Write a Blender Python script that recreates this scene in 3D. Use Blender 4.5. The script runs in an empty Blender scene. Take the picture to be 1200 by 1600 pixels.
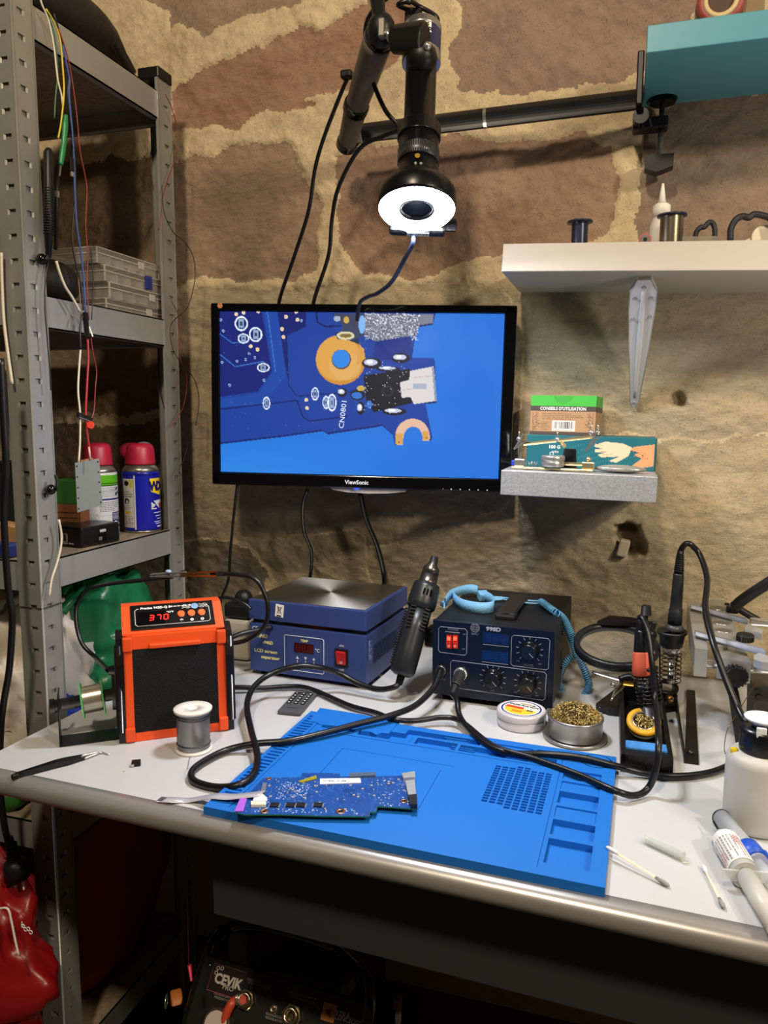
import bpy, bmesh, math, random
import numpy as np
from mathutils import Vector as V, Matrix as M4, noise as mn
from math import sin, cos, pi, radians, sqrt

# ---------------------------------------------------------------- camera
SC = bpy.context.scene
COL = SC.collection
FPX = 1200.0
PITCH, YAW, ROLL = radians(7.27), radians(17.35), radians(0.3)
CAM = V((0, -1.36, 1.20))
FW = V((-sin(YAW)*cos(PITCH), cos(YAW)*cos(PITCH), -sin(PITCH)))
_rt = V((cos(YAW), sin(YAW), 0)); _up = _rt.cross(FW)
RT = cos(ROLL)*_rt + sin(ROLL)*_up
UP = -sin(ROLL)*_rt + cos(ROLL)*_up
cd = bpy.data.cameras.new('camera'); cam = bpy.data.objects.new('camera', cd); COL.objects.link(cam)
cam.matrix_world = M4(((RT.x, UP.x, -FW.x, CAM.x), (RT.y, UP.y, -FW.y, CAM.y), (RT.z, UP.z, -FW.z, CAM.z), (0, 0, 0, 1)))
cd.sensor_fit = 'VERTICAL'; cd.sensor_height = 36; cd.sensor_width = 27; cd.lens = FPX/1600*36
cd.clip_start = 0.02
SC.camera = cam
# ---------------------------------------------------------------- world, lamps, exposure
W = bpy.data.worlds.new('world'); SC.world = W; W.use_nodes = True
W.node_tree.nodes['Background'].inputs[0].default_value = (1.0, 0.80, 0.58, 1)
W.node_tree.nodes['Background'].inputs[1].default_value = 0.03
def lamp(name, loc, watts, col, size):
    l = bpy.data.lights.new(name, 'POINT'); l.energy = watts; l.color = col; l.shadow_soft_size = size
    o = bpy.data.objects.new(name, l); o.location = loc; COL.objects.link(o); return o
lamp('ceiling_lamp', (-0.25, -1.75, 2.62), 105, (1.0, 0.82, 0.60), 0.08)      # warm bulb on the ceiling behind the camera
lamp('side_lamp', (1.35, -1.50, 2.13), 95, (1.0, 0.82, 0.60), 0.08)            # second warm bulb, far right of the frame
lamp('bench_lamp', (0.36, -0.52, 1.26), 3.8, (1.0, 0.92, 0.80), 0.035)         # gooseneck bench lamp just outside the right edge
RING_STRENGTH = 310.0
SC.view_settings.view_transform = 'Standard'; SC.view_settings.look = 'None'
SC.view_settings.gamma = 1; SC.view_settings.use_curve_mapping = False
SC.view_settings.exposure = 0.0
SC.cycles.max_bounces = 8; SC.cycles.transparent_max_bounces = 24
SC.cycles.caustics_reflective = False; SC.cycles.caustics_refractive = False
SC.cycles.sample_clamp_indirect = 6.0
random.seed(7); RNG = np.random.default_rng(7)

# ---------------------------------------------------------------- from a pixel of the photograph to a point at a known depth
def ray(px, py): return (FW*FPX + RT*(px-600) - UP*(py-800))/FPX
def PZ(px, py, z=0.75): d = ray(px, py); return CAM + d*((z-CAM.z)/d.z)
def PY(px, py, y): d = ray(px, py); return CAM + d*((y-CAM.y)/d.y)
def PX(px, py, x): d = ray(px, py); return CAM + d*((x-CAM.x)/d.x)
def PD(px, py, d): return CAM + ray(px, py)*d
def S(p): return (V(p)-CAM).dot(FW)/FPX          # metres per photo pixel at p

# ---------------------------------------------------------------- colours and materials
def lin(h):
    if not isinstance(h, str): return tuple(h)
    h = h.lstrip('#'); c = [int(h[i:i+2], 16)/255 for i in (0, 2, 4)]
    return tuple(x/12.92 if x <= .04045 else ((x+.055)/1.055)**2.4 for x in c)
MATS = {}
def mat(name, col, rough=.5, metal=0., bump=0., bscale=200., var=0., vscale=30., emit=None, es=0., coat=0., trans=0., clear=0., ior=1.45, aniso=0., stretch=None, spec=.5):
    if name in MATS: return MATS[name]
    m = bpy.data.materials.new(name); m.use_nodes = True; MATS[name] = m
    nt = m.node_tree; n = nt.nodes; L = nt.links; b = n['Principled BSDF']; out = n['Material Output']
    c = lin(col)
    b.inputs['Base Color'].default_value = (*c, 1); b.inputs['Roughness'].default_value = rough
    b.inputs['Metallic'].default_value = metal; b.inputs['Coat Weight'].default_value = coat
    b.inputs['Transmission Weight'].default_value = trans; b.inputs['IOR'].default_value = ior
    b.inputs['Specular IOR Level'].default_value = spec; b.inputs['Anisotropic'].default_value = aniso
    if emit is not None:
        b.inputs['Emission Color'].default_value = (*lin(emit), 1); b.inputs['Emission Strength'].default_value = es
    if var or bump:
        tc = n.new('ShaderNodeTexCoord'); vec = tc.outputs['Object']
        if stretch:
            mp = n.new('ShaderNodeMapping'); mp.inputs['Scale'].default_value = stretch; L.new(vec, mp.inputs['Vector']); vec = mp.outputs['Vector']
    if var:
        t = n.new('ShaderNodeTexNoise'); t.inputs['Scale'].default_value = vscale; t.inputs['Detail'].default_value = 5; t.inputs['Roughness'].default_value = .65
        L.new(vec, t.inputs['Vector'])
        r = n.new('ShaderNodeMapRange'); r.inputs[1].default_value = .3; r.inputs[2].default_value = .7; r.inputs[3].default_value = 1-var; r.inputs[4].default_value = 1+var
        L.new(t.outputs[0], r.inputs[0])
        mx = n.new('ShaderNodeVectorMath'); mx.operation = 'SCALE'; mx.inputs[0].default_value = c
        L.new(r.outputs[0], mx.inputs['Scale']); L.new(mx.outputs[0], b.inputs['Base Color'])
    if bump:
        t = n.new('ShaderNodeTexNoise'); t.inputs['Scale'].default_value = bscale; t.inputs['Detail'].default_value = 4
        L.new(vec, t.inputs['Vector'])
        bp = n.new('ShaderNodeBump'); bp.inputs['Strength'].default_value = bump; bp.inputs['Distance'].default_value = .002
        L.new(t.outputs[0], bp.inputs['Height']); L.new(bp.outputs[0], b.inputs['Normal'])
    if clear:
        tr = n.new('ShaderNodeBsdfTransparent'); ms = n.new('ShaderNodeMixShader'); ms.inputs[0].default_value = clear
        L.new(b.outputs[0], ms.inputs[1]); L.new(tr.outputs[0], ms.inputs[2]); L.new(ms.outputs[0], out.inputs['Surface'])
    return m
def attr_mat(name, rough=.5, emis=0., metal=0., bump=0., coat=0.):
    if name in MATS: return MATS[name]
    m = bpy.data.materials.new(name); m.use_nodes = True; MATS[name] = m
    nt = m.node_tree; n = nt.nodes; L = nt.links; b = n['Principled BSDF']
    a = n.new('ShaderNodeAttribute'); a.attribute_name = 'ink'
    b.inputs['Roughness'].default_value = rough; b.inputs['Metallic'].default_value = metal; b.inputs['Coat Weight'].default_value = coat
    L.new(a.outputs['Color'], b.inputs['Base Color'])
    if emis:
        b.inputs['Base Color'].default_value = (.01, .01, .012, 1)
        for l in list(b.inputs['Base Color'].links): L.remove(l)
        L.new(a.outputs['Color'], b.inputs['Emission Color']); b.inputs['Emission Strength'].default_value = emis
    return m

# ---------------------------------------------------------------- mesh builder
class B:
    def __init__(s): s.v = []; s.f = []; s.s = []
    def add(s, vs, fs, sm=False):
        o = len(s.v); s.v += [V(p) for p in vs]
        for f in fs: s.f.append([i+o for i in f]); s.s.append(sm)
        return s
    def box(s, c, d, R=None, bev=0., seg=2):
        hx, hy, hz = [x/2 for x in d]; c = V(c)
        if bev <= 0:
            vs = [V((x, y, z)) for x in (-hx, hx) for y in (-hy, hy) for z in (-hz, hz)]
            fs = [(0, 1, 3, 2), (4, 6, 7, 5), (0, 4, 5, 1), (2, 3, 7, 6), (0, 2, 6, 4), (1, 5, 7, 3)]; sm = False
        else:
            bm = bmesh.new(); bmesh.ops.create_cube(bm, size=1)
            for v in bm.verts: v.co = V((v.co.x*2*hx, v.co.y*2*hy, v.co.z*2*hz))
            bmesh.ops.bevel(bm, geom=bm.edges[:], offset=min(bev, .49*min(d)), segments=seg, affect='EDGES', profile=.5)
            bm.verts.index_update(); vs = [v.co.copy() for v in bm.verts]; fs = [[v.index for v in f.verts] for f in bm.faces]; bm.free(); sm = False
        if R is not None: vs = [R.to_3x3() @ v for v in vs]
        return s.add([v+c for v in vs], fs, sm)
    def rev(s, a, b, prof, n=20, sm=True, caps=True):
        """surface of revolution about a->b; prof = [(t along in metres, radius)]"""
        a = V(a); ax = (V(b)-a).normalized()
        u = ax.orthogonal().normalized(); w = ax.cross(u)
        vs = []
        for t, r in prof:
            for k in range(n):
                an = 2*pi*k/n; vs.append(a+ax*t+(u*cos(an)+w*sin(an))*r)
        fs = []
        for i in range(len(prof)-1):
            for k in range(n):
                k2 = (k+1) % n; fs.append((i*n+k, i*n+k2, (i+1)*n+k2, (i+1)*n+k))
        s.add(vs, fs, sm)
        if caps:
            o = len(s.v)-len(vs)
            s.f.append([o+k for k in range(n)][::-1]); s.s.append(False)
            q = o+(len(prof)-1)*n; s.f.append([q+k for k in range(n)]); s.s.append(False)
        return s
    def cyl(s, a, b, r0, r1=None, n=20, bev=0.):
        L = (V(b)-V(a)).length; r1 = r0 if r1 is None else r1
        if bev: return s.rev(a, b, [(0, r0-bev), (0, r0-bev), (bev*.3, r0-bev*.3), (bev, r0), (bev, r0), (L-bev, r1), (L-bev, r1), (L-bev*.3, r1-bev*.3), (L, r1-bev), (L, r1-bev)], n)
        return s.rev(a, b, [(0, r0), (0, r0), (L, r1), (L, r1)], n, True)
    def lathe(s, c, prof, n=28, caps=True): return s.rev(c, V(c)+V((0, 0, 1)), [(z, r) for r, z in prof], n, True, caps)
    def tube(s, pts, r, n=8, closed=False, smooth=6):
        pts = spline(pts, smooth, closed) if smooth else [V(p) for p in pts]
        N = len(pts); rr = r if isinstance(r, (list, tuple)) else [r]*N
        if len(rr) != N: rr = list(np.interp(np.linspace(0, 1, N), np.linspace(0, 1, len(rr)), rr))
        T = []
        for i in range(N):
            a = pts[i-1] if (i or closed) else pts[i]; b = pts[(i+1) % N] if (i < N-1 or closed) else pts[i]
            d = b-a; T.append(d.normalized() if d.length > 1e-9 else V((0, 0, 1)))
        u = T[0].orthogonal().normalized(); vs = []
        for i in range(N):
            u = (u-T[i]*u.dot(T[i])); u = u.normalized() if u.length > 1e-6 else T[i].orthogonal().normalized()
            w = T[i].cross(u)
            for k in range(n):
                an = 2*pi*k/n; vs.append(pts[i]+(u*cos(an)+w*sin(an))*rr[i])
        fs = []
        for i in range(N if closed else N-1):
            j = (i+1) % N
            for k in range(n):
                k2 = (k+1) % n; fs.append((i*n+k, i*n+k2, j*n+k2, j*n+k))
        o = len(s.v); s.add(vs, fs, True)
        if not closed:
            s.f.append([o+k for k in range(n)][::-1]); s.s.append(False); s.f.append([o+(N-1)*n+k for k in range(n)]); s.s.append(False)
        return s
    def ribbon(s, pts, wv, t=.0006, smooth=6):
        """flat strip through pts; wv = half-width vector (or list of)"""
        P = spline(pts, smooth) if smooth else [V(p) for p in pts]; N = len(P)
        if isinstance(wv, list):
            X = [np.interp(np.linspace(0, 1, N), np.linspace(0, 1, len(wv)), [w[i] for w in wv]) for i in range(3)]
            ws = [V((X[0][i], X[1][i], X[2][i])) for i in range(N)]
        else: ws = [V(wv)]*N
        vs = []
        for i in range(N):
            d = (P[min(i+1, N-1)]-P[max(i-1, 0)]).normalized(); nn = ws[i].cross(d)
            nn = nn.normalized()*t/2 if nn.length > 1e-9 else V((0, 0, t/2))
            vs += [P[i]-ws[i]+nn, P[i]+ws[i]+nn, P[i]+ws[i]-nn, P[i]-ws[i]-nn]
        fs = [(0, 1, 2, 3)]
        for i in range(N-1):
            for k in range(4): fs.append((i*4+k, i*4+(k+1) % 4, i*4+4+(k+1) % 4, i*4+4+k))
        fs.append(((N-1)*4+3, (N-1)*4+2, (N-1)*4+1, (N-1)*4))
        return s.add(vs, fs, True)
    def prism(s, poly, z0, z1, F=None):
        """outline (x,y) extruded z0..z1, optional matrix"""
        n = len(poly); vs = [V((x, y, z0)) for x, y in poly]+[V((x, y, z1)) for x, y in poly]
        if F is not None: vs = [F @ v for v in vs]
        fs = [list(range(n))[::-1], list(range(n, 2*n))]+[(i, (i+1) % n, n+(i+1) % n, n+i) for i in range(n)]
        return s.add(vs, fs)
    def hull8(s, lo, hi):
        """block from two quads (bottom 4 pts, top 4 pts, same order)"""
        return s.add(list(lo)+list(hi), [(3, 2, 1, 0), (4, 5, 6, 7)]+[(i, (i+1) % 4, 4+(i+1) % 4, 4+i) for i in range(4)])
    def ball(s, c, r, n=14, m=8, amp=0., freq=8., seed=0., zmin=None):
        rx, ry, rz = r if isinstance(r, (tuple, list)) else (r, r, r); vs = []; c = V(c)
        for i in range(m+1):
            th = pi*i/m
            for k in range(n):
                ph = 2*pi*k/n; d = V((sin(th)*cos(ph), sin(th)*sin(ph), cos(th)))
                q = 1.0
                if amp:
                    p = V((d.x*rx, d.y*ry, d.z*rz))*freq+V((seed, seed*.7, -seed))
                    q += amp*(1-2.2*abs(mn.fractal(p, 1., 2., 4)))
                p = V((d.x*rx*q, d.y*ry*q, d.z*rz*q))+c
                if zmin is not None: p.z = max(p.z, zmin)
                vs.append(p)
        fs = [(i*n+k, (i+1)*n+k, (i+1)*n+(k+1) % n, i*n+(k+1) % n) for i in range(m) for k in range(n)]
        return s.add(vs, fs, True)
    def torus(s, c, ax, R, r, n=32, m=8):
        ax = V(ax).normalized(); u = ax.orthogonal().normalized(); w = ax.cross(u)
        return s.tube([V(c)+(u*cos(2*pi*k/n)+w*sin(2*pi*k/n))*R for k in range(n)], r, m, True, 0)
    def xf(s, F):
        s.v = [F @ v for v in s.v]; return s
    def build(s, name, m, parent=None, W=False, kind=None, label=None, org=None):
        vs = s.v
        if parent is not None:
            if W: I = ROOTM[parent.name].inverted(); vs = [I @ v for v in vs]
        else:
            if org is None:
                xs = [v.x for v in vs]; ys = [v.y for v in vs]; org = V(((min(xs)+max(xs))/2, (min(ys)+max(ys))/2, min(v.z for v in vs)))
            vs = [v-org for v in vs]
        me = bpy.data.meshes.new(name); me.from_pydata([tuple(v) for v in vs], [], s.f)
        me.polygons.foreach_set('use_smooth', s.s); me.materials.append(m); me.update()
        o = bpy.data.objects.new(name, me); COL.objects.link(o)
        if parent is not None: o.parent = parent; ROOTM[o.name] = ROOTM[parent.name]
        else: o.location = org; ROOTM[o.name] = M4.Translation(org)
        if kind: o['kind'] = kind
        if label: o['label'] = label
        return o
def spline(pts, k=6, closed=False):
    P = [V(p) for p in pts]; n = len(P); out = []
    if n < 3: return P
    for i in range(n if closed else n-1):
        p1, p2 = P[i], P[(i+1) % n]; p0 = P[i-1] if (i or closed) else p1*2-p2; p3 = P[(i+2) % n] if (i < n-2 or closed) else p2*2-p1
        for j in range(k):
            t = j/k; out.append(.5*((2*p1)+(p2-p0)*t+(2*p0-5*p1+4*p2-p3)*t*t+(3*p1-p0-3*p2+p3)*t**3))
    if not closed: out.append(P[-1])
    return out
ROOTM = {}
def tag(o, label, cat, group=None, kind=None):
    o['label'] = label; o['category'] = cat
    if group: o['group'] = group
    if kind: o['kind'] = kind
    return o
def thing(name, label, cat, F, group=None):
    o = bpy.data.objects.new(name, None); COL.objects.link(o); o.empty_display_size = .03
    if not isinstance(F, M4): F = M4.Translation(V(F))
    o.matrix_world = F; ROOTM[o.name] = F
    return tag(o, label, cat, group)
def at(p, rz=0.): return M4.Translation(V(p)) @ M4.Rotation(rz, 4, 'Z')
def frame(o, x, y=None, z=None):
    """matrix with local x along x; y given (or z given)"""
    x = V(x).normalized()
    if y is not None: z = x.cross(V(y)).normalized(); y = z.cross(x)
    else: y = V(z).cross(x).normalized(); z = x.cross(y)
    o = V(o)
    return M4(((x.x, y.x, z.x, o.x), (x.y, y.y, z.y, o.y), (x.z, y.z, z.z, o.z), (0, 0, 0, 1)))
def text(s, size, F, m, parent, W=False, align='CENTER', ext=.00015, sx=1., name='lettering', shear=0., bold=0.):
    c = bpy.data.curves.new('t', 'FONT'); c.body = s; c.size = size; c.align_x = align; c.align_y = 'CENTER'; c.extrude = ext; c.resolution_u = 2; c.shear = shear; c.offset = bold*size
    o = bpy.data.objects.new('t', c); me = bpy.data.meshes.new_from_object(o)
    me.name = name; bpy.data.objects.remove(o); bpy.data.curves.remove(c)
    A = F @ M4.Diagonal((sx, 1, 1, 1))
    if W: A = ROOTM[parent.name].inverted() @ A
    me.transform(A); me.materials.clear(); me.materials.append(m)
    o = bpy.data.objects.new(name, me); COL.objects.link(o); o.parent = parent; ROOTM[o.name] = ROOTM[parent.name]
    return o

# ---------------------------------------------------------------- flat print: a small raster carried by a fine mesh
class Img:
    def __init__(s, w, h, bg):
        s.w, s.h = w, h; s.a = np.zeros((h, w, 3)); s.a[:] = lin(bg); s.y, s.x = np.mgrid[0:h, 0:w]+.5
    def put(s, m, c, al=1.): s.a[m] = s.a[m]*(1-al)+np.array(lin(c))*al; return s
    def rect(s, x0, y0, x1, y1, c, al=1.): return s.put((s.x >= x0) & (s.x < x1) & (s.y >= y0) & (s.y < y1), c, al)
    def pmask(s, P):
        m = np.zeros(s.x.shape, bool); n = len(P)
        for i in range(n):
            (xa, ya), (xb, yb) = P[i], P[(i+1) % n]
            if ya == yb: continue
            m ^= ((ya > s.y) != (yb > s.y)) & (s.x < (xb-xa)*(s.y-ya)/(yb-ya)+xa)
        return m
    def poly(s, P, c, al=1.): return s.put(s.pmask(P), c, al)
    def ell(s, x, y, rx, ry, c, al=1., inner=0.):
        d = ((s.x-x)/rx)**2+((s.y-y)/ry)**2; return s.put((d <= 1) & (d >= inner*inner), c, al)
    def line(s, P, w, c, al=1.):
        for (xa, ya), (xb, yb) in zip(P[:-1], P[1:]):
            dx, dy = xb-xa, yb-ya; L = dx*dx+dy*dy or 1e-9
            t = np.clip(((s.x-xa)*dx+(s.y-ya)*dy)/L, 0, 1)
            s.put((s.x-xa-t*dx)**2+(s.y-ya-t*dy)**2 <= w*w/4, c, al)
        return s
    def speck(s, n, c, x0, y0, x1, y1, r=1., al=1.):
        for _ in range(n):
            rr = r*random.uniform(.4, 1.2); s.ell(random.uniform(x0, x1), random.uniform(y0, y1), rr, rr, c, al)
        return s
    def lines_of_text(s, x0, y0, x1, y1, n, c, al=.8):
        for i in range(n):
            y = y0+(y1-y0)*(i+.5)/n; x = x0; h = (y1-y0)/n*.25
            end = x1-(x1-x0)*random.choice((0, .05, .3))
            while x < end:
                w = random.uniform(.03, .12)*(x1-x0); s.rect(x, y-h, min(x+w, end), y+h, c, al); x += w+.02*(x1-x0)
        return s
def decal(img, fn, name, m, parent, W=False, cells=None):
    """print img on the surface fn(u,v) -> point (v up)"""
    h, w = img.a.shape[:2]
    vs = [V(fn((i+.5)/w, 1-(j+.5)/h)) if False else V(fn(i/(w-1), 1-j/(h-1))) for j in range(h) for i in range(w)]
    b = B(); b.v = vs; b.f = [(j*w+i, (j+1)*w+i, (j+1)*w+i+1, j*w+i+1) for j in range(h-1) for i in range(w-1)]; b.s = [True]*len(b.f)
    o = b.build(name, m, parent, W)
    at_ = o.data.attributes.new('ink', 'FLOAT_COLOR', 'POINT')
    at_.data.foreach_set('color', np.concatenate([img.a.reshape(-1, 3), np.ones((w*h, 1))], 1).ravel().astype(np.float32))
    return o
def flat(o, x, y): o, x, y = V(o), V(x), V(y); return lambda u, v: o+x*u+y*v

# ---------------------------------------------------------------- numpy noise
_P = RNG.permutation(512); _G = RNG.random(512)
def vnoise(x, y):
    xi = np.floor(x).astype(int); yi = np.floor(y).astype(int); fx = x-xi; fy = y-yi
    fx = fx*fx*(3-2*fx); fy = fy*fy*(3-2*fy)
    g = lambda a, b: _G[(_P[(a+_P[b % 512]) % 512])]
    return (g(xi, yi)*(1-fx)+g(xi+1, yi)*fx)*(1-fy)+(g(xi, yi+1)*(1-fx)+g(xi+1, yi+1)*fx)*fy-.5
def fbm(x, y, o=4, g=.5):
    s = 0; a = 1.
    for i in range(o): s = s+a*vnoise(x+17*i, y+31*i); x, y, a = x*2.03, y*2.03, a*g
    return s
def inpoly(X, Y, P):
    m = np.zeros(X.shape, bool); n = len(P)
    for i in range(n):
        (xa, ya), (xb, yb) = P[i], P[(i+1) % n]
        if ya == yb: continue
        m ^= ((ya > Y) != (yb > Y)) & (X < (xb-xa)*(Y-ya)/(yb-ya)+xa)
    return m

# shared materials
STEEL = mat('galvanised_steel', '#9a9a94', .40, .45, bump=.05, bscale=60, var=.12, vscale=12)
BLACK = mat('black_plastic', '#121214', .42, spec=.4)
BLACKG = mat('black_gloss', '#08080a', .12, spec=.5)
BLACKM = mat('black_matt_metal', '#17181a', .38, .3)
CABLE = mat('black_cable', '#111114', .33)
CHROME = mat('chrome', '#cfcdc8', .22, .85)
ALU = mat('brushed_aluminium', '#b9bab8', .34, .9, bump=.06, bscale=300)
WHITEP = mat('white_print', '#e9e9e4', .6)
YELP = mat('yellow_print', '#e6dc6a', .6)
INK = attr_mat('print', .5)
INKG = attr_mat('gloss_print', .22)
BRASS = mat('brass', '#b08d45', .28, 1.)
# ================================================================ the setting
def wall_off(X, Z):
    """the wall leans away a little towards the table"""
    t = np.clip((1.06-Z)/.28, 0, 1); t = t*t*(3-2*t)
    a = np.clip((.25-X)/.5, 0, 1)
    return t*(.02+.055*a)
STONES = [  # outline in photo pixels on the wall plane, colour, streak
    ([(190, -40), (480, -40), (478, 8), (455, 18), (405, 17), (368, 34), (318, 56), (309, 44), (285, 34), (268, 44), (250, 20)], '#927f6b', 0),
    ([(262, 138), (308, 112), (345, 88), (420, 76), (453, 58), (476, 42), (492, 42), (520, 30), (570, 8), (600, -30), (648, -30), (640, 60), (622, 92), (590, 120), (520, 143), (484, 148), (500, 158), (470, 168), (448, 176), (432, 182), (412, 177), (385, 192), (366, 201), (330, 194), (262, 202)], '#9a7660', 1),
    ([(262, 258), (300, 240), (345, 232), (375, 225), (455, 228), (478, 262), (484, 296), (500, 318), (490, 352), (503, 390), (492, 424), (455, 438), (420, 430), (372, 440), (330, 432), (262, 452)], '#9a836d', 1),
    ([(522, 236), (556, 222), (640, 228), (705, 214), (800, 218), (900, 205), (948, 222), (962, 290), (955, 340), (935, 376), (860, 392), (760, 402), (700, 420), (640, 438), (560, 424), (538, 392), (520, 330)], '#9a7e6a', 0),
    ([(712, -30), (1090, -30), (1080, 60), (1012, 112), (940, 128), (870, 148), (800, 152), (716, 148), (700, 96), (712, 40)], '#8f7b6d', 0),
    ([(1002, 196), (1060, 150), (1240, 130), (1240, 420), (1000, 420), (992, 330), (996, 250)], '#8c7a6c', 0),
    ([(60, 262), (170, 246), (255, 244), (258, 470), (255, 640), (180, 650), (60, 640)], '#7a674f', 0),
    ([(262, 462), (330, 446), (450, 448), (560, 440), (690, 436), (800, 452), (830, 640), (830, 800), (640, 880), (500, 880), (380, 880), (262, 850)], '#ab9c82', 2),
    ([(796, 450), (940, 440), (1240, 436), (1240, 690), (1100, 700), (960, 690), (806, 700)], '#ae9f86', 2),
    ([(800, 690), (960, 680), (1100, 690), (1240, 680), (1240, 1100), (560, 1100), (540, 852), (640, 842), (790, 796)], '#b3a487', 2),
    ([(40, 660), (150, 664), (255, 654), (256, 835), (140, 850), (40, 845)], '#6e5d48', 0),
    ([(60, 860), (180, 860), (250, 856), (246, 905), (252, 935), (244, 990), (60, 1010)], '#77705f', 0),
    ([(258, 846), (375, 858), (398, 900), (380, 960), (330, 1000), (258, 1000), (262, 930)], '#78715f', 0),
    ([(370, 846), (500, 838), (562, 836), (562, 1100), (300, 1100), (340, 1008), (392, 965), (410, 905)], '#ab9c82', 2)]
def wall_mat(name, col, streak=0, warm='#8a7048'):
    m = bpy.data.materials.new(name); m.use_nodes = True; nt = m.node_tree; n = nt.nodes; L = nt.links; b = n['Principled BSDF']
    b.inputs['Roughness'].default_value = .92; b.inputs['Specular IOR Level'].default_value = .2
    tc = n.new('ShaderNodeTexCoord')
    def noise(scale, det=6, rough=.6, sc=None, rot=0.):
        t = n.new('ShaderNodeTexNoise'); t.inputs['Scale'].default_value = scale; t.inputs['Detail'].default_value = det; t.inputs['Roughness'].default_value = rough
        v = tc.outputs['Object']
        if sc:
            mp = n.new('ShaderNodeMapping'); mp.inputs['Scale'].default_value = sc; mp.inputs['Rotation'].default_value = (0, rot, 0); L.new(v, mp.inputs[0]); v = mp.outputs[0]
        L.new(v, t.inputs['Vector']); return t
    def ramp(src, a, b_):
        r = n.new('ShaderNodeMapRange'); r.inputs[1].default_value = a; r.inputs[2].default_value = b_; r.clamp = True; L.new(src, r.inputs[0]); return r.outputs[0]
    def mix(f, c1, c2):
        x = n.new('ShaderNodeMix'); x.data_type = 'RGBA'; L.new(f, x.inputs['Factor'])
        for k, c in ((6, c1), (7, c2)):
            if hasattr(c, 'links') or hasattr(c, 'is_output'): L.new(c, x.inputs[k])
            else: x.inputs[k].default_value = (*c, 1)
        return x.outputs[2]
    c = np.array(lin(col)); w = np.array(lin(warm))
    big = noise(7, 5, .62, (1, 1, 1.5) if not streak else (1, 1, 3.0), .35 if streak == 1 else .12)
    fine = noise(70, 6, .7, (.7, 1, 2.2) if streak else None, .4)
    grain = noise(330, 4, .75)
    c0 = mix(ramp(big.outputs[0], .38, .66), tuple(c*.88), tuple(c*.55+w*.5))
    c1 = mix(ramp(fine.outputs[0], .52, .74), c0, tuple(c*1.22+.01))
    c2 = mix(ramp(grain.outputs[0], .57, .68), c1, tuple(c*.45))
    L.new(c2, b.inputs['Base Color'])
    ad = n.new('ShaderNodeMath'); ad.operation = 'MULTIPLY_ADD'; ad.inputs[1].default_value = .5
    L.new(grain.outputs[0], ad.inputs[0]); L.new(fine.outputs[0], ad.inputs[2])
    bp = n.new('ShaderNodeBump'); bp.inputs['Strength'].default_value = .8; bp.inputs['Distance'].default_value = .004
    L.new(ad.outputs[0], bp.inputs['Height']); L.new(bp.outputs[0], b.inputs['Normal'])
    return m
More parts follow.
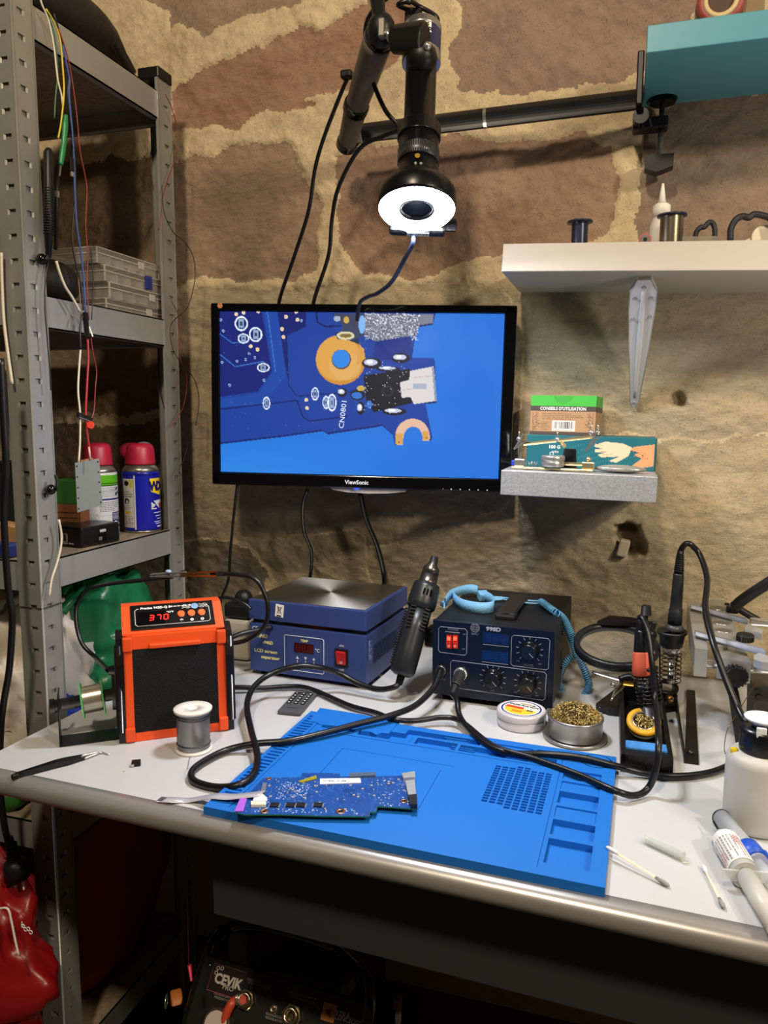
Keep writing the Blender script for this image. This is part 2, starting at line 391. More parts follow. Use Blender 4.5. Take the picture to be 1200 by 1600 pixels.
def make_wall():
    st = .0031; xs = np.arange(-1.62, .46, st); zs = np.arange(.60, 2.0, st)
    X, Z = np.meshgrid(xs, zs)
    jit = np.zeros(X.shape); jit[1:-1, 1:-1] = 1; X = X+jit*RNG.uniform(-.36, .36, X.shape)*st; Z = Z+jit*RNG.uniform(-.36, .36, X.shape)*st
    off = wall_off(X, Z)
    h = .016*fbm(X*3.1, Z*3.1, 3)+.006*fbm(X*16, Z*20, 3)+.0032*fbm(X*60, Z*75, 3, .6)
    wx = X+.016*fbm(X*22, Z*22, 4, .6); wz = Z+.016*fbm(X*22+50, Z*22+9, 4, .6)
    idx = -np.ones(X.shape, int)
    for i, (P, c, s) in enumerate(STONES):
        Q = [(p.x, p.z) for p in (PY(x, y, 0.0) for x, y in P)]
        idx[inpoly(wx, wz, Q)] = i
    lim = np.isin(idx, [7, 8, 9, 13, 6, 10])
    mort = (idx < 0).astype(float)
    # joints between the plain lower stones are shallow and sunk, mortar higher up is smeared proud
    for _ in range(2):
        mort = (mort+np.roll(mort, 1, 0)+np.roll(mort, -1, 0)+np.roll(mort, 1, 1)+np.roll(mort, -1, 1))/5
    up = np.clip((Z-1.30)/.1, 0, 1)
    h = h+mort*(.0045*up-.005*(1-up))
    # knocked-out holes
    for (hx, hy, rx, rz, d) in ((1056, 622, .009, .010, .025), (988, 846, .018, .024, .045), (985, 833, .022, .008, .02)):
        p = PY(hx, hy, 0.); q = ((wx-p.x)/rx)**2+((wz-p.z)/rz)**2
        h = h-d*np.clip(1.5-q, 0, 1)
    e = np.minimum.reduce([X-xs[0], xs[-1]-X, Z-zs[0], zs[-1]-Z]); h = h*np.clip(e/.03, 0, 1)
    Yv = off-h+.004
    H, Wd = X.shape; co = np.stack([X, Yv, Z], -1).reshape(-1, 3)
    i0 = (np.arange(H-1)[:, None]*Wd+np.arange(Wd-1)[None]).ravel()
    quads = np.stack([i0, i0+1, i0+1+Wd, i0+Wd], 1)
    fid = idx.reshape(-1)[quads]; fs = np.where((fid == fid[:, :1]).all(1), fid[:, 0], -1)
    def sub(sel, name, m, parent=None):
        q = quads[sel]; u, inv = np.unique(q, return_inverse=True)
        me = bpy.data.meshes.new(name); me.from_pydata(co[u].tolist(), [], inv.reshape(-1, 4).tolist())
        me.polygons.foreach_set('use_smooth', [True]*len(q)); me.materials.append(m); me.update()
        o = bpy.data.objects.new(name, me); COL.objects.link(o); o.parent = parent; return o
    mm = wall_mat('mortar', '#c9b592', 0, '#dfcda6')
    wl = sub(fs == -1, 'wall_back', mm); wl['kind'] = 'structure'; ROOTM[wl.name] = M4.Identity(4)
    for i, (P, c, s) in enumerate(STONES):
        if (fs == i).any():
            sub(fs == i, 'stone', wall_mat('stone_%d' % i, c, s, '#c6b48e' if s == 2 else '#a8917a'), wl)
    # the rest of the wall beyond the detailed area
    b = B(); y = .004
    def q(x0, x1, z0, z1, ya, yb): b.add([(x0, ya, z0), (x1, ya, z0), (x1, yb, z1), (x0, yb, z1)], [(0, 1, 2, 3)])
    lo = .004+.075
    q(-2.4, 1.4, -.0, .60, lo, lo); q(-2.4, 1.4, zs[-1], 2.8, y, y); q(-2.4, xs[0], .6, zs[-1], y, y); q(xs[-1], 1.4, .6, zs[-1], y, y)
    b.build('plaster', mm, wl, W=True)
make_wall()
b = B(); b.box((-.5, -1.3, -.03), (3.8, 2.9, .06)); o = b.build('floor', mat('concrete_floor', '#4d463c', .85, bump=.3, bscale=60, var=.25, vscale=8)); o['kind'] = 'structure'
# grey back box left in the socket hole
p = PY(974, 856, .018)
b = B().box(p, (.018, .02, .03), R=M4.Rotation(.2, 4, 'Y'), bev=.003)
tag(b.build('cable_stub', mat('old_plaster', '#b7ab93', .9, bump=.4, bscale=150)), 'broken pale filler left in the hole of the stone wall', 'filler')

# ---------------------------------------------------------------- table
TR = radians(-2.6)
def make_table():
    O = V((-.22, -.655, 0)); F = at(O, TR)
    t = thing('workbench', 'white topped workbench with rounded silver front edge along the stone wall', 'table', F)
    I = F.inverted(); lx = (I @ V((-.785, -.63, 0))).x; w0, w1, dp = lx, .75, .685
    top = mat('white_laminate', '#bfc1c3', .34, var=.02, vscale=9)
    B().box(((w0+w1)/2, .012+dp/2, .739), (w1-w0, dp, .022), bev=.001).build('tabletop', top, t)
    # half-round silver front band
    R_ = .0135; pr = [(0, .7505)]+[(-R_*sin(a), .7365+.0135*cos(a)) for a in np.linspace(0, pi, 11)]+[(.012, .722), (.012, .7500)]
    pr = [(.012, .7504)]+[(.003-R_*sin(a)*1.0, .7368+.0136*cos(a)) for a in np.linspace(0, pi, 12)]+[(.012, .7232)]
    bb = B(); n = len(pr)
    bb.add([(x, y, z) for x in (w0, w1) for y, z in pr], [tuple(range(n)), tuple(range(n, 2*n))[::-1]])
    bb.add([(x, y, z) for x in (w0, w1) for y, z in pr], [(i, n+i, n+(i+1) % n, (i+1) % n) for i in range(n)], True)
    bb.build('edge_band', mat('silver_edge', '#a9a6a3', .32, .55, bump=.05, bscale=40), t)
    dk = mat('dark_grey_panel', '#2d2e33', .55)
    B().box((.355, .05, .665), (1.17, .018, .125)).build('apron', dk, t)
    B().box((.355, .62, .68), (1.17, .016, .09)).build('back_rail', dk, t)
    [B().box((xx, yy, .3638), (.034, .042, .7276), bev=.002).build('leg', dk, t) for xx, yy in ((-.345, .30), (.93, .30))]
    return t
make_table()

# ---------------------------------------------------------------- shelving unit
SX = -.80; FYP = -.466; BYP = -.088; SLEV = [1.757, 1.367, .984, .578, .178]
def upright(parent, x, y, sx, sy, z1, joint):
    """L-shaped upright with punched slots; corner at (x,y); flanges run to x+sx*w and y+sy*w"""
    w = .040 if sx*sy else .037; t = .0016; b = B(); lip = B(); pitch = .0327
    def flange(P):   # P(a,z,d): a along the flange, d inward depth
        def quad(a0, a1, z0, z1_):
            b.add([P(a0, z0, 0), P(a1, z0, 0), P(a1, z1_, 0), P(a0, z1_, 0)], [(0, 1, 2, 3)]); b.add([P(a0, z0, t), P(a1, z0, t), P(a1, z1_, t), P(a0, z1_, t)], [(3, 2, 1, 0)])
        z = .02; quad(0, w, 0, z)
        while z < z1:
            zt = min(z+pitch, z1); s0, s1 = z+.010, z+.0175; a0, a1 = .010, .0235
            if zt-z < pitch*.9: quad(0, w, z, zt); z = zt; continue
            quad(0, w, z, s0); quad(0, w, s1, zt); quad(0, a0, s0, s1); quad(a1, w, s0, s1)
            for p, q in (((a0, s0), (a1, s0)), ((a1, s0), (a1, s1)), ((a1, s1), (a0, s1)), ((a0, s1), (a0, s0))):
                b.add([P(*p, 0), P(*q, 0), P(*q, .004), P(*p, .004)], [(0, 1, 2, 3)])
            b.add([P(a1, s0, .0036), P(a1, s1, .0036), P(a0, s1, .0036), P(a0, s0, .0036)], [(0, 1, 2, 3)])
            lip.add([P(a1, s0, -.0002), P(a1, s1, -.0002), P(a1-.0028, s1, .0016), P(a1-.0028, s0, .0016)], [(0, 1, 2, 3)])
            z = zt
        # returned outer edge
        b.add([P(w, 0, 0), P(w, z1, 0), P(w, z1, .006), P(w, 0, .006)], [(0, 1, 2, 3)])
        b.add([P(w-.0022, 0, -.0006), P(w-.0022, z1, -.0006), P(w, z1, -.0006), P(w, 0, -.0006)], [(0, 1, 2, 3)])
    flange(lambda a, z, d: V((x+sx*a, y+sy*d, z)))
    flange(lambda a, z, d: V((x+sx*d, y+sy*a, z)))
    b.cyl((x+sx*.0006, y+sy*.0006, 0), (x+sx*.0006, y+sy*.0006, z1), .0018, n=8)
    o = b.build('upright', STEEL, parent, W=True)
    lip.build('slot_lip', mat('bright_steel', '#8a8a85', .5, .5), o, W=True, kind='stuff')
    if joint:
        j = B(); zz = joint
        j.box((x+sx*w/2, y-sy*.0008, zz), (w, .0012, .0016)).box((x-sx*.0008, y+sy*w/2, zz), (.0012, w, .0016)); j.build('joint', mat('seam_steel', '#55564f', .5, .6), o, W=True)
    return o
def make_shelving():
    t = thing('shelving_unit', 'galvanised steel shelving unit with slotted uprights left of the workbench', 'shelf', (SX-.02, FYP, 0))
    upright(t, SX, FYP, -1, 1, 1.95, .916)
    u = upright(t, SX, BYP, -1, -1, 1.778, .9)
    c = B().box((SX-.019, BYP-.019, 1.7865), (.043, .043, .02), bev=.003); c.build('end_cap', BLACK, u, W=True)
    upright(t, -1.70, FYP, 1, 1, 1.95, 0); upright(t, -1.70, BYP, 1, -1, 1.78, 0)
    board = mat('chipboard', '#8f7c62', .85, var=.3, vscale=120, bump=.2)
    bst = mat('shelf_steel', '#a9aaa8', .38, .5, bump=.04, bscale=30, var=.1, vscale=6)
    for z in SLEV:
        B().box((-1.25, (FYP+BYP)/2, z-.010), (.886, abs(FYP-BYP)-.012, .009)).build('shelf_board', board, t, W=True)
        H = .047
        def beam(a, b_, n_):    # C-section from a to b_, n_ inward
            a, b_, n_ = V(a), V(b_), V(n_); q = B()
            for (d0, d1, z0, z1) in ((0, .002, z-H, z), (0, .012, z-H, z-H+.002), (0, .004, z-.002, z)):
                q.hull8([a+n_*d0+V((0, 0, z0)), b_+n_*d0+V((0, 0, z0)), b_+n_*d1+V((0, 0, z0)), a+n_*d1+V((0, 0, z0))], [a+n_*d0+V((0, 0, z1)), b_+n_*d0+V((0, 0, z1)), b_+n_*d1+V((0, 0, z1)), a+n_*d1+V((0, 0, z1))])
            return q.build('beam', bst, t, W=True)
        beam((SX-.003, FYP+.003, 0), (SX-.003, BYP-.003, 0), (-1, 0, 0)); beam((-1.697, FYP+.003, 0), (-1.697, BYP-.003, 0), (1, 0, 0))
        beam((-1.69, FYP+.003, 0), (SX-.006, FYP+.003, 0), (0, 1, 0)); beam((-1.69, BYP-.003, 0), (SX-.006, BYP-.003, 0), (0, -1, 0))
    return t
make_shelving()

# ---------------------------------------------------------------- wall shelves
def make_shelves():
    # teal shelf
    z0, z1, y0 = 1.6845, 1.7195, -.20
    t = tag(B().box(((.0045+.85)/2, y0/2-.004, (z0+z1)/2), (.8455, abs(y0)-.008, z1-z0), bev=.0012).build('wall_shelf', mat('teal_paint', '#4f93a5', .38)), 'teal painted wall shelf at the upper right, holding the clamp', 'shelf')
    # white shelf, sagging a little to the right
    a = PY(783, 424, -.206); c = PY(1200, 422, -.206); d = (c-a); d.y = 0
    F = frame(a, d, y=(0, 1, 0)); L = .86; tk = .039
    w = thing('wall_shelf', 'thick white wall shelf carried by a steel bracket right of the microscope', 'shelf', F)
    B().box((L/2, .101, tk/2), (L, .20, tk), bev=.0012).build('board', mat('white_shelf', '#bdb5aa', .38), w)
    # bracket: plate under the board, channel strut down to the wall
    top = PZ(1007, 437, 1.393); bot = PY(991, 632, -.008)
    ax = (bot-top); nrm = V((0, -1, -.6)); F = frame(top, ax, z=(ax.cross(V((1, 0, 0)))))
    if F.col[2].y > 0: F = frame(top, ax, z=-(ax.cross(V((1, 0, 0)))))
    Lb = ax.length; g = mat('bracket_white', '#c9c9cc', .35)
    br = B()
    prof = [(0, .010), (.02, .019), (.045, .0195), (Lb*.55, .0145), (Lb-.006, .0075), (Lb+.004, .004)]
    pl = [(x, y) for x, y in prof]+[(x, -y) for x, y in prof[::-1]]
    br.prism(pl, 0, .0016, F)
    for s in (-1, 1):
        for i in range(len(prof)-1):
            (xa, ya), (xb, yb) = prof[i], prof[i+1]
            br.hull8([F @ V((xa, s*ya, -.010)), F @ V((xb, s*yb, -.010)), F @ V((xb, s*(yb-.0015), -.010)), F @ V((xa, s*(ya-.0015), -.010))], [F @ V((xa, s*ya, .0016)), F @ V((xb, s*yb, .0016)), F @ V((xb, s*(yb-.0015), .0016)), F @ V((xa, s*(ya-.0015), .0016))])
    br.tube([F @ V((.018, 0, .001)), F @ V((Lb*.5, 0, .0012)), F @ V((Lb*.93, 0, .001))], [.0035, .0045, .0025], 8)
    bo = br.build('bracket', g, w, W=True)
    for x, y in ((.012, 0), (.030, .011), (.030, -.011), (.062, .012), (.066, -.012), (Lb-.006, 0)):
        B().cyl(F @ V((x, y, .001)), F @ V((x, y, .0038)), .0034, .002, 10).build('screw', mat('screw', '#b0b0b2', .35, .5), bo, W=True)
    # grey flecked shelf
    a = PY(781.5, 773, -.2); c = PY(1025, 786, -.2); d = c-a; F = frame(a, d, y=(0, 1, 0)); L = d.length; tk = .0375
    m = mat('silver_fleck', '#a2a5a8', .38, .35, bump=.25, bscale=420, var=.22, vscale=330)
    o = B().box((0, 0, 0), (L, .198, tk), bev=.001); o.xf(F @ M4.Translation((L/2, .099, tk/2)))
    tag(o.build('wall_shelf', m), 'small silver-grey flecked wall shelf right of the monitor', 'shelf')
    return F, L, tk
GF, GL, GT = make_shelves()
# ================================================================ monitor
def make_monitor():
    yl, yr = -.163, -.050
    TL, TRr, BR, BL = PY(328, 473, yl), PY(805, 477, yr), PY(801, 770, yr), PY(333, 757, yl)
    x = (TRr-TL+BR-BL); z = (TL-BL+TRr-BR); c = (TL+TRr+BR+BL)/4
    F = frame(c, x, y=z)          # local x right, y up, z towards the camera
    if F.col[2].xyz.dot(CAM-c) < 0: F = frame(c, x, y=-z)
    w, h = x.length/2, z.length/2
    t = thing('monitor', 'black widescreen monitor showing a magnified blue circuit board', 'monitor', F)
    b = B(); b.box((0, 0, -.014), (w, h, .026), bev=.004); b.build('housing', mat('monitor_black', '#0b0b0d', .16), t)
    bz = [(343, 487), (786, 490), (781, 747), (346, 738)]
    I = F.inverted()
    def on(px, py): d = ray(px, py); n = F.col[2].xyz; k = (c-CAM).dot(n)/d.dot(n); return I @ (CAM+d*k)
    q = [on(*p) for p in bz]; sx0, sx1 = (q[0].x+q[3].x)/2, (q[1].x+q[2].x)/2; sy1, sy0 = (q[0].y+q[1].y)/2, (q[2].y+q[3].y)/2
    # bezel frame proud of the panel
    fr = B(); fr.box((0, (sy1+h/2)/2, .001), (w-.003, h/2-sy1-.002, .006), bev=.0015); fr.box((0, (sy0-h/2)/2, .001), (w-.003, sy0+h/2-.002, .006), bev=.0015)
    fr.box(((sx0-w/2)/2, 0, .001), (sx0+w/2-.002, h-.004, .006), bev=.0015); fr.box(((sx1+w/2)/2, 0, .001), (w/2-sx1-.002, h-.004, .006), bev=.0015)
    fr.build('bezel', mat('monitor_gloss', '#060608', .10, coat=.4), t)
    im = Img(420, 238, '#1b74d8'); k = 420/1052; sx = lambda x: (x-56)*k; sy = lambda y: (y-68)*k*1.0
    P = lambda pts: [(sx(a), sy(b)) for a, b in pts]
    # soft change of the mat in the picture
    g = np.clip((im.x-210)/210, 0, 1)[..., None]; im.a[:] = im.a*(1-.30*g)+.30*g*np.array(lin('#0f5fce'))
    g = np.clip((im.y-180)/60, 0, 1)[..., None]*np.clip((250-im.x)/200, 0, 1)[..., None]; im.a[:] = im.a*(1-.35*g)+.35*g*np.array(lin('#3b95ea'))
    bg = im.a.copy()
    navy, mid, deep = '#0c2b86', '#14459f', '#0a1c66'
    board = [(40, 60), (860, 60), (850, 110), (790, 120), (775, 235), (860, 235), (870, 390), (830, 395), (858, 515), (848, 540), (825, 520), (790, 470), (755, 500), (752, 548), (722, 550), (712, 510), (672, 478), (640, 485), (560, 498), (468, 514), (448, 502), (300, 526), (50, 560)]
    im.poly(P(board), deep); im.poly(P([(a-3, b_-6) for a, b_ in board]), '#123c98')
    im.poly(P([(40, 60), (215, 60), (255, 285), (200, 360), (40, 385)]), '#0a1c70'); im.poly(P([(270, 60), (380, 60), (380, 120), (310, 150), (318, 300), (300, 290), (270, 90)]), '#0a1a6a')
    im.poly(P([(225, 70), (262, 280), (205, 368), (40, 395), (40, 425), (220, 405), (310, 300), (275, 70)]), mid)
    im.line(P([(380, 70), (380, 120), (310, 155), (318, 335), (350, 375), (560, 355)]), 1.3, '#071456'); im.line(P([(420, 70), (425, 105), (455, 120), (510, 118)]), 2.2, '#071456')
    im.line(P([(40, 430), (220, 408), (350, 390), (372, 450), (398, 466), (540, 445)]), 2.0, '#071660')
    im.line(P([(56, 225), (115, 270), (220, 250), (235, 262)]), 1.6, '#2f6fc4'); im.line(P([(56, 150), (105, 184), (160, 178)]), 1.4, '#2f6fc4'); im.line(P([(238, 70), (268, 285)]), .8, '#4b86cf')
    for i in range(150): im.speck(1, random.choice(['#2c66c0', '#1a4aa8', '#3d7bd0', '#7fb2ee']), sx(60), sy(70), sx(700), sy(520), .55, .6)
    for x, y in ((148, 73), (120, 79), (203, 68), (307, 87), (293, 131), (298, 160), (350, 97), (345, 68), (174, 195), (200, 206), (385, 388), (388, 418)): im.ell(sx(x), sy(y), 2.7, 2.7, '#f3e3c4'); im.ell(sx(x), sy(y), 1.3, 1.3, '#f0b060')
    for x, y in ((62, 100), (70, 140), (122, 250), (155, 243), (190, 236), (168, 222), (93, 338), (225, 318), (65, 255), (365, 100), (190, 130), (230, 400)): im.ell(sx(x), sy(y), 2., 2., '#9cc4ee', 1, .55)
    def pad(x, y, rx, ry):
        im.ell(sx(x), sy(y), rx*k, ry*k, '#e8f2ff', 1, .78)
        im.rect(sx(x-rx*.4), sy(y-ry*.6), sx(x+rx*.4), sy(y+ry*.6), '#8fa6c8'); im.rect(sx(x-rx*.2), sy(y-ry*.25), sx(x+rx*.2), sy(y+ry*.25), '#2c3f5c')
    for a in ((139, 113, 25, 27), (193, 152, 25, 27), (147, 167, 22, 18), (222, 272, 24, 16), (234, 403, 14, 24), (418, 365, 14, 24), (482, 396, 17, 32), (460, 396, 13, 24)): pad(*a)
    im.ell(sx(512), sy(240), 92*k, 90*k, '#c98a2c'); im.ell(sx(505), sy(235), 84*k, 82*k, '#d9a04a'); im.ell(sx(530), sy(262), 60*k, 52*k, '#dfae66', .6)
    im.poly(P([(490, 145), (520, 140), (600, 200), (602, 235), (570, 260), (585, 180)]), '#d59a45'); im.poly(P([(488, 140), (565, 140), (585, 185), (540, 168), (500, 165)]), '#16264e')
    im.ell(sx(515), sy(238), 36*k, 36*k, '#5a3c10'); im.ell(sx(514), sy(236), 33*k, 33*k, '#2b83de')
    # braided connector at the top
    im.poly(P([(595, 74), (850, 74), (850, 104), (800, 112), (790, 150), (640, 172), (600, 150)]), '#77798a')
    for i in range(900): im.ell(random.uniform(sx(600), sx(800)), random.uniform(sy(72), sy(165)), .9, .7, random.choice(['#d8dce8', '#4a4c58', '#25262e', '#b9bdcc', '#f2f4ff']), .9)
    im.poly(P([(485, 74), (600, 74), (600, 150), (560, 168), (500, 165), (520, 120)]), '#39405c'); im.ell(sx(532), sy(96), 4, 5, '#c9a24a'); im.ell(sx(498), sy(92), 5, 4, '#a9b0c4'); im.ell(sx(590), sy(112), 5, 13, '#7fb4ea'); im.ell(sx(530), sy(152), 13, 6, '#d8cfa8'); im.ell(sx(530), sy(152), 9, 3, '#7c6a30')
    im.poly(P([(640, 172), (770, 150), (778, 238), (630, 238)]), '#0d2b80')
    # USB connector
    im.poly(P([(598, 295), (770, 268), (780, 392), (640, 428), (612, 395)]), '#0a0b12'); im.ell(sx(690), sy(350), 9, 9, '#20222c'); im.ell(sx(690), sy(350), 5, 5, '#0d0e14')
    im.poly(P([(770, 276), (858, 258), (872, 382), (788, 396), (774, 370), (742, 374), (734, 318), (768, 308)]), '#d9d3d2'); im.poly(P([(850, 262), (858, 258), (872, 382), (864, 384)]), '#8c95ad'); im.rect(sx(782), sy(322), sx(832), sy(342), '#9aa5c0', .8)
    im.line(P([(785, 300), (860, 292)]), .8, '#b9a9a2'); im.line(P([(745, 345), (785, 340)]), .8, '#b0a29b')
    for (x, y, rx, ry) in ((628, 250, 36, 20), (735, 230, 34, 18), (690, 270, 44, 10), (590, 415, 14, 24), (715, 424, 44, 14), (520, 358, 18, 17)):
        im.ell(sx(x), sy(y), rx*k, ry*k, '#14151f'); im.ell(sx(x-4), sy(y-3), rx*.7*k, ry*.55*k, '#c3cbe0'); im.ell(sx(x-rx*.2), sy(y-4), rx*.3*k, ry*.3*k, '#ffffff')
    im.ell(sx(578), sy(366), 11, 8, '#1a1410'); im.ell(sx(590), sy(342), 6, 4, '#c8a64e'); im.ell(sx(575), sy(368), 8, 5, '#2c70c8'); im.ell(sx(622), sy(400), 4, 6, '#3a78cc')
    im.speck(90, '#e6ecfa', sx(600), sy(240), sx(770), sy(430), .5)
    # fork-shaped pad
    im.ell(sx(785), sy(515), 64*k, 66*k, '#e0b79c'); im.rect(sx(722), sy(505), sx(750), sy(543), '#d6a04e'); im.rect(sx(822), sy(495), sx(846), sy(527), '#d6a04e')
    mk = (((im.x-sx(787))/(36*k))**2+((im.y-sy(523))/(45*k))**2 <= 1) | ((im.x > sx(751)) & (im.x < sx(823)) & (im.y > sy(523))) | (im.y > sy(546)) & (im.x > sx(690)) | (im.x > sx(822)) & (im.y > sy(530))
    mk &= (im.x > sx(690)); im.a[mk] = bg[mk]; im.ell(sx(735), sy(536), 1.2, 1.2, '#7a5a20'); im.ell(sx(838), sy(518), 1.2, 1.2, '#7a5a20')
    decal(im, flat((sx0, sy0, .0012), (sx1-sx0, 0, 0), (0, sy1-sy0, 0)), 'screen', attr_mat('lit_screen', .3, 1.05), t)
    fx = lambda x: sx0+(sx1-sx0)*(x-56)/1052; fy = lambda y: sy1-(sy1-sy0)*(y-68)/600
    glow = mat('lit_letters', '#111111', .4, emit='#e9f2ff', es=1.0)
    text('CN0801', .0125, M4.Translation((fx(524), fy(440), .0014)) @ M4.Rotation(radians(84), 4, 'Z'), glow, t, sx=1.15)
    wp = mat('bezel_print', '#c9ccd2', .5)
    text('ViewSonic', .0098, M4.Translation((fx(580), sy0-.0125, .0043)), wp, t, bold=.02)
    B().box((fx(580), sy0-.0235, .0045), (.009, .0022, .001)).build('power_light', mat('blue_led', '#103080', .3, emit='#2c4cff', es=1.6), t)
    for i, x in enumerate((905, 935, 968, 1003, 1035, 1068)):
        B().cyl((fx(x), sy0-.0195, .0040), (fx(x), sy0-.0195, .0046), .0011 if i else .0005, n=8).build('button_mark', wp, t)
    # bird logo, a tiny block of three coloured marks at the top left corner
    lg = B(); lx, ly = sx0+.0015, sy1+.0085
    lg.box((lx, ly, .0042), (.009, .0022, .0006)).box((lx-.002, ly+.003, .0042), (.003, .003, .0006)).box((lx+.002, ly+.003, .0042), (.003, .003, .0006)).box((lx, ly-.0028, .0042), (.006, .0018, .0006))
    lg.build('emblem', mat('emblem_orange', '#d98a5a', .5), t, kind='stuff')
    # pale curved strip under the bezel and wall mount behind
    s = B(); y0 = -h/2; s.prism([(-.055, y0+.002), (.085, y0+.002), (.080, y0-.004), (.05, y0-.0075), (.015, y0-.0088), (-.02, y0-.0075), (-.045, y0-.004)], -.012, -.004)
    s.build('chin_strip', mat('pale_strip', '#cfcfd0', .3), t)
    m_ = B().box((0, 0, -.042), (.12, .12, .03), bev=.004); m_.build('mount', BLACKM, t)
    # arm back to the wall
    pw = V((c.x+.02, .006, c.z)); a = B().tube([F @ V((0, 0, -.055)), pw], .018, 10, smooth=0); a.build('wall_arm', BLACKM, t, W=True)
    return t
make_monitor()

# ================================================================ microscope on its arm
def make_microscope():
    R0 = PD(651, 330, 1.0); top = PY(660, 46, R0.y+.083)
    ax = (top-R0); L = ax.length; ax.normalize()
    # tilt so that the lit face leans to the camera
    F = frame(R0, RT, y=FW)
    z = ax; x = RT-ax*RT.dot(ax); F = frame(R0, x, z=z)
    t = thing('microscope', 'black video microscope with glowing ring light hanging over the circuit board', 'microscope', F)
    bl = mat('microscope_black', '#15161a', .30, .35); sil = mat('microscope_silver', '#b5b6b8', .3, .85)
    O = V((0, 0, 0)); Z = V((0, 0, 1))
    k = S(R0)
    # ring light
    rh = B().rev(O, Z, [(.004, .049), (.002, .0502), (.006, .0515), (.018, .0515), (.026, .050), (.034, .044), (.043, .034), (.048, .029)], 40); rh.build('ring_light_housing', bl, t)
    led = B(); n = 48; prof = [(.0025, .0495), (-.0012, .047), (-.0018, .038), (-.0010, .0275), (.003, .0245)]
    led.rev(O, Z, prof, n, caps=False); led.build('ring_light_diffuser', mat('ring_glow', '#ffffff', .4, emit='#f2f6ff', es=RING_STRENGTH), t)
    inner = B().rev(O, Z, [(.003, .0245), (.0, .0225), (.002, .0195), (.012, .0185), (.012, .0165), (.006, .0160)], 40, caps=False); inner.build('lens_barrel', bl, t)
    B().rev(O, Z, [(.0075, .0), (.0075, .0001), (.0085, .010), (.0100, .0165)], 32, caps=False).build('lens', mat('lens_glass', '#101a2c', .03, coat=1.), t)
    lk = L
    def sec(z0, z1, r, name, m, n=32, bev=.0012): return B().cyl((0, 0, z0), (0, 0, z1), r, n=n, bev=bev).build(name, m, t)
    sec(.046, .068, .0262, 'lower_sleeve', bl)
    kn = B(); n = 60
    kn.rev(O, Z, [(.068, .0265), (.068, .0272), (.086, .0272), (.086, .0265)], n); o = kn.build('knurled_ring', mat('knurled', '#55575c', .35, .8), t)
    rb = B()
    for i in range(60):
        a = 2*pi*i/60; rb.box((.0273*cos(a), .0273*sin(a), .077), (.0008, .0012, .017), R=M4.Rotation(a, 4, 'Z'))
    rb.build('knurl', MATS['knurled'], o, kind='stuff')
    sec(.086, .104, .0268, 'focus_sleeve', bl); sec(.104, .122, .0290, 'collar', bl)
    sec(.122, L-.052, .0208, 'tube', bl); sec(L-.055, L-.040, .0262, 'camera_base', sil); 
    sec(L-.040, L-.008, .0258, 'camera_body', mat('camera_blue', '#1d2b6e', .3, .4)); sec(L-.008, L+.002, .0262, 'camera_top', sil)
    lb = B(); F2 = lambda a, z: V((.0262*sin(a), -.0262*cos(a), z)); da = .5
    for i in range(6): lb.add([F2(-.15+.1*i, L-.026), F2(-.05+.1*i, L-.026), F2(-.05+.1*i, L-.010), F2(-.15+.1*i, L-.010)], [(0, 1, 2, 3)], True)
    lo = lb.build('label', WHITEP, t)
    text('HD', .006, M4.Translation((.008, -.0256, L-.0215)) @ M4.Rotation(.3, 4, 'Z') @ M4.Rotation(pi/2, 4, 'X'), BLACK, lo, ext=.0006)
    text('<', .010, M4.Translation((.006, -.0258, L-.0145)) @ M4.Rotation(.2, 4, 'Z') @ M4.Rotation(pi/2, 4, 'X'), BLACK, lo, ext=.0006)
    B().cyl((-.002, -.026, .060), (-.002, -.0292, .060), .0034, n=14).build('set_screw', BRASS, t)
    for i in (-.004, .003): B().cyl((i, -.0262, .0505), (i, -.0275, .0505), .0018, n=10).build('pin', CHROME, t)
    # control box of the light, on the far rim
    cb = B().box((.003, .052, .010), (.078, .018, .024), bev=.005); c = cb.build('dimmer_box', BLACK, t)
    B().box((.004, .052, -.0022), (.030, .008, .0006)).build('barcode_label', WHITEP, c)
    bc = B()
    for i in range(12): bc.box((-.008+i*.0022, .052, -.0026), (random.choice((.0006, .0012)), .005, .0002))
    bc.build('barcode', BLACK, c, kind='stuff')
    B().cyl((.040, .050, .012), (.056, .050, .012), .0085, n=16, bev=.001).build('dimmer_knob', BLACK, c)
    # camera plugs
    B().box((-.013, .0, L+.016), (.024, .016, .026), bev=.003).build('plug', BLACK, t); B().cyl((.004, 0, L), (.004, 0, L+.020), .006, .004, 12).build('plug', sil, t)
    # holder ring + ball joint
    hb = B().cyl((-.040, -.020, L-.036), (.004, -.036, L-.046), .0175, .0205, 24, bev=.004); hb.build('clamp_head', BLACK, t)
    B().ball((0.0, -.020, L-.062), (.021, .02, .02)).build('holder', BLACK, t)
    B().ball((.006, -.040, L-.062), .0055).build('lock_pin', CHROME, t)
    return t, F, L
MS, MF, MLEN = make_microscope()
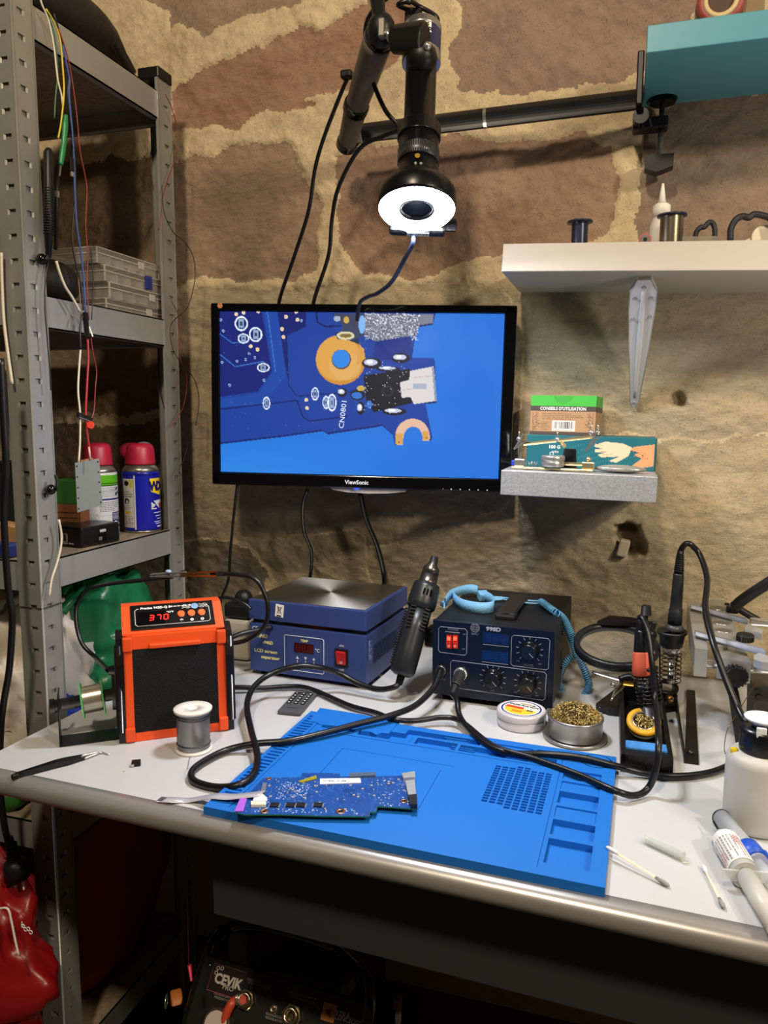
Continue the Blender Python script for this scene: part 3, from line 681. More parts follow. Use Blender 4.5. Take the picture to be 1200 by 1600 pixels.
def make_arm():
    t = thing('boom_arm', 'jointed grey and black boom arm clamped to the teal shelf', 'arm', PZ(1035, 158, 1.6845))
    bl = mat('arm_black', '#16171b', .42); gr = mat('arm_grey', '#6f675c', .5, .2)
    bar_a, bar_b = PY(560, 209, -.085), PY(1002, 155, -.058)
    d = (bar_b-bar_a).normalized()
    B().cyl(bar_a, bar_b-d*.004, .0148, n=24).build('bar', bl, t, W=True)
    mid = bar_a+(bar_b-bar_a)*.47
    B().cyl(mid-d*.0025, mid+d*.0025, .0152, n=24).build('bar_ring', CHROME, t, W=True)
    B().cyl(bar_a-d*.006, bar_a+d*.008, .0156, n=24, bev=.001).build('bar_ring', CHROME, t, W=True); B().cyl(bar_b-d*.004, bar_b+d*.002, .0165, n=24).build('bar_ring', CHROME, t, W=True)
    # elbow and two arm sections rising towards the camera
    e0 = PY(543, 222, -.085); e1 = PY(557, 165, -.165); e2 = PY(591, 62, -.285)
    B().tube([e0, e0.lerp(e1, .5), e1], [.0160, .0172, .0182], 16).build('lower_section', gr, t, W=True)
    B().tube([e1, e1.lerp(e2, .5), e2], [.0172, .0196, .0212], 16).build('upper_section', gr, t, W=True)
    a = (e2-e1).normalized()
    B().cyl(e1-a*.012, e1+a*.006, .0200, n=18, bev=.003).build('joint', bl, t, W=True)
    B().cyl(e0-a*.012, e0+a*.006, .0178, n=18, bev=.003).build('joint', bl, t, W=True)
    B().ball(e0.lerp(bar_a, .45), .0150).build('elbow', bl, t, W=True)
    B().cyl(e2-a*.012, e2+a*.012, .0198, .0205, 18, bev=.004).build('joint', bl, t, W=True)
    hd = e2+a*.018; B().ball(hd, (.0195, .019, .023)).build('ball_joint', bl, t, W=True)
    B().cyl(hd+V((-.003, 0, .012)), hd+V((-.006, 0, .043)), .0085, .0105, 14, bev=.002).build('lock_knob', bl, t, W=True)
    ch = MF @ V((-.040, -.020, MLEN-.036)); B().tube([hd+V((.006, -.010, -.004)), ch], .0055, 10, smooth=0).build('ball_stud', CHROME, t, W=True)
    B().box(hd+V((.006, -.016, -.006)), (.009, .012, .024), bev=.002).build('stud_slot', mat('arm_steel', '#8a8580', .4, .8), t, W=True)
    s_ = B()
    B().cyl(PY(564, 196, -.10), PY(561, 186, -.10), .003, n=8).build('lever', CHROME, t, W=True)
    # shelf clamp: jaw, screw, disc, nut, knob
    B().box((-.002, -.055, 1.700), (.010, .06, .076), bev=.002).build('jaw', BLACKM, t, W=True)
    B().cyl((.0015, -.068, 1.652), (.0015, -.048, 1.652), .012, n=12).build('jaw_hinge', BLACKM, t, W=True)
    c = V((.0325, -.032, 1.680))
    B().cyl(c+V((0, 0, -.002)), c+V((0, 0, .0042)), .019, .022, 20).build('pad_disc', BLACKM, t, W=True)
    B().cyl(c+V((-.0, 0, -.098)), c, .0042, n=10).build('screw', CHROME, t, W=True)
    B().box((.016, c.y, c.z-.032), (.052, .028, .018), bev=.003).build('jaw_lower', BLACKM, t, W=True)
    kb = B().prism([(-.021, -.009), (-.021, .010), (.021, .010), (.021, -.008), (.006, -.013), (-.004, -.0155)], -.013, .013, frame(c+V((-.001, 0, -.090)), (1, 0, 0), y=(0, 0, 1))); kb.build('tightening_knob', BLACK, t, W=True)
    return t
make_arm()
def cable(name, pts, r, label, group=None, m=None, cat='cable', n=8, smooth=8):
    return tag(B().tube(pts, r, n, smooth=smooth).build(name, m or CABLE, org=V(pts[0])), label, cat, group)
def pys(l, y0, y1=None):
    n = len(l); y1 = y0 if y1 is None else y1
    return [PY(a, b, y0+(y1-y0)*i/max(n-1, 1)) for i, (a, b) in enumerate(l)]
cable('camera_cable', pys([(543, 122), (531, 150), (506, 215), (492, 265), (482, 330), (460, 400), (437, 468), (430, 520)], -.20, -.10), .0031, 'thin black cable running from the boom arm down to the left of the monitor top')
cable('camera_cable', pys([(640, 4), (610, -6), (575, 30), (572, 80), (583, 128), (602, 172), (622, 200), (600, 212), (562, 232), (530, 290), (519, 340), (513, 400), (490, 472), (486, 520)], -.29, -.10), .0034, 'black cable looping over the arm and down behind the monitor, second from the left')
cable('ring_light_cable', [MF @ V((-.002, .056, -.001)), MF @ V((-.003, .058, -.014))]+pys([(632, 405), (612, 440), (590, 458), (574, 464), (562, 474), (558, 500)], -.26, -.13), .0032, 'dark cable dropping from the ring light to the monitor top', None, mat('blue_black_cable', '#1a2236', .4))
cable('camera_cable', [MF @ V((-.013, 0, MLEN+.028)), PY(622, 8, -.29), PY(640, 2, -.29), PY(655, 10, -.27), MF @ V((.019, 0, MLEN+.02)), MF @ V((.019, 0, MLEN+.001))], .0031, 'short black cable arching over the top of the microscope camera')
B_ = B().box(PY(542, 117, -.205), (.018, .014, .012), bev=.003); tag(B_.build('cable_clip', BLACK), 'small black clip holding the cable against the boom arm', 'clip')
cable('monitor_cable', pys([(371, 755), (366, 800), (360, 860), (357, 905), (348, 930), (340, 960), (338, 1000)], -.08, -.0), .0028, 'thin black cable hanging below the left half of the monitor')
cable('monitor_cable', pys([(480, 765), (473, 790), (475, 830), (486, 860), (486, 890), (480, 925)], -.07, .02), .0034, 'black cable hanging behind the blue hot plate, under the monitor middle')
cable('monitor_cable', pys([(563, 770), (572, 810), (590, 855), (600, 900), (600, 930)], -.06, .03), .0048, 'thick black cable hanging below the monitor behind the hot air gun')

# ================================================================ things on the grey shelf (frame GF: x along, y to the wall, z up)
def gshelf(px, py, y): # point on the shelf top at depth y
    return PY(px, py, y)
gz = GT
def glove_box():
    w = .199; h = .052; d = .085; x0 = .024
    t = thing('glove_box', 'teal box of disposable gloves with printed hands on grey shelf', 'box', GF @ M4.Translation((x0+w/2, .108, gz)) @ M4.Rotation(.015, 4, 'Z'))
    B().box((0, d/2, h/2), (w, d, h), bev=.001).build('carton', mat('teal_card', '#15636e', .5), t)
    im = Img(200, 54, '#136370'); 
    for i in range(26): im.line([(60+i*4.2, 54), (60+i*4.2-44*(1 if i % 1 == 0 else 0)+40, 10+i*.4)], .4, '#3f96a0', .55)
    im.poly([(62, 0), (92, 0), (66, 22), (36, 50), (36, 0)], '#126472')
    sk1, sk2 = '#e8c9a8', '#d99a6c'
    im.poly([(198, 10), (168, 15), (160, 20), (176, 24), (168, 28), (180, 34), (166, 46), (176, 50), (198, 46)], sk2)
    im.poly([(112, 12), (124, 8), (150, 10), (164, 16), (160, 30), (142, 42), (130, 40), (146, 32), (118, 34), (112, 30), (126, 26), (108, 26), (108, 21), (122, 20), (107, 17), (108, 12), (120, 15)], sk1)
    im.line([(112, 19), (128, 19)], .6, '#b88d68'); im.line([(112, 25), (130, 24)], .6, '#b88d68'); im.line([(118, 31), (136, 28)], .6, '#b88d68'); im.line([(164, 22), (186, 26)], .6, '#a86c42'); im.line([(166, 30), (190, 34)], .6, '#a86c42')
    im.ell(181, 29, 1, 1, '#3a2416'); im.rect(45, 3, 52, 11, '#3c3ca0'); im.ell(40, 31, 3.2, 3, '#e0ecec', 1, .7)
    decal(im, flat((-w/2+.001, -.0004, .0008), (w-.002, 0, 0), (0, 0, h-.0016)), 'printed_face', INK, t)
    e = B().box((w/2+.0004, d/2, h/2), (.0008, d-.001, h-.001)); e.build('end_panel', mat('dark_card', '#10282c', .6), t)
    F = M4.Translation((-w/2+.044, -.0007, .030)) @ M4.Rotation(pi/2, 4, 'X')
    text('100 G', .0075, F @ M4.Translation((0, .003, 0)), WHITEP, t, bold=.03); text('VIN', .006, F @ M4.Translation((.002, -.005, 0)), WHITEP, t); 
    return t
glove_box()
def bamboo_box():
    w, h, d = .104, .062, .07
    t = thing('cardboard_box', 'brown and green cardboard box with barcode standing on the teal glove box', 'box', GF @ M4.Translation((.026+w/2, .112, gz+.0525)) @ M4.Rotation(-.10, 4, 'Z') @ M4.Rotation(-.02, 4, 'X'))
    B().box((0, d/2, h/2), (w, d, h), bev=.0008).build('carton', mat('kraft_card', '#a5805a', .7, var=.06, vscale=60), t)
    im = Img(150, 92, '#a98560'); im.rect(0, 0, 150, 24, '#3faa3a'); im.ell(75, 2, 22, 16, '#389a35'); im.rect(0, 24, 150, 36, '#463c3a'); im.rect(0, 84, 150, 92, '#4e403c')
    im.lines_of_text(28, 40, 122, 56, 4, '#6e5238', .75); im.lines_of_text(26, 60, 48, 82, 5, '#6e5238', .7); im.rect(52, 58, 104, 82, '#ebe7e0')
    x = 56
    while x < 100: wv = random.choice((1, 1.6, 2.4)); im.rect(x, 60, x+wv, 77, '#2a2a2c'); x += wv+random.choice((1, 1.5))
    im.rect(58, 79, 98, 81, '#555555', .6)
    for s, x0 in ((1, 6), (-1, 144)):
        im.line([(x0, 40), (x0+s*2, 86)], 1.2, '#5a432e')
        for y, l in ((44, 14), (52, 12), (60, 16), (68, 18), (74, 10)):
            im.line([(x0+s, y+8), (x0+s*l, y-3)], 1., '#5a432e'); im.line([(x0+s*l*.5, y+3), (x0+s*l, y+6)], 1.1, '#5a432e'); im.line([(x0+s*l*.6, y+1), (x0+s*l*.5, y-6)], .9, '#5a432e')
    decal(im, flat((-w/2, -.0005, 0), (w, 0, 0), (0, 0, h)), 'printed_face', INK, t)
    im2 = Img(40, 60, '#a98560'); im2.rect(0, 0, 40, 16, '#3faa3a'); im2.rect(0, 16, 40, 24, '#463c3a'); im2.rect(0, 55, 40, 60, '#4e403c')
    decal(im2, flat((w/2+.0005, 0, 0), (0, d, 0), (0, 0, h)), 'printed_side', INK, t)
    B().box((0, d/2, h+.0004), (w-.001, d-.001, .0008)).build('lid', mat('green_card', '#3faa3a', .6), t)
    text("CONSEILS D'UTILISATION", .0072, M4.Translation((0, -.0008, h*.673)) @ M4.Rotation(pi/2, 4, 'X'), WHITEP, t, sx=.88, bold=.02)
bamboo_box()
def helping_hand_gold():
    t = thing('helping_hand', 'brass helping-hand clamp with two crocodile clips on the grey shelf', 'tool', GF @ M4.Translation((.012, .030, gz)))
    g = mat('polished_brass', '#cdbd92', .3, .9); I = GF.inverted()
    def q(px, py, y): return PY(px, py, y)
    Y = -.165
    B().box((.060, .012, .0026), (.122, .030, .0036), bev=.0012).build('base_plate', g, t)
    B().cyl((.078, .012, .011), (.112, .012, .011), .0028, n=10).build('base_rod', g, t)
    B().box((.113, .012, .0095), (.018, .014, .0105), bev=.001).build('rod_block', g, t); B().ball((.113, .012, .019), .0042).build('thumb_screw', g, t)
    B().box((.010, .012, .0100), (.016, .014, .012), bev=.0015).build('rod_block', CHROME, t); B().box((.001, .012, .0090), (.007, .010, .008), bev=.001).build('blue_cap', mat('blue_cap', '#2238b8', .4), t)
    sp = B()
    sp.tube([V((.022+i*.0012, .012+.003*cos(i*1.6), .0095+.003*sin(i*1.6))) for i in range(14)], .0006, 5, smooth=2); sp.build('spring', CHROME, t)
    B().cyl((.010, .012, .014), (.008, .012, .048), .0022, n=8).build('post', CHROME, t)
    a, b_ = q(818, 694, Y), q(929, 682, Y)
    B().cyl(a, b_, .0026, n=10).build('cross_rod', g, t, W=True)
    def clip(p, d, name='crocodile_clip', l=.026):
        p = V(p); d = V(d).normalized(); s = B(); up = V((0, 0, 1)); w = d.cross(up).normalized()
        for k in (-1, 1):
            n_ = d.cross(w)*k; s.hull8([p+n_*.0008-w*.003, p+n_*.0008+w*.003, p+d*l+w*.0012, p+d*l-w*.0012], [p+n_*.0042-w*.003, p+n_*.0042+w*.003, p+d*l+n_*.0012+w*.0012, p+d*l+n_*.0012-w*.0012])
            s.hull8([p+n_*.001-w*.0025, p+n_*.001+w*.0025, p-d*.012+n_*.006+w*.003, p-d*.012+n_*.006-w*.003], [p+n_*.003-w*.0025, p+n_*.003+w*.0025, p-d*.012+n_*.0072+w*.003, p-d*.012+n_*.0072-w*.003])
        s.build(name, CHROME, t, W=True)
    clip(q(931, 684, Y-.004), q(914, 706, Y-.004)-q(931, 684, Y-.004)); clip(q(813, 692, Y-.002), q(801, 704, Y-.002)-q(813, 692, Y-.002), l=.014)
    for px, py in ((811, 686), (871, 687), (934, 676), (924, 676)):
        p = q(px, py, Y); B().ball(p, .0042, 10, 6).build('thumb_screw', CHROME, t, W=True); 
        wg = B(); wg.box(p+V((0, 0, .006)), (.0022, .003, .010), bev=.0008); wg.build('wing', CHROME, t, W=True)
    mb = B(); mb.cyl(q(876, 690, Y+.004), q(882, 697, Y-.01), .0030, n=8); mb.build('side_clip', g, t, W=True)
    bl = B().cyl(V((.083, .034, .001)), V((.0835, .034, .033)), .0125, .0095, 16, bev=.002); tag(bl.xf(GF @ M4.Translation((.012, .030, gz))).build('weight', BLACKM), 'black tapered cylinder behind the brass helping hand', 'weight')
    return t
helping_hand_gold()
c = GF @ V((.073, .035, gz+.0062))
tt = thing('solder_tin', 'small round silver tin standing on the brass plate', 'tin', c)
B().lathe((0, 0, 0), [(.0165, 0), (.0172, .001), (.0172, .0085), (.0168, .009)], 28).build('tin_body', mat('tin_silver', '#b6b5b3', .35, .85), tt)
B().lathe((0, 0, .009), [(.0172, 0), (.0179, .0005), (.0179, .0065), (.0170, .0078)], 28).build('lid', MATS['tin_silver'], tt)
b = B(); F = GF @ M4.Translation((.172, .045, gz))
n = 10; b.ball((0, 0, .0062), (.036, .016, .0058), 20, 8, amp=.06, freq=60, seed=3.)
b.xf(F); tag(b.build('foil_pouch', mat('foil_pouch', '#a7a59e', .25, .5, bump=.3, bscale=90)), 'flat shiny clear pouch lying in front of the glove box hands', 'pouch')

# ================================================================ things on the white shelf and on the teal shelf
WZ = 1.445
def wpt(px, py, y=-.17): return PY(px, py, y)
def shelf_z(x): return 1.4462-(x+.184)*.0398
def spool(name, px, py0, py1, r, rf, y, label, wire, fl, group=None):
    p = PY(px, py0, y); q = PY(px, py1, y); z0 = shelf_z(p.x)+.0003; h = max(q.z-z0, .02)
    t = thing(name, label, 'spool', (p.x, y, z0), group)
    B().lathe((0, 0, 0), [(rf, 0), (rf, .002), (r*.9, .0022)], 28).build('flange', fl, t); B().lathe((0, 0, h-.0024), [(r*.9, 0), (rf, .0002), (rf, .0024)], 28).build('flange', fl, t)
    w = B(); pr = []; z = .0022
    while z < h-.0024: pr += [(r-.0005, z), (r, z+.0006)]; z += .0012
    w.lathe((0, 0, 0), pr, 28, False); w.build('wound_wire', wire, t)
    B().lathe((0, 0, .0), [(r*.35, h-.0001), (r*.35, h+.0002)], 20).build('core_hole', BLACK, t)
    return t
navy = mat('navy_plastic', '#1b2138', .4)
spool('wire_spool', 905, 383, 346, .0118, .0182, -.165, 'dark spool of enamelled wire near left end of white shelf', mat('dark_wire', '#3a4152', .3, .7), navy)
spool('wire_spool', 1048, 379, 336, .0158, .0202, -.165, 'spool of silvery wire with dark flange in front of the glue bottle', mat('grey_wire', '#857d6c', .28, .9), navy)
p = PY(1036, 377, -.115)
t = thing('glue_bottle', 'white glue bottle with pointed nozzle behind the wire spool on the white shelf', 'bottle', (p.x-.004, -.115, shelf_z(p.x)+.0003))
B().lathe((0, 0, 0), [(.014, 0), (.0155, .002), (.0155, .040), (.012, .050), (.0115, .052)], 24).build('bottle_body', mat('milky_plastic', '#d9d2c4', .4), t)
B().lathe((0, 0, .052), [(.0125, 0), (.0125, .016), (.009, .019)], 24).build('cap', mat('white_cap', '#e3ded4', .4), t)
B().lathe((0, 0, .071), [(.006, 0), (.0018, .028), (.001, .029)], 14).build('nozzle', MATS['white_cap'], t)
p = PY(1008, 374, -.17); F = frame((p.x, -.17, shelf_z(p.x)+.0088), (1, 0, 0), y=(0, 0, 1))
t = thing('tape_reel', 'tiny pink and white reel standing on edge left of the glue bottle', 'reel', F)
B().cyl((0, 0, -.004), (0, 0, .004), .0085, n=24, bev=.001).build('rim', mat('pink_plastic', '#a85a55', .5), t); B().cyl((0, 0, .0042), (0, 0, .0052), .0058, n=20).build('hub', CHROME, t); B().cyl((0, 0, .0052), (0, 0, .0056), .0026, n=12).build('hole', BLACK, t)
def loop(pts, r, y, label, name='scissors_handle', cat='handle'):
    P = [PY(a, b_, y) for a, b_ in pts]; zmin = min(v.z for v in P); dz = shelf_z(P[0].x)+r-zmin
    return tag(B().tube([v+V((0, 0, dz)) for v in P], r, 10).build(name, mat('black_rubber', '#1c1e24', .5)), label, cat)
loop([(1086, 379), (1088, 360), (1095, 352), (1101, 351), (1108, 344), (1114, 346), (1117, 356), (1117, 379)], .0036, -.15, 'small black looped tool handle sticking up behind the clear box')
loop([(1141, 379), (1142, 360), (1150, 346), (1160, 341), (1170, 343), (1178, 338), (1192, 340), (1206, 348), (1210, 379)], .0044, -.16, 'larger black looped tool handle at the right edge of the white shelf')
bx = PY(1088, 377, -.18); t = tag(B().box((bx.x+.0, -.155, shelf_z(bx.x)+.0068), (.058, .03, .012), R=M4.Rotation(.04, 4, 'Y'), bev=.002).build('clear_box', mat('clear_plastic', '#a39a88', .15, clear=.45)), 'low clear plastic box between the wire spool and the black handles', 'box')
sb = B(); p = PY(950, 380, -.17)
sb.ball((p.x, -.16, shelf_z(p.x)+.0022), (.026, .012, .0021), 16, 6, amp=.1, freq=80); tag(sb.build('plastic_bag', mat('clear_bag', '#b8ae9c', .2, clear=.4)), 'flat clear bag lying on the white shelf between the two spools', 'bag')
for (px, py, rr, lb) in ((1160, 371, .0085, 'small white disc leaning inside the large black handle'), (1194, 362, .0155, 'white round disc at the far right of the white shelf')):
    p = PY(px, py, -.15); r_ = rr; c = V((p.x, -.150, shelf_z(p.x)+r_*.95+.0002))
    if r_ < .01: b = B().hull8([c+V((-.009, 0, -.008)), c+V((.009, 0, -.008)), c+V((.009, .004, -.008)), c+V((-.009, .004, -.008))], [c+V((-.006, 0, -.002)), c+V((.010, 0, .004)), c+V((.010, .004, .004)), c+V((-.006, .004, -.002))])
    else: b = B().cyl(c, c+V((0, .005, 0)), r_, n=28, bev=.001)
    tag(b.build('disc', mat('cream_plastic', '#e6dcc4', .5)), lb, 'disc')
# teal shelf: tape reel in its wrapper and a small clear box
tz = 1.7197
p = PY(1128, 10, -.165); F = frame((p.x-.002, -.165, tz+.031), (1, 0, 0), y=(0, 0, 1))
t = thing('tape_roll', 'red and cream wrapped tape roll standing on the teal shelf', 'tape', F)
b = B(); b.rev((0, 0, -.010), (0, 0, .01), [(0, .016), (0, .0305), (.02, .0305), (.02, .016), (0, .016)], 36, caps=False); b.build('roll', mat('red_card', '#9a4a44', .5), t)
b2 = B(); b2.rev((0, 0, .0101), (0, 0, 1), [(0, .0165), (0.0003, .0165), (.0003, .0225), (0, .0225)], 32, caps=False); b2.build('label_ring', mat('cream_print', '#cdb98a', .5), t)
B().cyl((0, 0, -.006), (0, 0, .006), .0160, n=28).build('core', mat('brown_core', '#4a3226', .6), t)
p = PY(1168, 10, -.16); b = B().box((p.x+.006, -.15, tz+.0255), (.030, .03, .05), bev=.003); tag(b.build('clear_box', mat('tinted_clear', '#8d7a5c', .2, clear=.35)), 'clear tinted plastic box right of the tape roll on the teal shelf', 'box')
p = PY(1094, 20, -.15); b = B().box((p.x, -.14, tz+.0205), (.012, .02, .04), bev=.002); tag(b.build('green_packet', mat('green_packet', '#6a7e42', .4, clear=.25)), 'small green packet left of the tape roll on the teal shelf', 'packet')
# ================================================================ silicone repair mat
MATC = [PZ(318, 1268, .754), PZ(945, 1397, .754), PZ(963, 1190, .754), PZ(486, 1117, .754)]   # left front, right front, right back, left back
def matuv(px, py, z=.758):
    p = PZ(px, py, z); u, v = .5, .5
    for _ in range(12):
        q = mq(u, v); e = V((p.x-q[0], p.y-q[1])); a = V((mq(u+1e-4, v)[0]-q[0], mq(u+1e-4, v)[1]-q[1]))/1e-4; b = V((mq(u, v+1e-4)[0]-q[0], mq(u, v+1e-4)[1]-q[1]))/1e-4
        D = a.x*b.y-a.y*b.x; u += (e.x*b.y-e.y*b.x)/D; v += (a.x*e.y-a.y*e.x)/D
    return u, v
def mq(u, v):
    A, Bq, Cq, Dq = MATC
    return (A.x*(1-u)*(1-v)+Bq.x*u*(1-v)+Cq.x*u*v+Dq.x*(1-u)*v, A.y*(1-u)*(1-v)+Bq.y*u*(1-v)+Cq.y*u*v+Dq.y*(1-u)*v)
def make_mat():
    blue = mat('blue_silicone', '#176ac4', .55, spec=.35)
    ctr = V((*mq(.5, .5), .7502)); t = thing('repair_mat', 'blue silicone repair mat with moulded trays and screw grid on the workbench', 'mat', at(ctr, TR))
    Z0, ZT, ZD = .7503, .7602, .7532
    pockets = []     # (u0,v0,u1,v1,z)
    def pk(u0, v0, u1, v1, z=ZD): pockets.append((u0, v0, u1, v1, z))
    # left comb strip
    nT = 30
    for i in range(nT):
        v = .06+.90*i/nT; pk(.012, v, .052, v+.90/nT*.52, ZT-.0022)
    pk(.062, .03, .0665, .95, ZT-.0012)
    # right column of trays
    ur0, ur1 = .862, .965
    for v0, v1, z in ((.075, .235, ZD), (.262, .372, ZD), (.392, .478, ZT-.002), (.500, .600, ZD), (.620, .690, ZT-.002), (.712, .800, ZT-.003)): pk(ur0, v0, ur1, v1, z)
    # back trays
    pk(.085, .835, .20, .925, ZD); pk(.215, .820, .395, .905, ZD); pk(.405, .815, .535, .885, ZD); pk(.36, .905, .60, .955, ZD)
    pk(.545, .815, .835, .880, ZD); pk(.62, .905, .76, .950, ZT-.002)
    pk(.772, .90, .792, .955, ZD); pk(.80, .90, .83, .955, ZD)
    pk(.08, .792, .845, .797, ZT-.0015); pk(.850, .04, .8525, .90, ZT-.0010)
    # engraved rectangle in the middle
    g = ZT-.0010; pk(.21, .655, .56, .6585, g); pk(.21, .26, .2125, .655, g); pk(.21, .26, .53, .2635, g); pk(.5275, .26, .53, .60, g)
    # screw grid
    for i in range(8):
        for j in range(17):
            if j == 16 and i in (3, 4): pass
            elif j == 16 or (j == 0 and i < 3): continue
            u = .672+i*.0205; v = .385+j*.0222; pk(u, v, u+.0158, v+.0165, ZT-.0026)
    us = sorted(set([0., 1.]+[round(p[k], 5) for p in pockets for k in (0, 2)])); vs_ = sorted(set([0., 1.]+[round(p[k], 5) for p in pockets for k in (1, 3)]))
    import bisect
    Hh = np.full((len(us)-1, len(vs_)-1), ZT)
    for u0, v0, u1, v1, z in pockets:
        a, b_ = us.index(round(u0, 5)), us.index(round(u1, 5)); c, d = vs_.index(round(v0, 5)), vs_.index(round(v1, 5)); Hh[a:b_, c:d] = z
    b = B(); P = [[V((*mq(u, v), 0)) for v in vs_] for u in us]; nu, nv = Hh.shape
    def pt(i, j, z): q = P[i][j]; return (q.x, q.y, z)
    # merge cells along u where flat to keep it light
    for j in range(nv):
        i = 0
        while i < nu:
            k = i
            while k+1 < nu and Hh[k+1, j] == Hh[i, j]: k += 1
            z = Hh[i, j]; b.add([pt(i, j, z), pt(k+1, j, z), pt(k+1, j+1, z), pt(i, j+1, z)], [(0, 1, 2, 3)]); i = k+1
    for i in range(nu+1):
        for j in range(nv):
            za = Hh[i-1, j] if i > 0 else Z0; zb = Hh[i, j] if i < nu else Z0
            if za != zb: b.add([pt(i, j, za), pt(i, j, zb), pt(i, j+1, zb), pt(i, j+1, za)], [(0, 1, 2, 3)])
    for j in range(nv+1):
        for i in range(nu):
            za = Hh[i, j-1] if j > 0 else Z0; zb = Hh[i, j] if j < nv else Z0
            if za != zb: b.add([pt(i, j, za), pt(i, j, zb), pt(i+1, j, zb), pt(i+1, j, za)], [(0, 1, 2, 3)])
    b.add([pt(0, 0, Z0), pt(nu, 0, Z0), pt(nu, nv, Z0), pt(0, nv, Z0)], [(3, 2, 1, 0)])
    b.build('moulded_sheet', blue, t, W=True)
    # raised block tabs at the back left
    def blk(pp, z0, z1):
        q = [PZ(x, y, z1) for x, y in pp]; B().prism([(p.x, p.y) for p in q], z0, z1).build('raised_tab', blue, t, W=True)
    blk([(482, 1127), (500, 1106), (540, 1112), (524, 1134), (500, 1132), (494, 1128)], .7535, .7612)
    blk([(524, 1134), (540, 1112), (581, 1119), (560, 1142), (545, 1138), (530, 1137)], .7535, .7612)
    blk([(563, 1142), (583, 1119), (624, 1127), (608, 1146), (596, 1145), (588, 1148), (578, 1143)], .7535, .7612)
    # round nut tray, back right corner
    c = PZ(932, 1193, .757); rg = B()
    rg.rev((c.x, c.y, .7540), (c.x, c.y, 1), [(0, .020), (.0062, .020), (.0062, .0185), (.0012, .0175)], 32, caps=False); rg.rev((c.x, c.y, .754), (c.x, c.y, 1), [(0, .0125), (.0056, .0125), (.0056, .011), (.002, .010), (.002, 0)], 28, caps=False)
    rg.build('round_tray', blue, t, W=True)
    for i in range(5):
        p = PZ(790+i*21.5, 1216+i*5.2, .758); B().box((p.x, p.y+.0015, .7562), (.0035, .008, .0052), bev=.0006).build('peg', blue, t, W=True)
    st = B()
    for i in range(6):
        p = PZ(712+i*2.5, 1157+i*3.4, .756); st.box((p.x, p.y, .7555), (.030, .0018, .005), R=M4.Rotation(TR, 4, 'Z'))
    st.build('ribbed_rest', blue, t, W=True, kind='stuff')
    return t
make_mat()

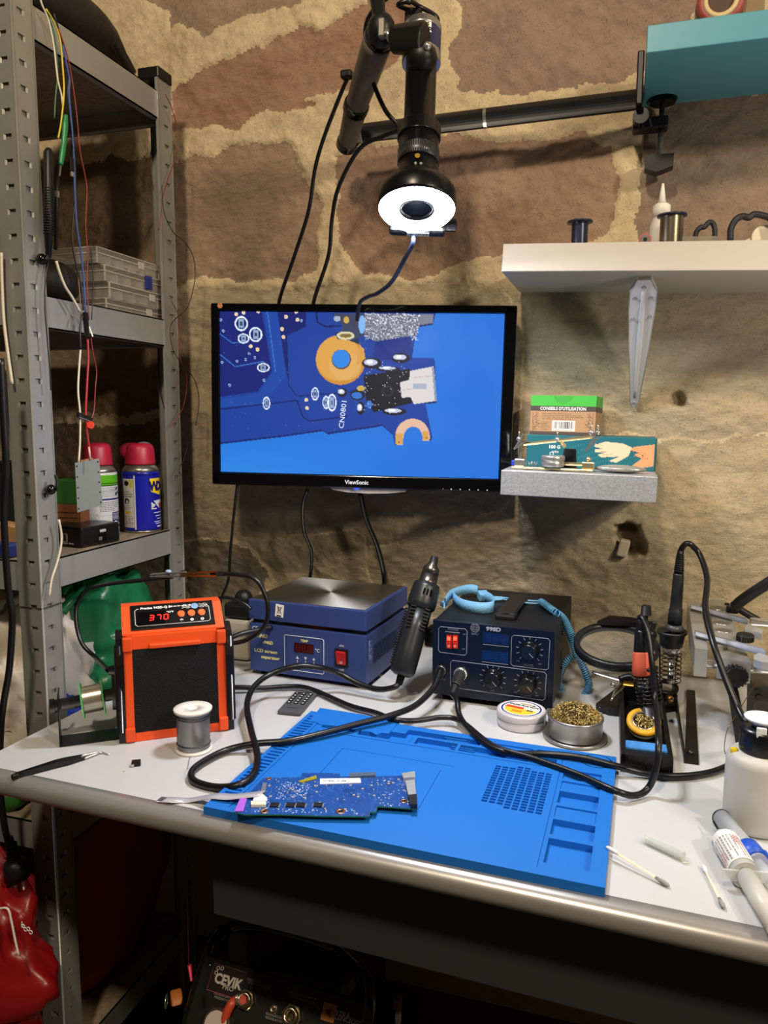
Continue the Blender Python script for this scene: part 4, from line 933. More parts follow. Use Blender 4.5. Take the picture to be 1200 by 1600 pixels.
# ================================================================ laptop circuit board and ribbon
def make_pcb():
    z = .7668; zt = .0016
    out = [(366, 1269), (380, 1250), (410, 1216), (470, 1214), (472, 1208), (530, 1208), (532, 1213), (590, 1213), (648, 1211), (650, 1240), (652, 1264), (590, 1260), (588, 1269), (578, 1269), (578, 1276), (500, 1275), (440, 1273), (382, 1273)]
    W3 = [PZ(x, y, z) for x, y in out]; o = PZ(366, 1269, z); ux = (PZ(578, 1276, z)-PZ(380, 1272, z)).normalized()
    F = frame(o, ux, y=(0, 1, 0)); F = frame(o, ux, y=V((0, 0, 1)).cross(ux)); I = F.inverted()
    t = thing('circuit_board', 'blue laptop circuit board lying on the blue mat', 'circuit board', F)
    L = lambda px, py, dz=0.: (I @ PZ(px, py, z+dz))
    pl = [(L(x, y).x, L(x, y).y) for x, y in out]
    B().prism(pl, -.0013, 0).build('board', mat('pcb_edge', '#1f6a4c', .5), t)
    # printed copper side
    x0, x1 = min(p[0] for p in pl), max(p[0] for p in pl); y0, y1 = min(p[1] for p in pl), max(p[1] for p in pl)
    w = 300; h = int(w*(y1-y0)/(x1-x0)); im = Img(w, h, '#1a4a98')
    def uv(px, py): q = L(px, py); return ((q.x-x0)/(x1-x0)*w, (1-(q.y-y0)/(y1-y0))*h)
    for i in range(240):
        x, y = random.uniform(0, w), random.uniform(0, h); l = random.uniform(4, 22); a = random.choice((0, pi/2, pi/4)); im.line([(x, y), (x+l*cos(a), y+l*sin(a))], random.uniform(.5, 1.2), random.choice(('#123a80', '#2a62b4', '#164290', '#3570c0')), .8)
    for i in range(40): im.ell(random.uniform(0, w), random.uniform(0, h), random.uniform(4, 12), random.uniform(3, 9), random.choice(('#0f3270', '#1a468c', '#15408a')), .5)
    im.speck(420, '#9fb6d8', 0, 0, w, h, .7, .8); im.speck(160, '#e2ebf4', *uv(440, 1222), *uv(480, 1250), .9, .9); im.speck(60, '#f0f4f8', *uv(400, 1262), *uv(560, 1272), 1., .9); im.speck(50, '#dbe6f2', *uv(590, 1216), *uv(645, 1262), 1., .9)
    inside = inpoly(np.linspace(x0, x1, w)[None].repeat(h, 0), np.linspace(y1, y0, h)[:, None].repeat(w, 1), pl)
    b = B(); b.v = [V((x0+(x1-x0)*i/(w-1), y1-(y1-y0)*j/(h-1), .0002)) for j in range(h) for i in range(w)]
    b.f = [(j*w+i, (j+1)*w+i, (j+1)*w+i+1, j*w+i+1) for j in range(h-1) for i in range(w-1) if inside[j, i] and inside[j+1, i+1] and inside[j, i+1] and inside[j+1, i]]; b.s = [False]*len(b.f)
    ob = b.build('printed_traces', attr_mat('pcb_print', .32, coat=.3), t); at_ = ob.data.attributes.new('ink', 'FLOAT_COLOR', 'POINT'); at_.data.foreach_set('color', np.concatenate([im.a.reshape(-1, 3), np.ones((w*h, 1))], 1).ravel().astype(np.float32))
    chip = mat('chip_black', '#1b1d22', .35); sold = mat('solder_tin_metal', '#c2c6ca', .3, .55); copper = mat('bare_copper', '#c08a6a', .3, .9)
    for px in (429, 454, 470, 497):
        q = L(px, 1259); q.z = .0012; c = B().box(q, (.0098, .0085, .0016), R=M4.Rotation(-.06, 4, 'Z'), bev=.0003).build('memory_chip', chip, t)
        pn = B()
        for i in range(7):
            for s in (-1, 1): pn.box(q+V((s*.0056, (i-3)*.0012, -.0006)), (.0016, .0006, .0004))
        pn.build('chip_pins', sold, c, kind='stuff')
    for px, py, r in ((413, 1268, .0048), (532, 1268, .0054), (631, 1252, .0042), (420, 1217, .0032)):
        q = L(px, py); b = B().rev(q+V((0, 0, .0003)), q+V((0, 0, 1)), [(0, r*.5), (.0004, r*.5), (.0004, r), (0, r)], 20, caps=False); b.build('screw_pad', copper, t); B().cyl(q+V((0, 0, .0003)), q+V((0, 0, .0005)), r*.48, n=16).build('screw_hole', BLACK, t)
    def quad(name, pp, m, zz=.0006, th=.0004):
        b = B().prism([(L(*p).x, L(*p).y) for p in pp], zz-th, zz+th); return b.build(name, m, t)
    lb = quad('paper_label', [(500, 1218), (563, 1217), (564, 1224), (500, 1226)], WHITEP, .0007)
    ps = B()
    for i in range(18):
        q = L(506+i*2.1 if i < 12 else 534+(i-12)*1.2, 1221.5); ps.box((q.x, q.y, .0012), (random.uniform(.0005, .0014), random.choice((.002, .0032)), .0002))
    ps.build('label_print', mat('grey_print', '#6d7480', .6), lb, kind='stuff')
    quad('yellow_tape', [(466, 1222), (494, 1213), (495, 1218), (470, 1224)], mat('kapton', '#a5992a', .25, clear=.15), .0010)
    quad('purple_label', [(366.5, 1269), (375, 1249), (386, 1249), (380, 1269)], mat('purple_paper', '#a55ad0', .55), .0009)
    quad('connector', [(546, 1211), (587, 1210), (587, 1215), (546, 1216)], mat('dark_connector', '#5b6d84', .35, .3), .0016, .0014)
    quad('connector', [(407, 1242), (411, 1227), (417, 1227), (414, 1242)], mat('grey_connector', '#8c9096', .35, .5), .0016, .0014)
    quad('ribbon_socket', [(392, 1256), (416, 1256), (416, 1262), (392, 1262)], mat('ivory_plastic', '#d8d3c4', .45), .0020, .0016)
    sh = quad('connector_shell', [(633, 1227), (648, 1225), (650, 1248), (638, 1249)], sold, .0030, .0028); quad('connector_shell', [(628, 1214), (648, 1211), (649, 1220), (630, 1222)], sold, .0026, .0024)
    quad('usb_port', [(637, 1250), (651, 1248), (652, 1264), (642, 1264)], chip, .0030, .0028)
    for i in range(70):
        px, py = random.uniform(400, 640), random.uniform(1218, 1266)
        q = L(px, py)
        if not inpoly(np.array([[q.x]]), np.array([[q.y]]), pl)[0, 0]: continue
        if i == 0: cb = B()
        cb.box((q.x, q.y, .0005), random.choice(((.0018, .0010, .0009), (.0010, .0018, .0009), (.0026, .0022, .0011))))
    cb.build('small_components', mat('ceramic', '#b9b2a4', .4, .2), t, kind='stuff')
    ub = B()
    for i in range(14):
        q = L(random.uniform(400, 640), random.uniform(1222, 1262)); ub.box((q.x, q.y, -.0036), (.006, .006, .0044))
    ub.build('underside_components', chip, t, kind='stuff')
    # grey ribbon folded into the white socket
    rb = B(); r1 = [PZ(250, 1249, .7515), PZ(272, 1250, .753), PZ(292, 1251, .7505), PZ(310, 1248, .754), PZ(335, 1244, .762), PZ(362, 1245, .764), PZ(400, 1241, .770), PZ(410, 1240, .770)]
    rb.ribbon(r1, [V((.0008, .0066, 0)), V((.001, .0074, 0)), V((.001, .0080, 0))], .0005, 5)
    rbt = thing('ribbon_cable', 'grey flat ribbon cable reaching from the circuit board onto the white table', 'cable', r1[0])
    rb.build('flat_ribbon', mat('ribbon_grey', '#b3b2bb', .4, .1), rbt, W=True)
    f2 = B().prism([(p.x, p.y) for p in (PZ(395, 1252, .769), PZ(418, 1252, .769), PZ(417, 1247, .769), PZ(405, 1237, .769), PZ(398, 1244, .769))], .7693, .7699); f2.build('folded_end', mat('ribbon_white', '#d9dbe2', .4), rbt, W=True)
    f3 = B().prism([(p.x, p.y) for p in (PZ(394, 1257, .769), PZ(418, 1257, .769), PZ(418, 1252, .769), PZ(395, 1252, .769))], .7692, .7698); f3.build('blue_stiffener', mat('stiffener_blue', '#2a62c8', .4), rbt, W=True)
    f4 = B(); p = r1[0]; f4.box(p+V((.004, 0, .0006)), (.010, .0095, .0006), R=M4.Rotation(-.05, 4, 'Z')); f4.build('contact_end', mat('dull_contacts', '#777780', .35, .6), rbt, W=True)
make_pcb()

# ================================================================ orange soldering station with spool holder
OR = mat('orange_plastic', '#e2501c', .42)
def make_orange():
    L0, R0 = PZ(190, 1159, .7505), PZ(362, 1137, .7505)
    x = (R0-L0).normalized(); w = (R0-L0).length; F = frame((L0+R0)/2, x, z=V((0, 0, 1)))    # local x along the face, y into the body, z up
    t = thing('soldering_station', 'orange soldering station with black foam front and red digits', 'soldering station', F)
    h = .148; d = .085; lean = .010
    # side profile (y,z): front leans back a little, panel on top slopes
    prof = [(0, 0), (lean, h), (.052, h+.028), (d, h+.026), (d, 0)]
    P3 = lambda x_: [V((x_, y, z)) for y, z in prof]
    hw = w/2-.006
    B().add(P3(-hw)+P3(hw), [tuple(range(5)), tuple(range(5, 10))[::-1]]+[(i, 5+i, 5+(i+1) % 5, (i+1) % 5) for i in range(5)]).build('body', OR, t)
    # front frame proud of the body
    fy = lambda z: lean*z/h
    fr = B(); T = .012; n_ = -.006
    def bar(x0, x1, z0, z1): fr.hull8([V((x0, fy(z0)+n_, z0)), V((x1, fy(z0)+n_, z0)), V((x1, fy(z0)+.002, z0)), V((x0, fy(z0)+.002, z0))], [V((x0, fy(z1)+n_, z1)), V((x1, fy(z1)+n_, z1)), V((x1, fy(z1)+.002, z1)), V((x0, fy(z1)+.002, z1))])
    bar(-hw, hw, 0, T); bar(-hw, hw, h-.020, h-.002); bar(-hw, -hw+T, 0, h-.002); bar(hw-T, hw, 0, h-.002); o = fr.build('front_frame', OR, t)
    cb = B()
    for sx in (-1, 1):
        for z in (.001, h-.022): cb.box((sx*(hw-.006), fy(z+.01)-.008, z+.010), (.013, .006, .020), bev=.002)
    cb.box((0, fy(.135)-.0075, .131), (.07, .005, .007), bev=.002)
    cb.build('frame_lug', OR, o, kind='stuff')
    fm = mat('black_foam', '#0e0e12', .8, bump=1.0, bscale=650, spec=.35, var=.95, vscale=800)
    B().box((0, 0, 0), (2*hw-2*T+.001, .006, h-.031)).xf(M4.Translation((0, fy(h/2)-.003, h/2-.004)) @ M4.Rotation(-math.atan(lean/h), 4, 'X')).build('foam_filter', fm, t)
    # black side handles
    for sx in (-1, 1):
        b = B(); pr = [(-.006, .0), (-.006, .110), (.004, h-.004), (.020, h+.004), (.040, h), (.04, 0)]
        b.prism(pr, 0, .010, M4(((0, 0, sx, sx*(hw-.001)), (1, 0, 0, 0), (0, 1, 0, 0), (0, 0, 0, 1)))); b.build('side_grip', mat('grip_black', '#141112', .22), t)
        c = B().cyl((sx*(hw+.006), -.008+.002, .016), (sx*(hw+.006), fy(h)-.006, h-.012), .0055, n=14); c.build('grip_edge', MATS['grip_black'], t)
    # sloped panel
    a = V((-hw+.012, lean+.004, h+.003)); e = V((0, .038, .0255)); ex = V((2*hw-.024, 0, 0)); nn = ex.normalized().cross(e.normalized())
    G = frame(a+nn*.0012, ex, y=e); PW, PH = ex.length, e.length
    pb = B().box((PW/2, PH/2, -.0005), (PW, PH, .0022), bev=.0006); pb.xf(G); pp = pb.build('control_panel', mat('panel_black', '#0c0c0e', .28), t)
    ln = B(); wl = mat('panel_white', '#dcdcd8', .5)
    m_ = .006; q = [(m_+.003, m_), (PW-m_-.003, m_), (PW-m_, m_+.003), (PW-m_, PH-m_-.006), (PW-m_-.003, PH-m_-.002), (PW*.93, PH-m_-.002)]
    ln.tube([G @ V((x_, y_, .0007)) for x_, y_ in q], .0005, 5, smooth=0); ln.tube([G @ V((x_, y_, .0007)) for x_, y_ in [(m_+.003, m_), (m_, m_+.003), (m_, PH-m_-.005), (m_+.003, PH-m_-.002), (PW*.10, PH-m_-.002)]], .0005, 5, smooth=0); ln.build('panel_outline', wl, pp)
    T_ = lambda s, x_, y_, sz, m, **k: text(s, sz, G @ M4.Translation((x_, y_, .0008)), m, pp, **k)
    T_('Precise 942D-Q S+', PW*.12, PH-.0075, .0056, wl, align='LEFT', bold=.04); fb_ = B(); [fb_.box((PW*.49+i*.0052, PH-.0072, .0008), (.0040, .0014, .0002)) for i in range(7)]; fb_.xf(G).build('fine_print', wl, pp, kind='stuff')
    disp = B().box((PW*.24, PH*.43, .0007), (PW*.32, PH*.52, .0005)); disp.xf(G).build('display', BLACKG, pp)
    red = mat('red_digits', '#300000', .4, emit='#ff1a12', es=6.0)
    seg = {'3': 'abcdg', '7': 'abc', '0': 'abcdef'}
    S7 = {'a': (0, 1, 1), 'b': (.5, .5, 0), 'c': (.5, -.5, 0), 'd': (0, -1, 1), 'e': (-.5, -.5, 0), 'f': (-.5, .5, 0), 'g': (0, 0, 1)}
    for i, ch in enumerate('370'):
        b = B()
        for s in seg[ch]:
            sx, sy, hz = S7[s]; b.box((PW*.245+i*.0098+sx*.0056+sy*.0006, PH*.43+sy*.0044, .0011), (.0046, .0012, .0003) if hz else (.0013, .0036, .0003))
        b.xf(G).build('digit', red, pp)
    T_('°C/°F', PW*.47, PH*.62, .0042, wl, bold=.05)
    for i, s in enumerate(('*', '-', '+')):
        x_ = PW*(.60+.125*i); c = B().cyl((x_, PH*.50, 0), (x_, PH*.50, .003), .0052, n=20, bev=.0008); c.xf(G).build('button', mat('orange_button', '#e8672f', .4), pp)
        if s != '*': B().cyl((x_, PH*.245, .0005), (x_, PH*.245, .0008), .0024, n=16).xf(G).build('button_mark', wl, pp); T_(s, x_, PH*.245, .006, BLACKG, ext=.0005)
        else: T_(s, x_, PH*.20, .010, wl, bold=.05)
    wv = B()
    for k in range(3):
        for s in (-1, 1): wv.tube([G @ V((PW*.775+s*(.006+.004*i), PH*.80+(k-1)*.0027+.0009*(-1)**i, .0008)) for i in range(4)], .0005, 4, smooth=4)
    wv.build('wave_emblem', wl, pp, kind='stuff')
    b = B().cyl((PW*.775, PH*.80, .0004), (PW*.775, PH*.80, .0009), .0052, n=20); b.xf(G).build('emblem_disc', mat('emblem_blue', '#7d9cc4', .4), pp)
    # cable gland on the left side
    B().cyl((-hw-.008, .055, .085), (-hw-.020, .055, .085), .008, .006, 14).build('cable_gland', BLACK, t); B().box((-hw-.006, .045, .088), (.012, .03, .05), bev=.003).build('socket_block', BLACK, t)
    return t, F, hw
OT, OF, OHW = make_orange()
def make_holder():
    a = PZ(93, 1166, .7505); b = PZ(190, 1153, .7505); x = (b-a).normalized(); w = (b-a).length; F = frame(a, x, z=V((0, 0, 1)))
    t = thing('solder_holder', 'black bent metal holder with a rod beside the orange station', 'holder', F)
    B().box((w/2, .014, .0012), (w, .036, .0016)).build('base_plate', BLACKM, t); B().box((.0008, .014, .036), (.0014, .036, .072), bev=.0004).build('side_plate', BLACKM, t)
    B().cyl((-.006, .014, .052), (w-.006, .014, .060), .0085, n=20).build('rod', BLACK, t); B().cyl((-.010, .014, .0515), (-.004, .014, .052), .0105, n=18).build('rod_end', BLACK, t)
    B().cyl((w-.010, .014, .062), (w-.004, .014, .062), .024, n=24).build('end_disc', BLACK, t)
    ax = V((1, 0, .008/w)).normalized(); c = V((.030, .014, .0555))
    A = F @ M4.Translation(c); s = thing('solder_spool', 'small spool of bright solder with green flanges on the black rod', 'spool', A)
    gr = mat('green_flange', '#3f9a4a', .4)
    B().cyl(ax*.0, ax*.0016, .0245, n=32).build('flange', gr, s); B().cyl(ax*.0275, ax*.0291, .0245, n=32).build('flange', gr, s)
    w_ = B(); pr = []; z = .0016
    while z < .0275: pr += [(z, .0183), (z+.0006, .0190)]; z += .0013
    w_.rev((0, 0, 0), ax, pr, 28, caps=False).build('wound_solder', mat('solder_wire', '#b5b09f', .28, .75), s)
    return F
make_holder()
# big white spool
p = PZ(303, 1170, .7505); k = S(p)
t = thing('solder_spool', 'large white spool of grey solder wire in front of the orange station', 'spool', (p.x, p.y, .7505))
wf = mat('white_flange', '#dedad2', .4); R = .0265*1.0; Hs = .058
B().lathe((0, 0, 0), [(.0245, 0), (.0250, .0006), (.0250, .0028), (.0215, .0034)], 36).build('flange', wf, t)
B().rev((0, 0, Hs-.0042), (0, 0, 1), [(0, .0215), (.0008, .0252), (.0036, .0255), (.0042, .0250), (.0042, .0075), (-.004, .0070), (-.004, .0001)], 36).build('flange', wf, t)
w_ = B(); pr = []; z = .0032
while z < Hs-.0045: pr += [(.0210, z), (.0218, z+.0005)]; z += .0011
w_.lathe((0, 0, 0), pr, 36, False).build('wound_solder', mat('lead_wire', '#a4a6aa', .33, .6), t)
for z in (.010, .046, .049): B().torus((0, 0, z), (.02, .03, 1), .0221, .0007, 36, 6).build('loose_turn', mat('dark_lead', '#4d4f54', .35, .8), t)
w2 = B(); I = M4.Translation(-V((p.x, p.y, .7505)))
w2.tube([I @ q for q in (PZ(300, 1160, .764), PZ(306, 1163, .762), PZ(304, 1172, .756), PZ(297, 1183, .7515), PZ(293, 1201, .7512))], .0005, 6).build('wire_end', MATS['lead_wire'], t)
# tweezers
def tweezers():
    a, b_ = PZ(24, 1213, .7535), PZ(163, 1172, .7535); x = b_-a; L = x.length; F = frame(a, x, z=V((0, 0, 1)))
    t = thing('tweezers', 'black tweezers with curved steel tips near the table corner', 'tweezers', F)
    bm = mat('tweezers_black', '#17181b', .4, .2)
    for s in (-1, 1):
        b = B(); pts = [(0, .0010, .0072), (.05*1, .0052, .0070), (L*.55, .0068, .0058), (L*.76, .0052, .0036)]
        for i in range(len(pts)-1):
            (xa, ya, ha), (xb, yb, hb) = pts[i], pts[i+1]
            b.hull8([V((xa, s*ya-.0006, -.003)), V((xb, s*yb-.0006, -.003)), V((xb, s*yb+.0006, -.003)), V((xa, s*ya+.0006, -.003))], [V((xa, s*ya-.0006, -.003+ha)), V((xb, s*yb-.0006, -.003+hb)), V((xb, s*yb+.0006, -.003+hb)), V((xa, s*ya+.0006, -.003+ha))])
        b.build('arm', bm, t)
        B().tube([V((L*.74, s*.0054, -.001)), V((L*.90, s*.0028, -.001)), V((L*.96, s*.001-.001, -.0015)), V((L*1.01, s*.0008-.012, -.0025))], [.0016, .0012, .0008, .0004], 6).build('tip', CHROME, t)
    B().box((.0, 0, .0004), (.010, .0052, .0066), bev=.002).build('heel', bm, t)
tweezers()
p = PZ(213, 1196, .7505); F = at(p, .55); b = B(); t = thing('small_connector', 'tiny black and silver connector lying alone on the white table', 'connector', F)
B().box((0, 0, .0035), (.011, .007, .0065), bev=.0006).build('shell', BLACK, t); B().box((-.0045, -.0015, .002), (.004, .006, .0036), bev=.0005).build('contacts', CHROME, t)
p = PZ(194, 1205, .7502); tag(B().box(p+V((0, 0, .0005)), (.003, .0015, .0008)).build('solder_crumb', mat('crumb', '#c9b98f', .5)), 'tiny crumb of solder beside the small connector', 'crumb')

# ================================================================ blue hot plate separator
def make_separator():
    z0 = .758; FL, FR, BR = PZ(391, 1046, z0), PZ(572, 1072, z0), PZ(627, 1018, z0)
    x = (FR-FL).normalized(); w = (FR-FL).length; F = frame(FL, x, z=V((0, 0, 1))); d = .195; w = w
    t = thing('hot_plate', 'blue screen separator hot plate with polished metal top under the monitor', 'hot plate', F)
    bl = mat('separator_blue', '#30437c', .42, .1); h1 = .0845; g = .007; h2 = .1255; h0 = .0
    B().box((w/2, d/2, h1/2), (w, d, h1), bev=.0012).build('lower_case', bl, t)
    B().box((w/2, d/2, h1+g/2), (w-.010, d-.010, g)).build('gap', BLACKG, t)
    B().box((w/2, d/2, (h1+g+h2)/2), (w+.002, d+.002, h2-h1-g), bev=.0015).build('upper_case', bl, t)
    m = bpy.data.materials.new('turned_steel'); m.use_nodes = True; n = m.node_tree.nodes; L = m.node_tree.links; bs = n['Principled BSDF']
    bs.inputs['Base Color'].default_value = (.62, .61, .58, 1); bs.inputs['Metallic'].default_value = 1; bs.inputs['Roughness'].default_value = .42; bs.inputs['Anisotropic'].default_value = .8; bs.inputs['Anisotropic Rotation'].default_value = .25
    tn = n.new('ShaderNodeTangent'); tn.direction_type = 'RADIAL'; tn.axis = 'Z'; L.new(tn.outputs[0], bs.inputs['Tangent'])
    o = B()
    c = V((w/2, d/2, h2)); N = 40; ww, dd = w-.006, d-.006
    o.add([V(((i/N-.5)*ww, (j/N-.5)*dd, .0012)) for j in range(N+1) for i in range(N+1)]+[V((sx*ww/2, sy*dd/2, 0)) for sx, sy in ((-1, -1), (1, -1), (1, 1), (-1, 1))], [(j*(N+1)+i, j*(N+1)+i+1, (j+1)*(N+1)+i+1, (j+1)*(N+1)+i) for j in range(N) for i in range(N)]+[((N+1)**2, (N+1)**2+1, N, 0), ((N+1)**2+1, (N+1)**2+2, (N+1)**2-1, N)])
    po = o.build('plate', m, t); po.location = c
    for xx, yy in ((.02, .02), (w-.02, .02), (.02, d-.02), (w-.02, d-.02)): B().cyl((xx, yy, -.0075), (xx, yy, .001), .009, n=16).build('foot', BLACK, t)
    # front print
    A = lambda px, z_: M4.Translation((px, -.0004, z_)) @ M4.Rotation(pi/2, 4, 'X')
    pw, py_ = mat('sep_white', '#cfd4d8', .6), mat('sep_yellow', '#ded98a', .6)
    text('CE', .0095, A(.011, h1-.0095), pw, t, bold=.01); text('..WIN®', .0090, A(.020, h1-.022), py_, t, shear=.2, bold=.03); text('-946D', .0078, A(.036, h1-.0325), py_, t, bold=.03)
    text('LCD screen', .0082, A(.0315, h1-.048), py_, t, bold=.02, sx=1.12); text('separator', .0082, A(.0405, h1-.0585), py_, t, bold=.02, sx=1.12)
    fx0, fx1, fz0, fz1 = .068, .142, .010, .070
    fr = B(); q = [(fx0+.002, fz0), (fx1-.002, fz0), (fx1, fz0+.002), (fx1, fz1-.002), (fx1-.002, fz1), (fx0+.002, fz1), (fx0, fz1-.002), (fx0, fz0+.002)]
    fr.tube([V((a, -.0003, b_)) for a, b_ in q], .00055, 5, True, 0).build('panel_outline', pw, t)
    text('TEMP', .0058, A(.106, fz1-.007), py_, t, bold=.02)
    B().box((.105, -.0002, fz1-.0195), (.036, .0014, .016)).build('display', mat('dark_red_window', '#340708', .15), t)
    dg = B(); S7 = ((0, 1, 1), (.5, .5, 0), (.5, -.5, 0), (0, -1, 1), (-.5, -.5, 0), (-.5, .5, 0), (0, 0, 1))
    for i in range(3):
        for sx, sy, hz in S7: dg.box((.0945+i*.0105+sx*.006, -.0010, fz1-.0195+sy*.0048), (.0048, .0002, .001) if hz else (.001, .0002, .0040))
    dg.build('unlit_digits', mat('unlit_red', '#5e1210', .4), t, kind='stuff')
    text('°C', .008, A(.130, fz1-.021), pw, t, bold=.02)
    for i, s in enumerate(('up', 'down', 'star')):
        xx = .0925+i*.0155; zz = fz1-.037; b = B()
        if s == 'star': b.prism([(xx+(.0027 if k % 2 == 0 else .0012)*cos(pi/2+k*pi/5), zz+(.0027 if k % 2 == 0 else .0012)*sin(pi/2+k*pi/5)) for k in range(10)], 0, .0004, M4(((1, 0, 0, 0), (0, 0, -1, -.0001), (0, 1, 0, 0), (0, 0, 0, 1))))
        else: k = 1 if s == 'up' else -1; b.prism([(xx-.0026, zz-.0022*k), (xx+.0026, zz-.0022*k), (xx, zz+.0026*k)], 0, .0004, M4(((1, 0, 0, 0), (0, 0, -1, -.0001), (0, 1, 0, 0), (0, 0, 0, 1))))
        b.box((xx, -.0002, zz-.0065), (.0008, .0005, .005)); b.build('%s_mark' % s, pw, t)
    B().box((.093, -.0012, fz1-.0495), (.008, .0024, .0035), bev=.0006).build('set_button', mat('red_button', '#a8242a', .35), t); B().cyl((.136, -.001, fz0+.013), (.136, .001, fz0+.013), .0014, n=10).build('hole', BLACK, t)
    sx_ = .1745; sz_ = .042
    B().box((sx_, -.0006, sz_), (.024, .0022, .031), bev=.0006).build('switch_frame', BLACK, t)
    k = B(); k.hull8([V((sx_-.008, -.0015, sz_-.0115)), V((sx_+.008, -.0015, sz_-.0115)), V((sx_+.008, .004, sz_-.0115)), V((sx_-.008, .004, sz_-.0115))], [V((sx_-.008, -.0078, sz_+.0115)), V((sx_+.008, -.0078, sz_+.0115)), V((sx_+.008, .004, sz_+.0115)), V((sx_-.008, .004, sz_+.0115))]); k.build('rocker', mat('red_rocker', '#c9202a', .3, coat=.3), t)
    text('O', .006, M4.Translation((sx_, -.0034, sz_-.007)) @ M4.Rotation(pi/2-.26, 4, 'X'), pw, t, ext=.0004)
    text('ON', .005, A(sx_, sz_+.0205), pw, t); text('OFF', .005, A(sx_, sz_-.0205), pw, t)
    # bin sticker on the upper case
    F2 = M4.Translation((.060, -.0016, h2-.0145)) @ M4.Rotation(.10, 4, 'Y'); st = B().box((0, 0, 0), (.0155, .0006, .0215)); st.xf(F2); so = st.build('sticker', WHITEP, t)
    ic = B(); bk = mat('black_ink', '#0b0b0b', .6)
    ic.box((0, -.0005, -.0088), (.0085, .0003, .0022))
    for pts in ([(-.0035, .006), (.0035, .006)], [(-.003, .0055), (-.002, -.0035), (.002, -.0035), (.003, .0055)], [(-.0045, -.005), (.0045, .0075)], [(.0045, -.005), (-.0045, .0075)]): ic.tube([V((a, -.0004, b_)) for a, b_ in pts], .00045, 4, smooth=0)
    ic.xf(F2).build('bin_symbol', bk, so, kind='stuff')
    # vent slots on the right side
    for i in range(15):
        B().box((w+.0001, .035+i*.0074, .044), (.0010, .0036, .030)).build('vent_slot', mat('slot_dark', '#141c38', .6), t)
    im = Img(30, 40, '#2b417f'); im.speck(60, '#aeb6c6', 6, 4, 22, 36, 1.2, .8)
    decal(im, flat((w+.0004, .006, .036), (0, .022, 0), (0, 0, .040)), 'scuffed_sticker', INK, t)
make_separator()

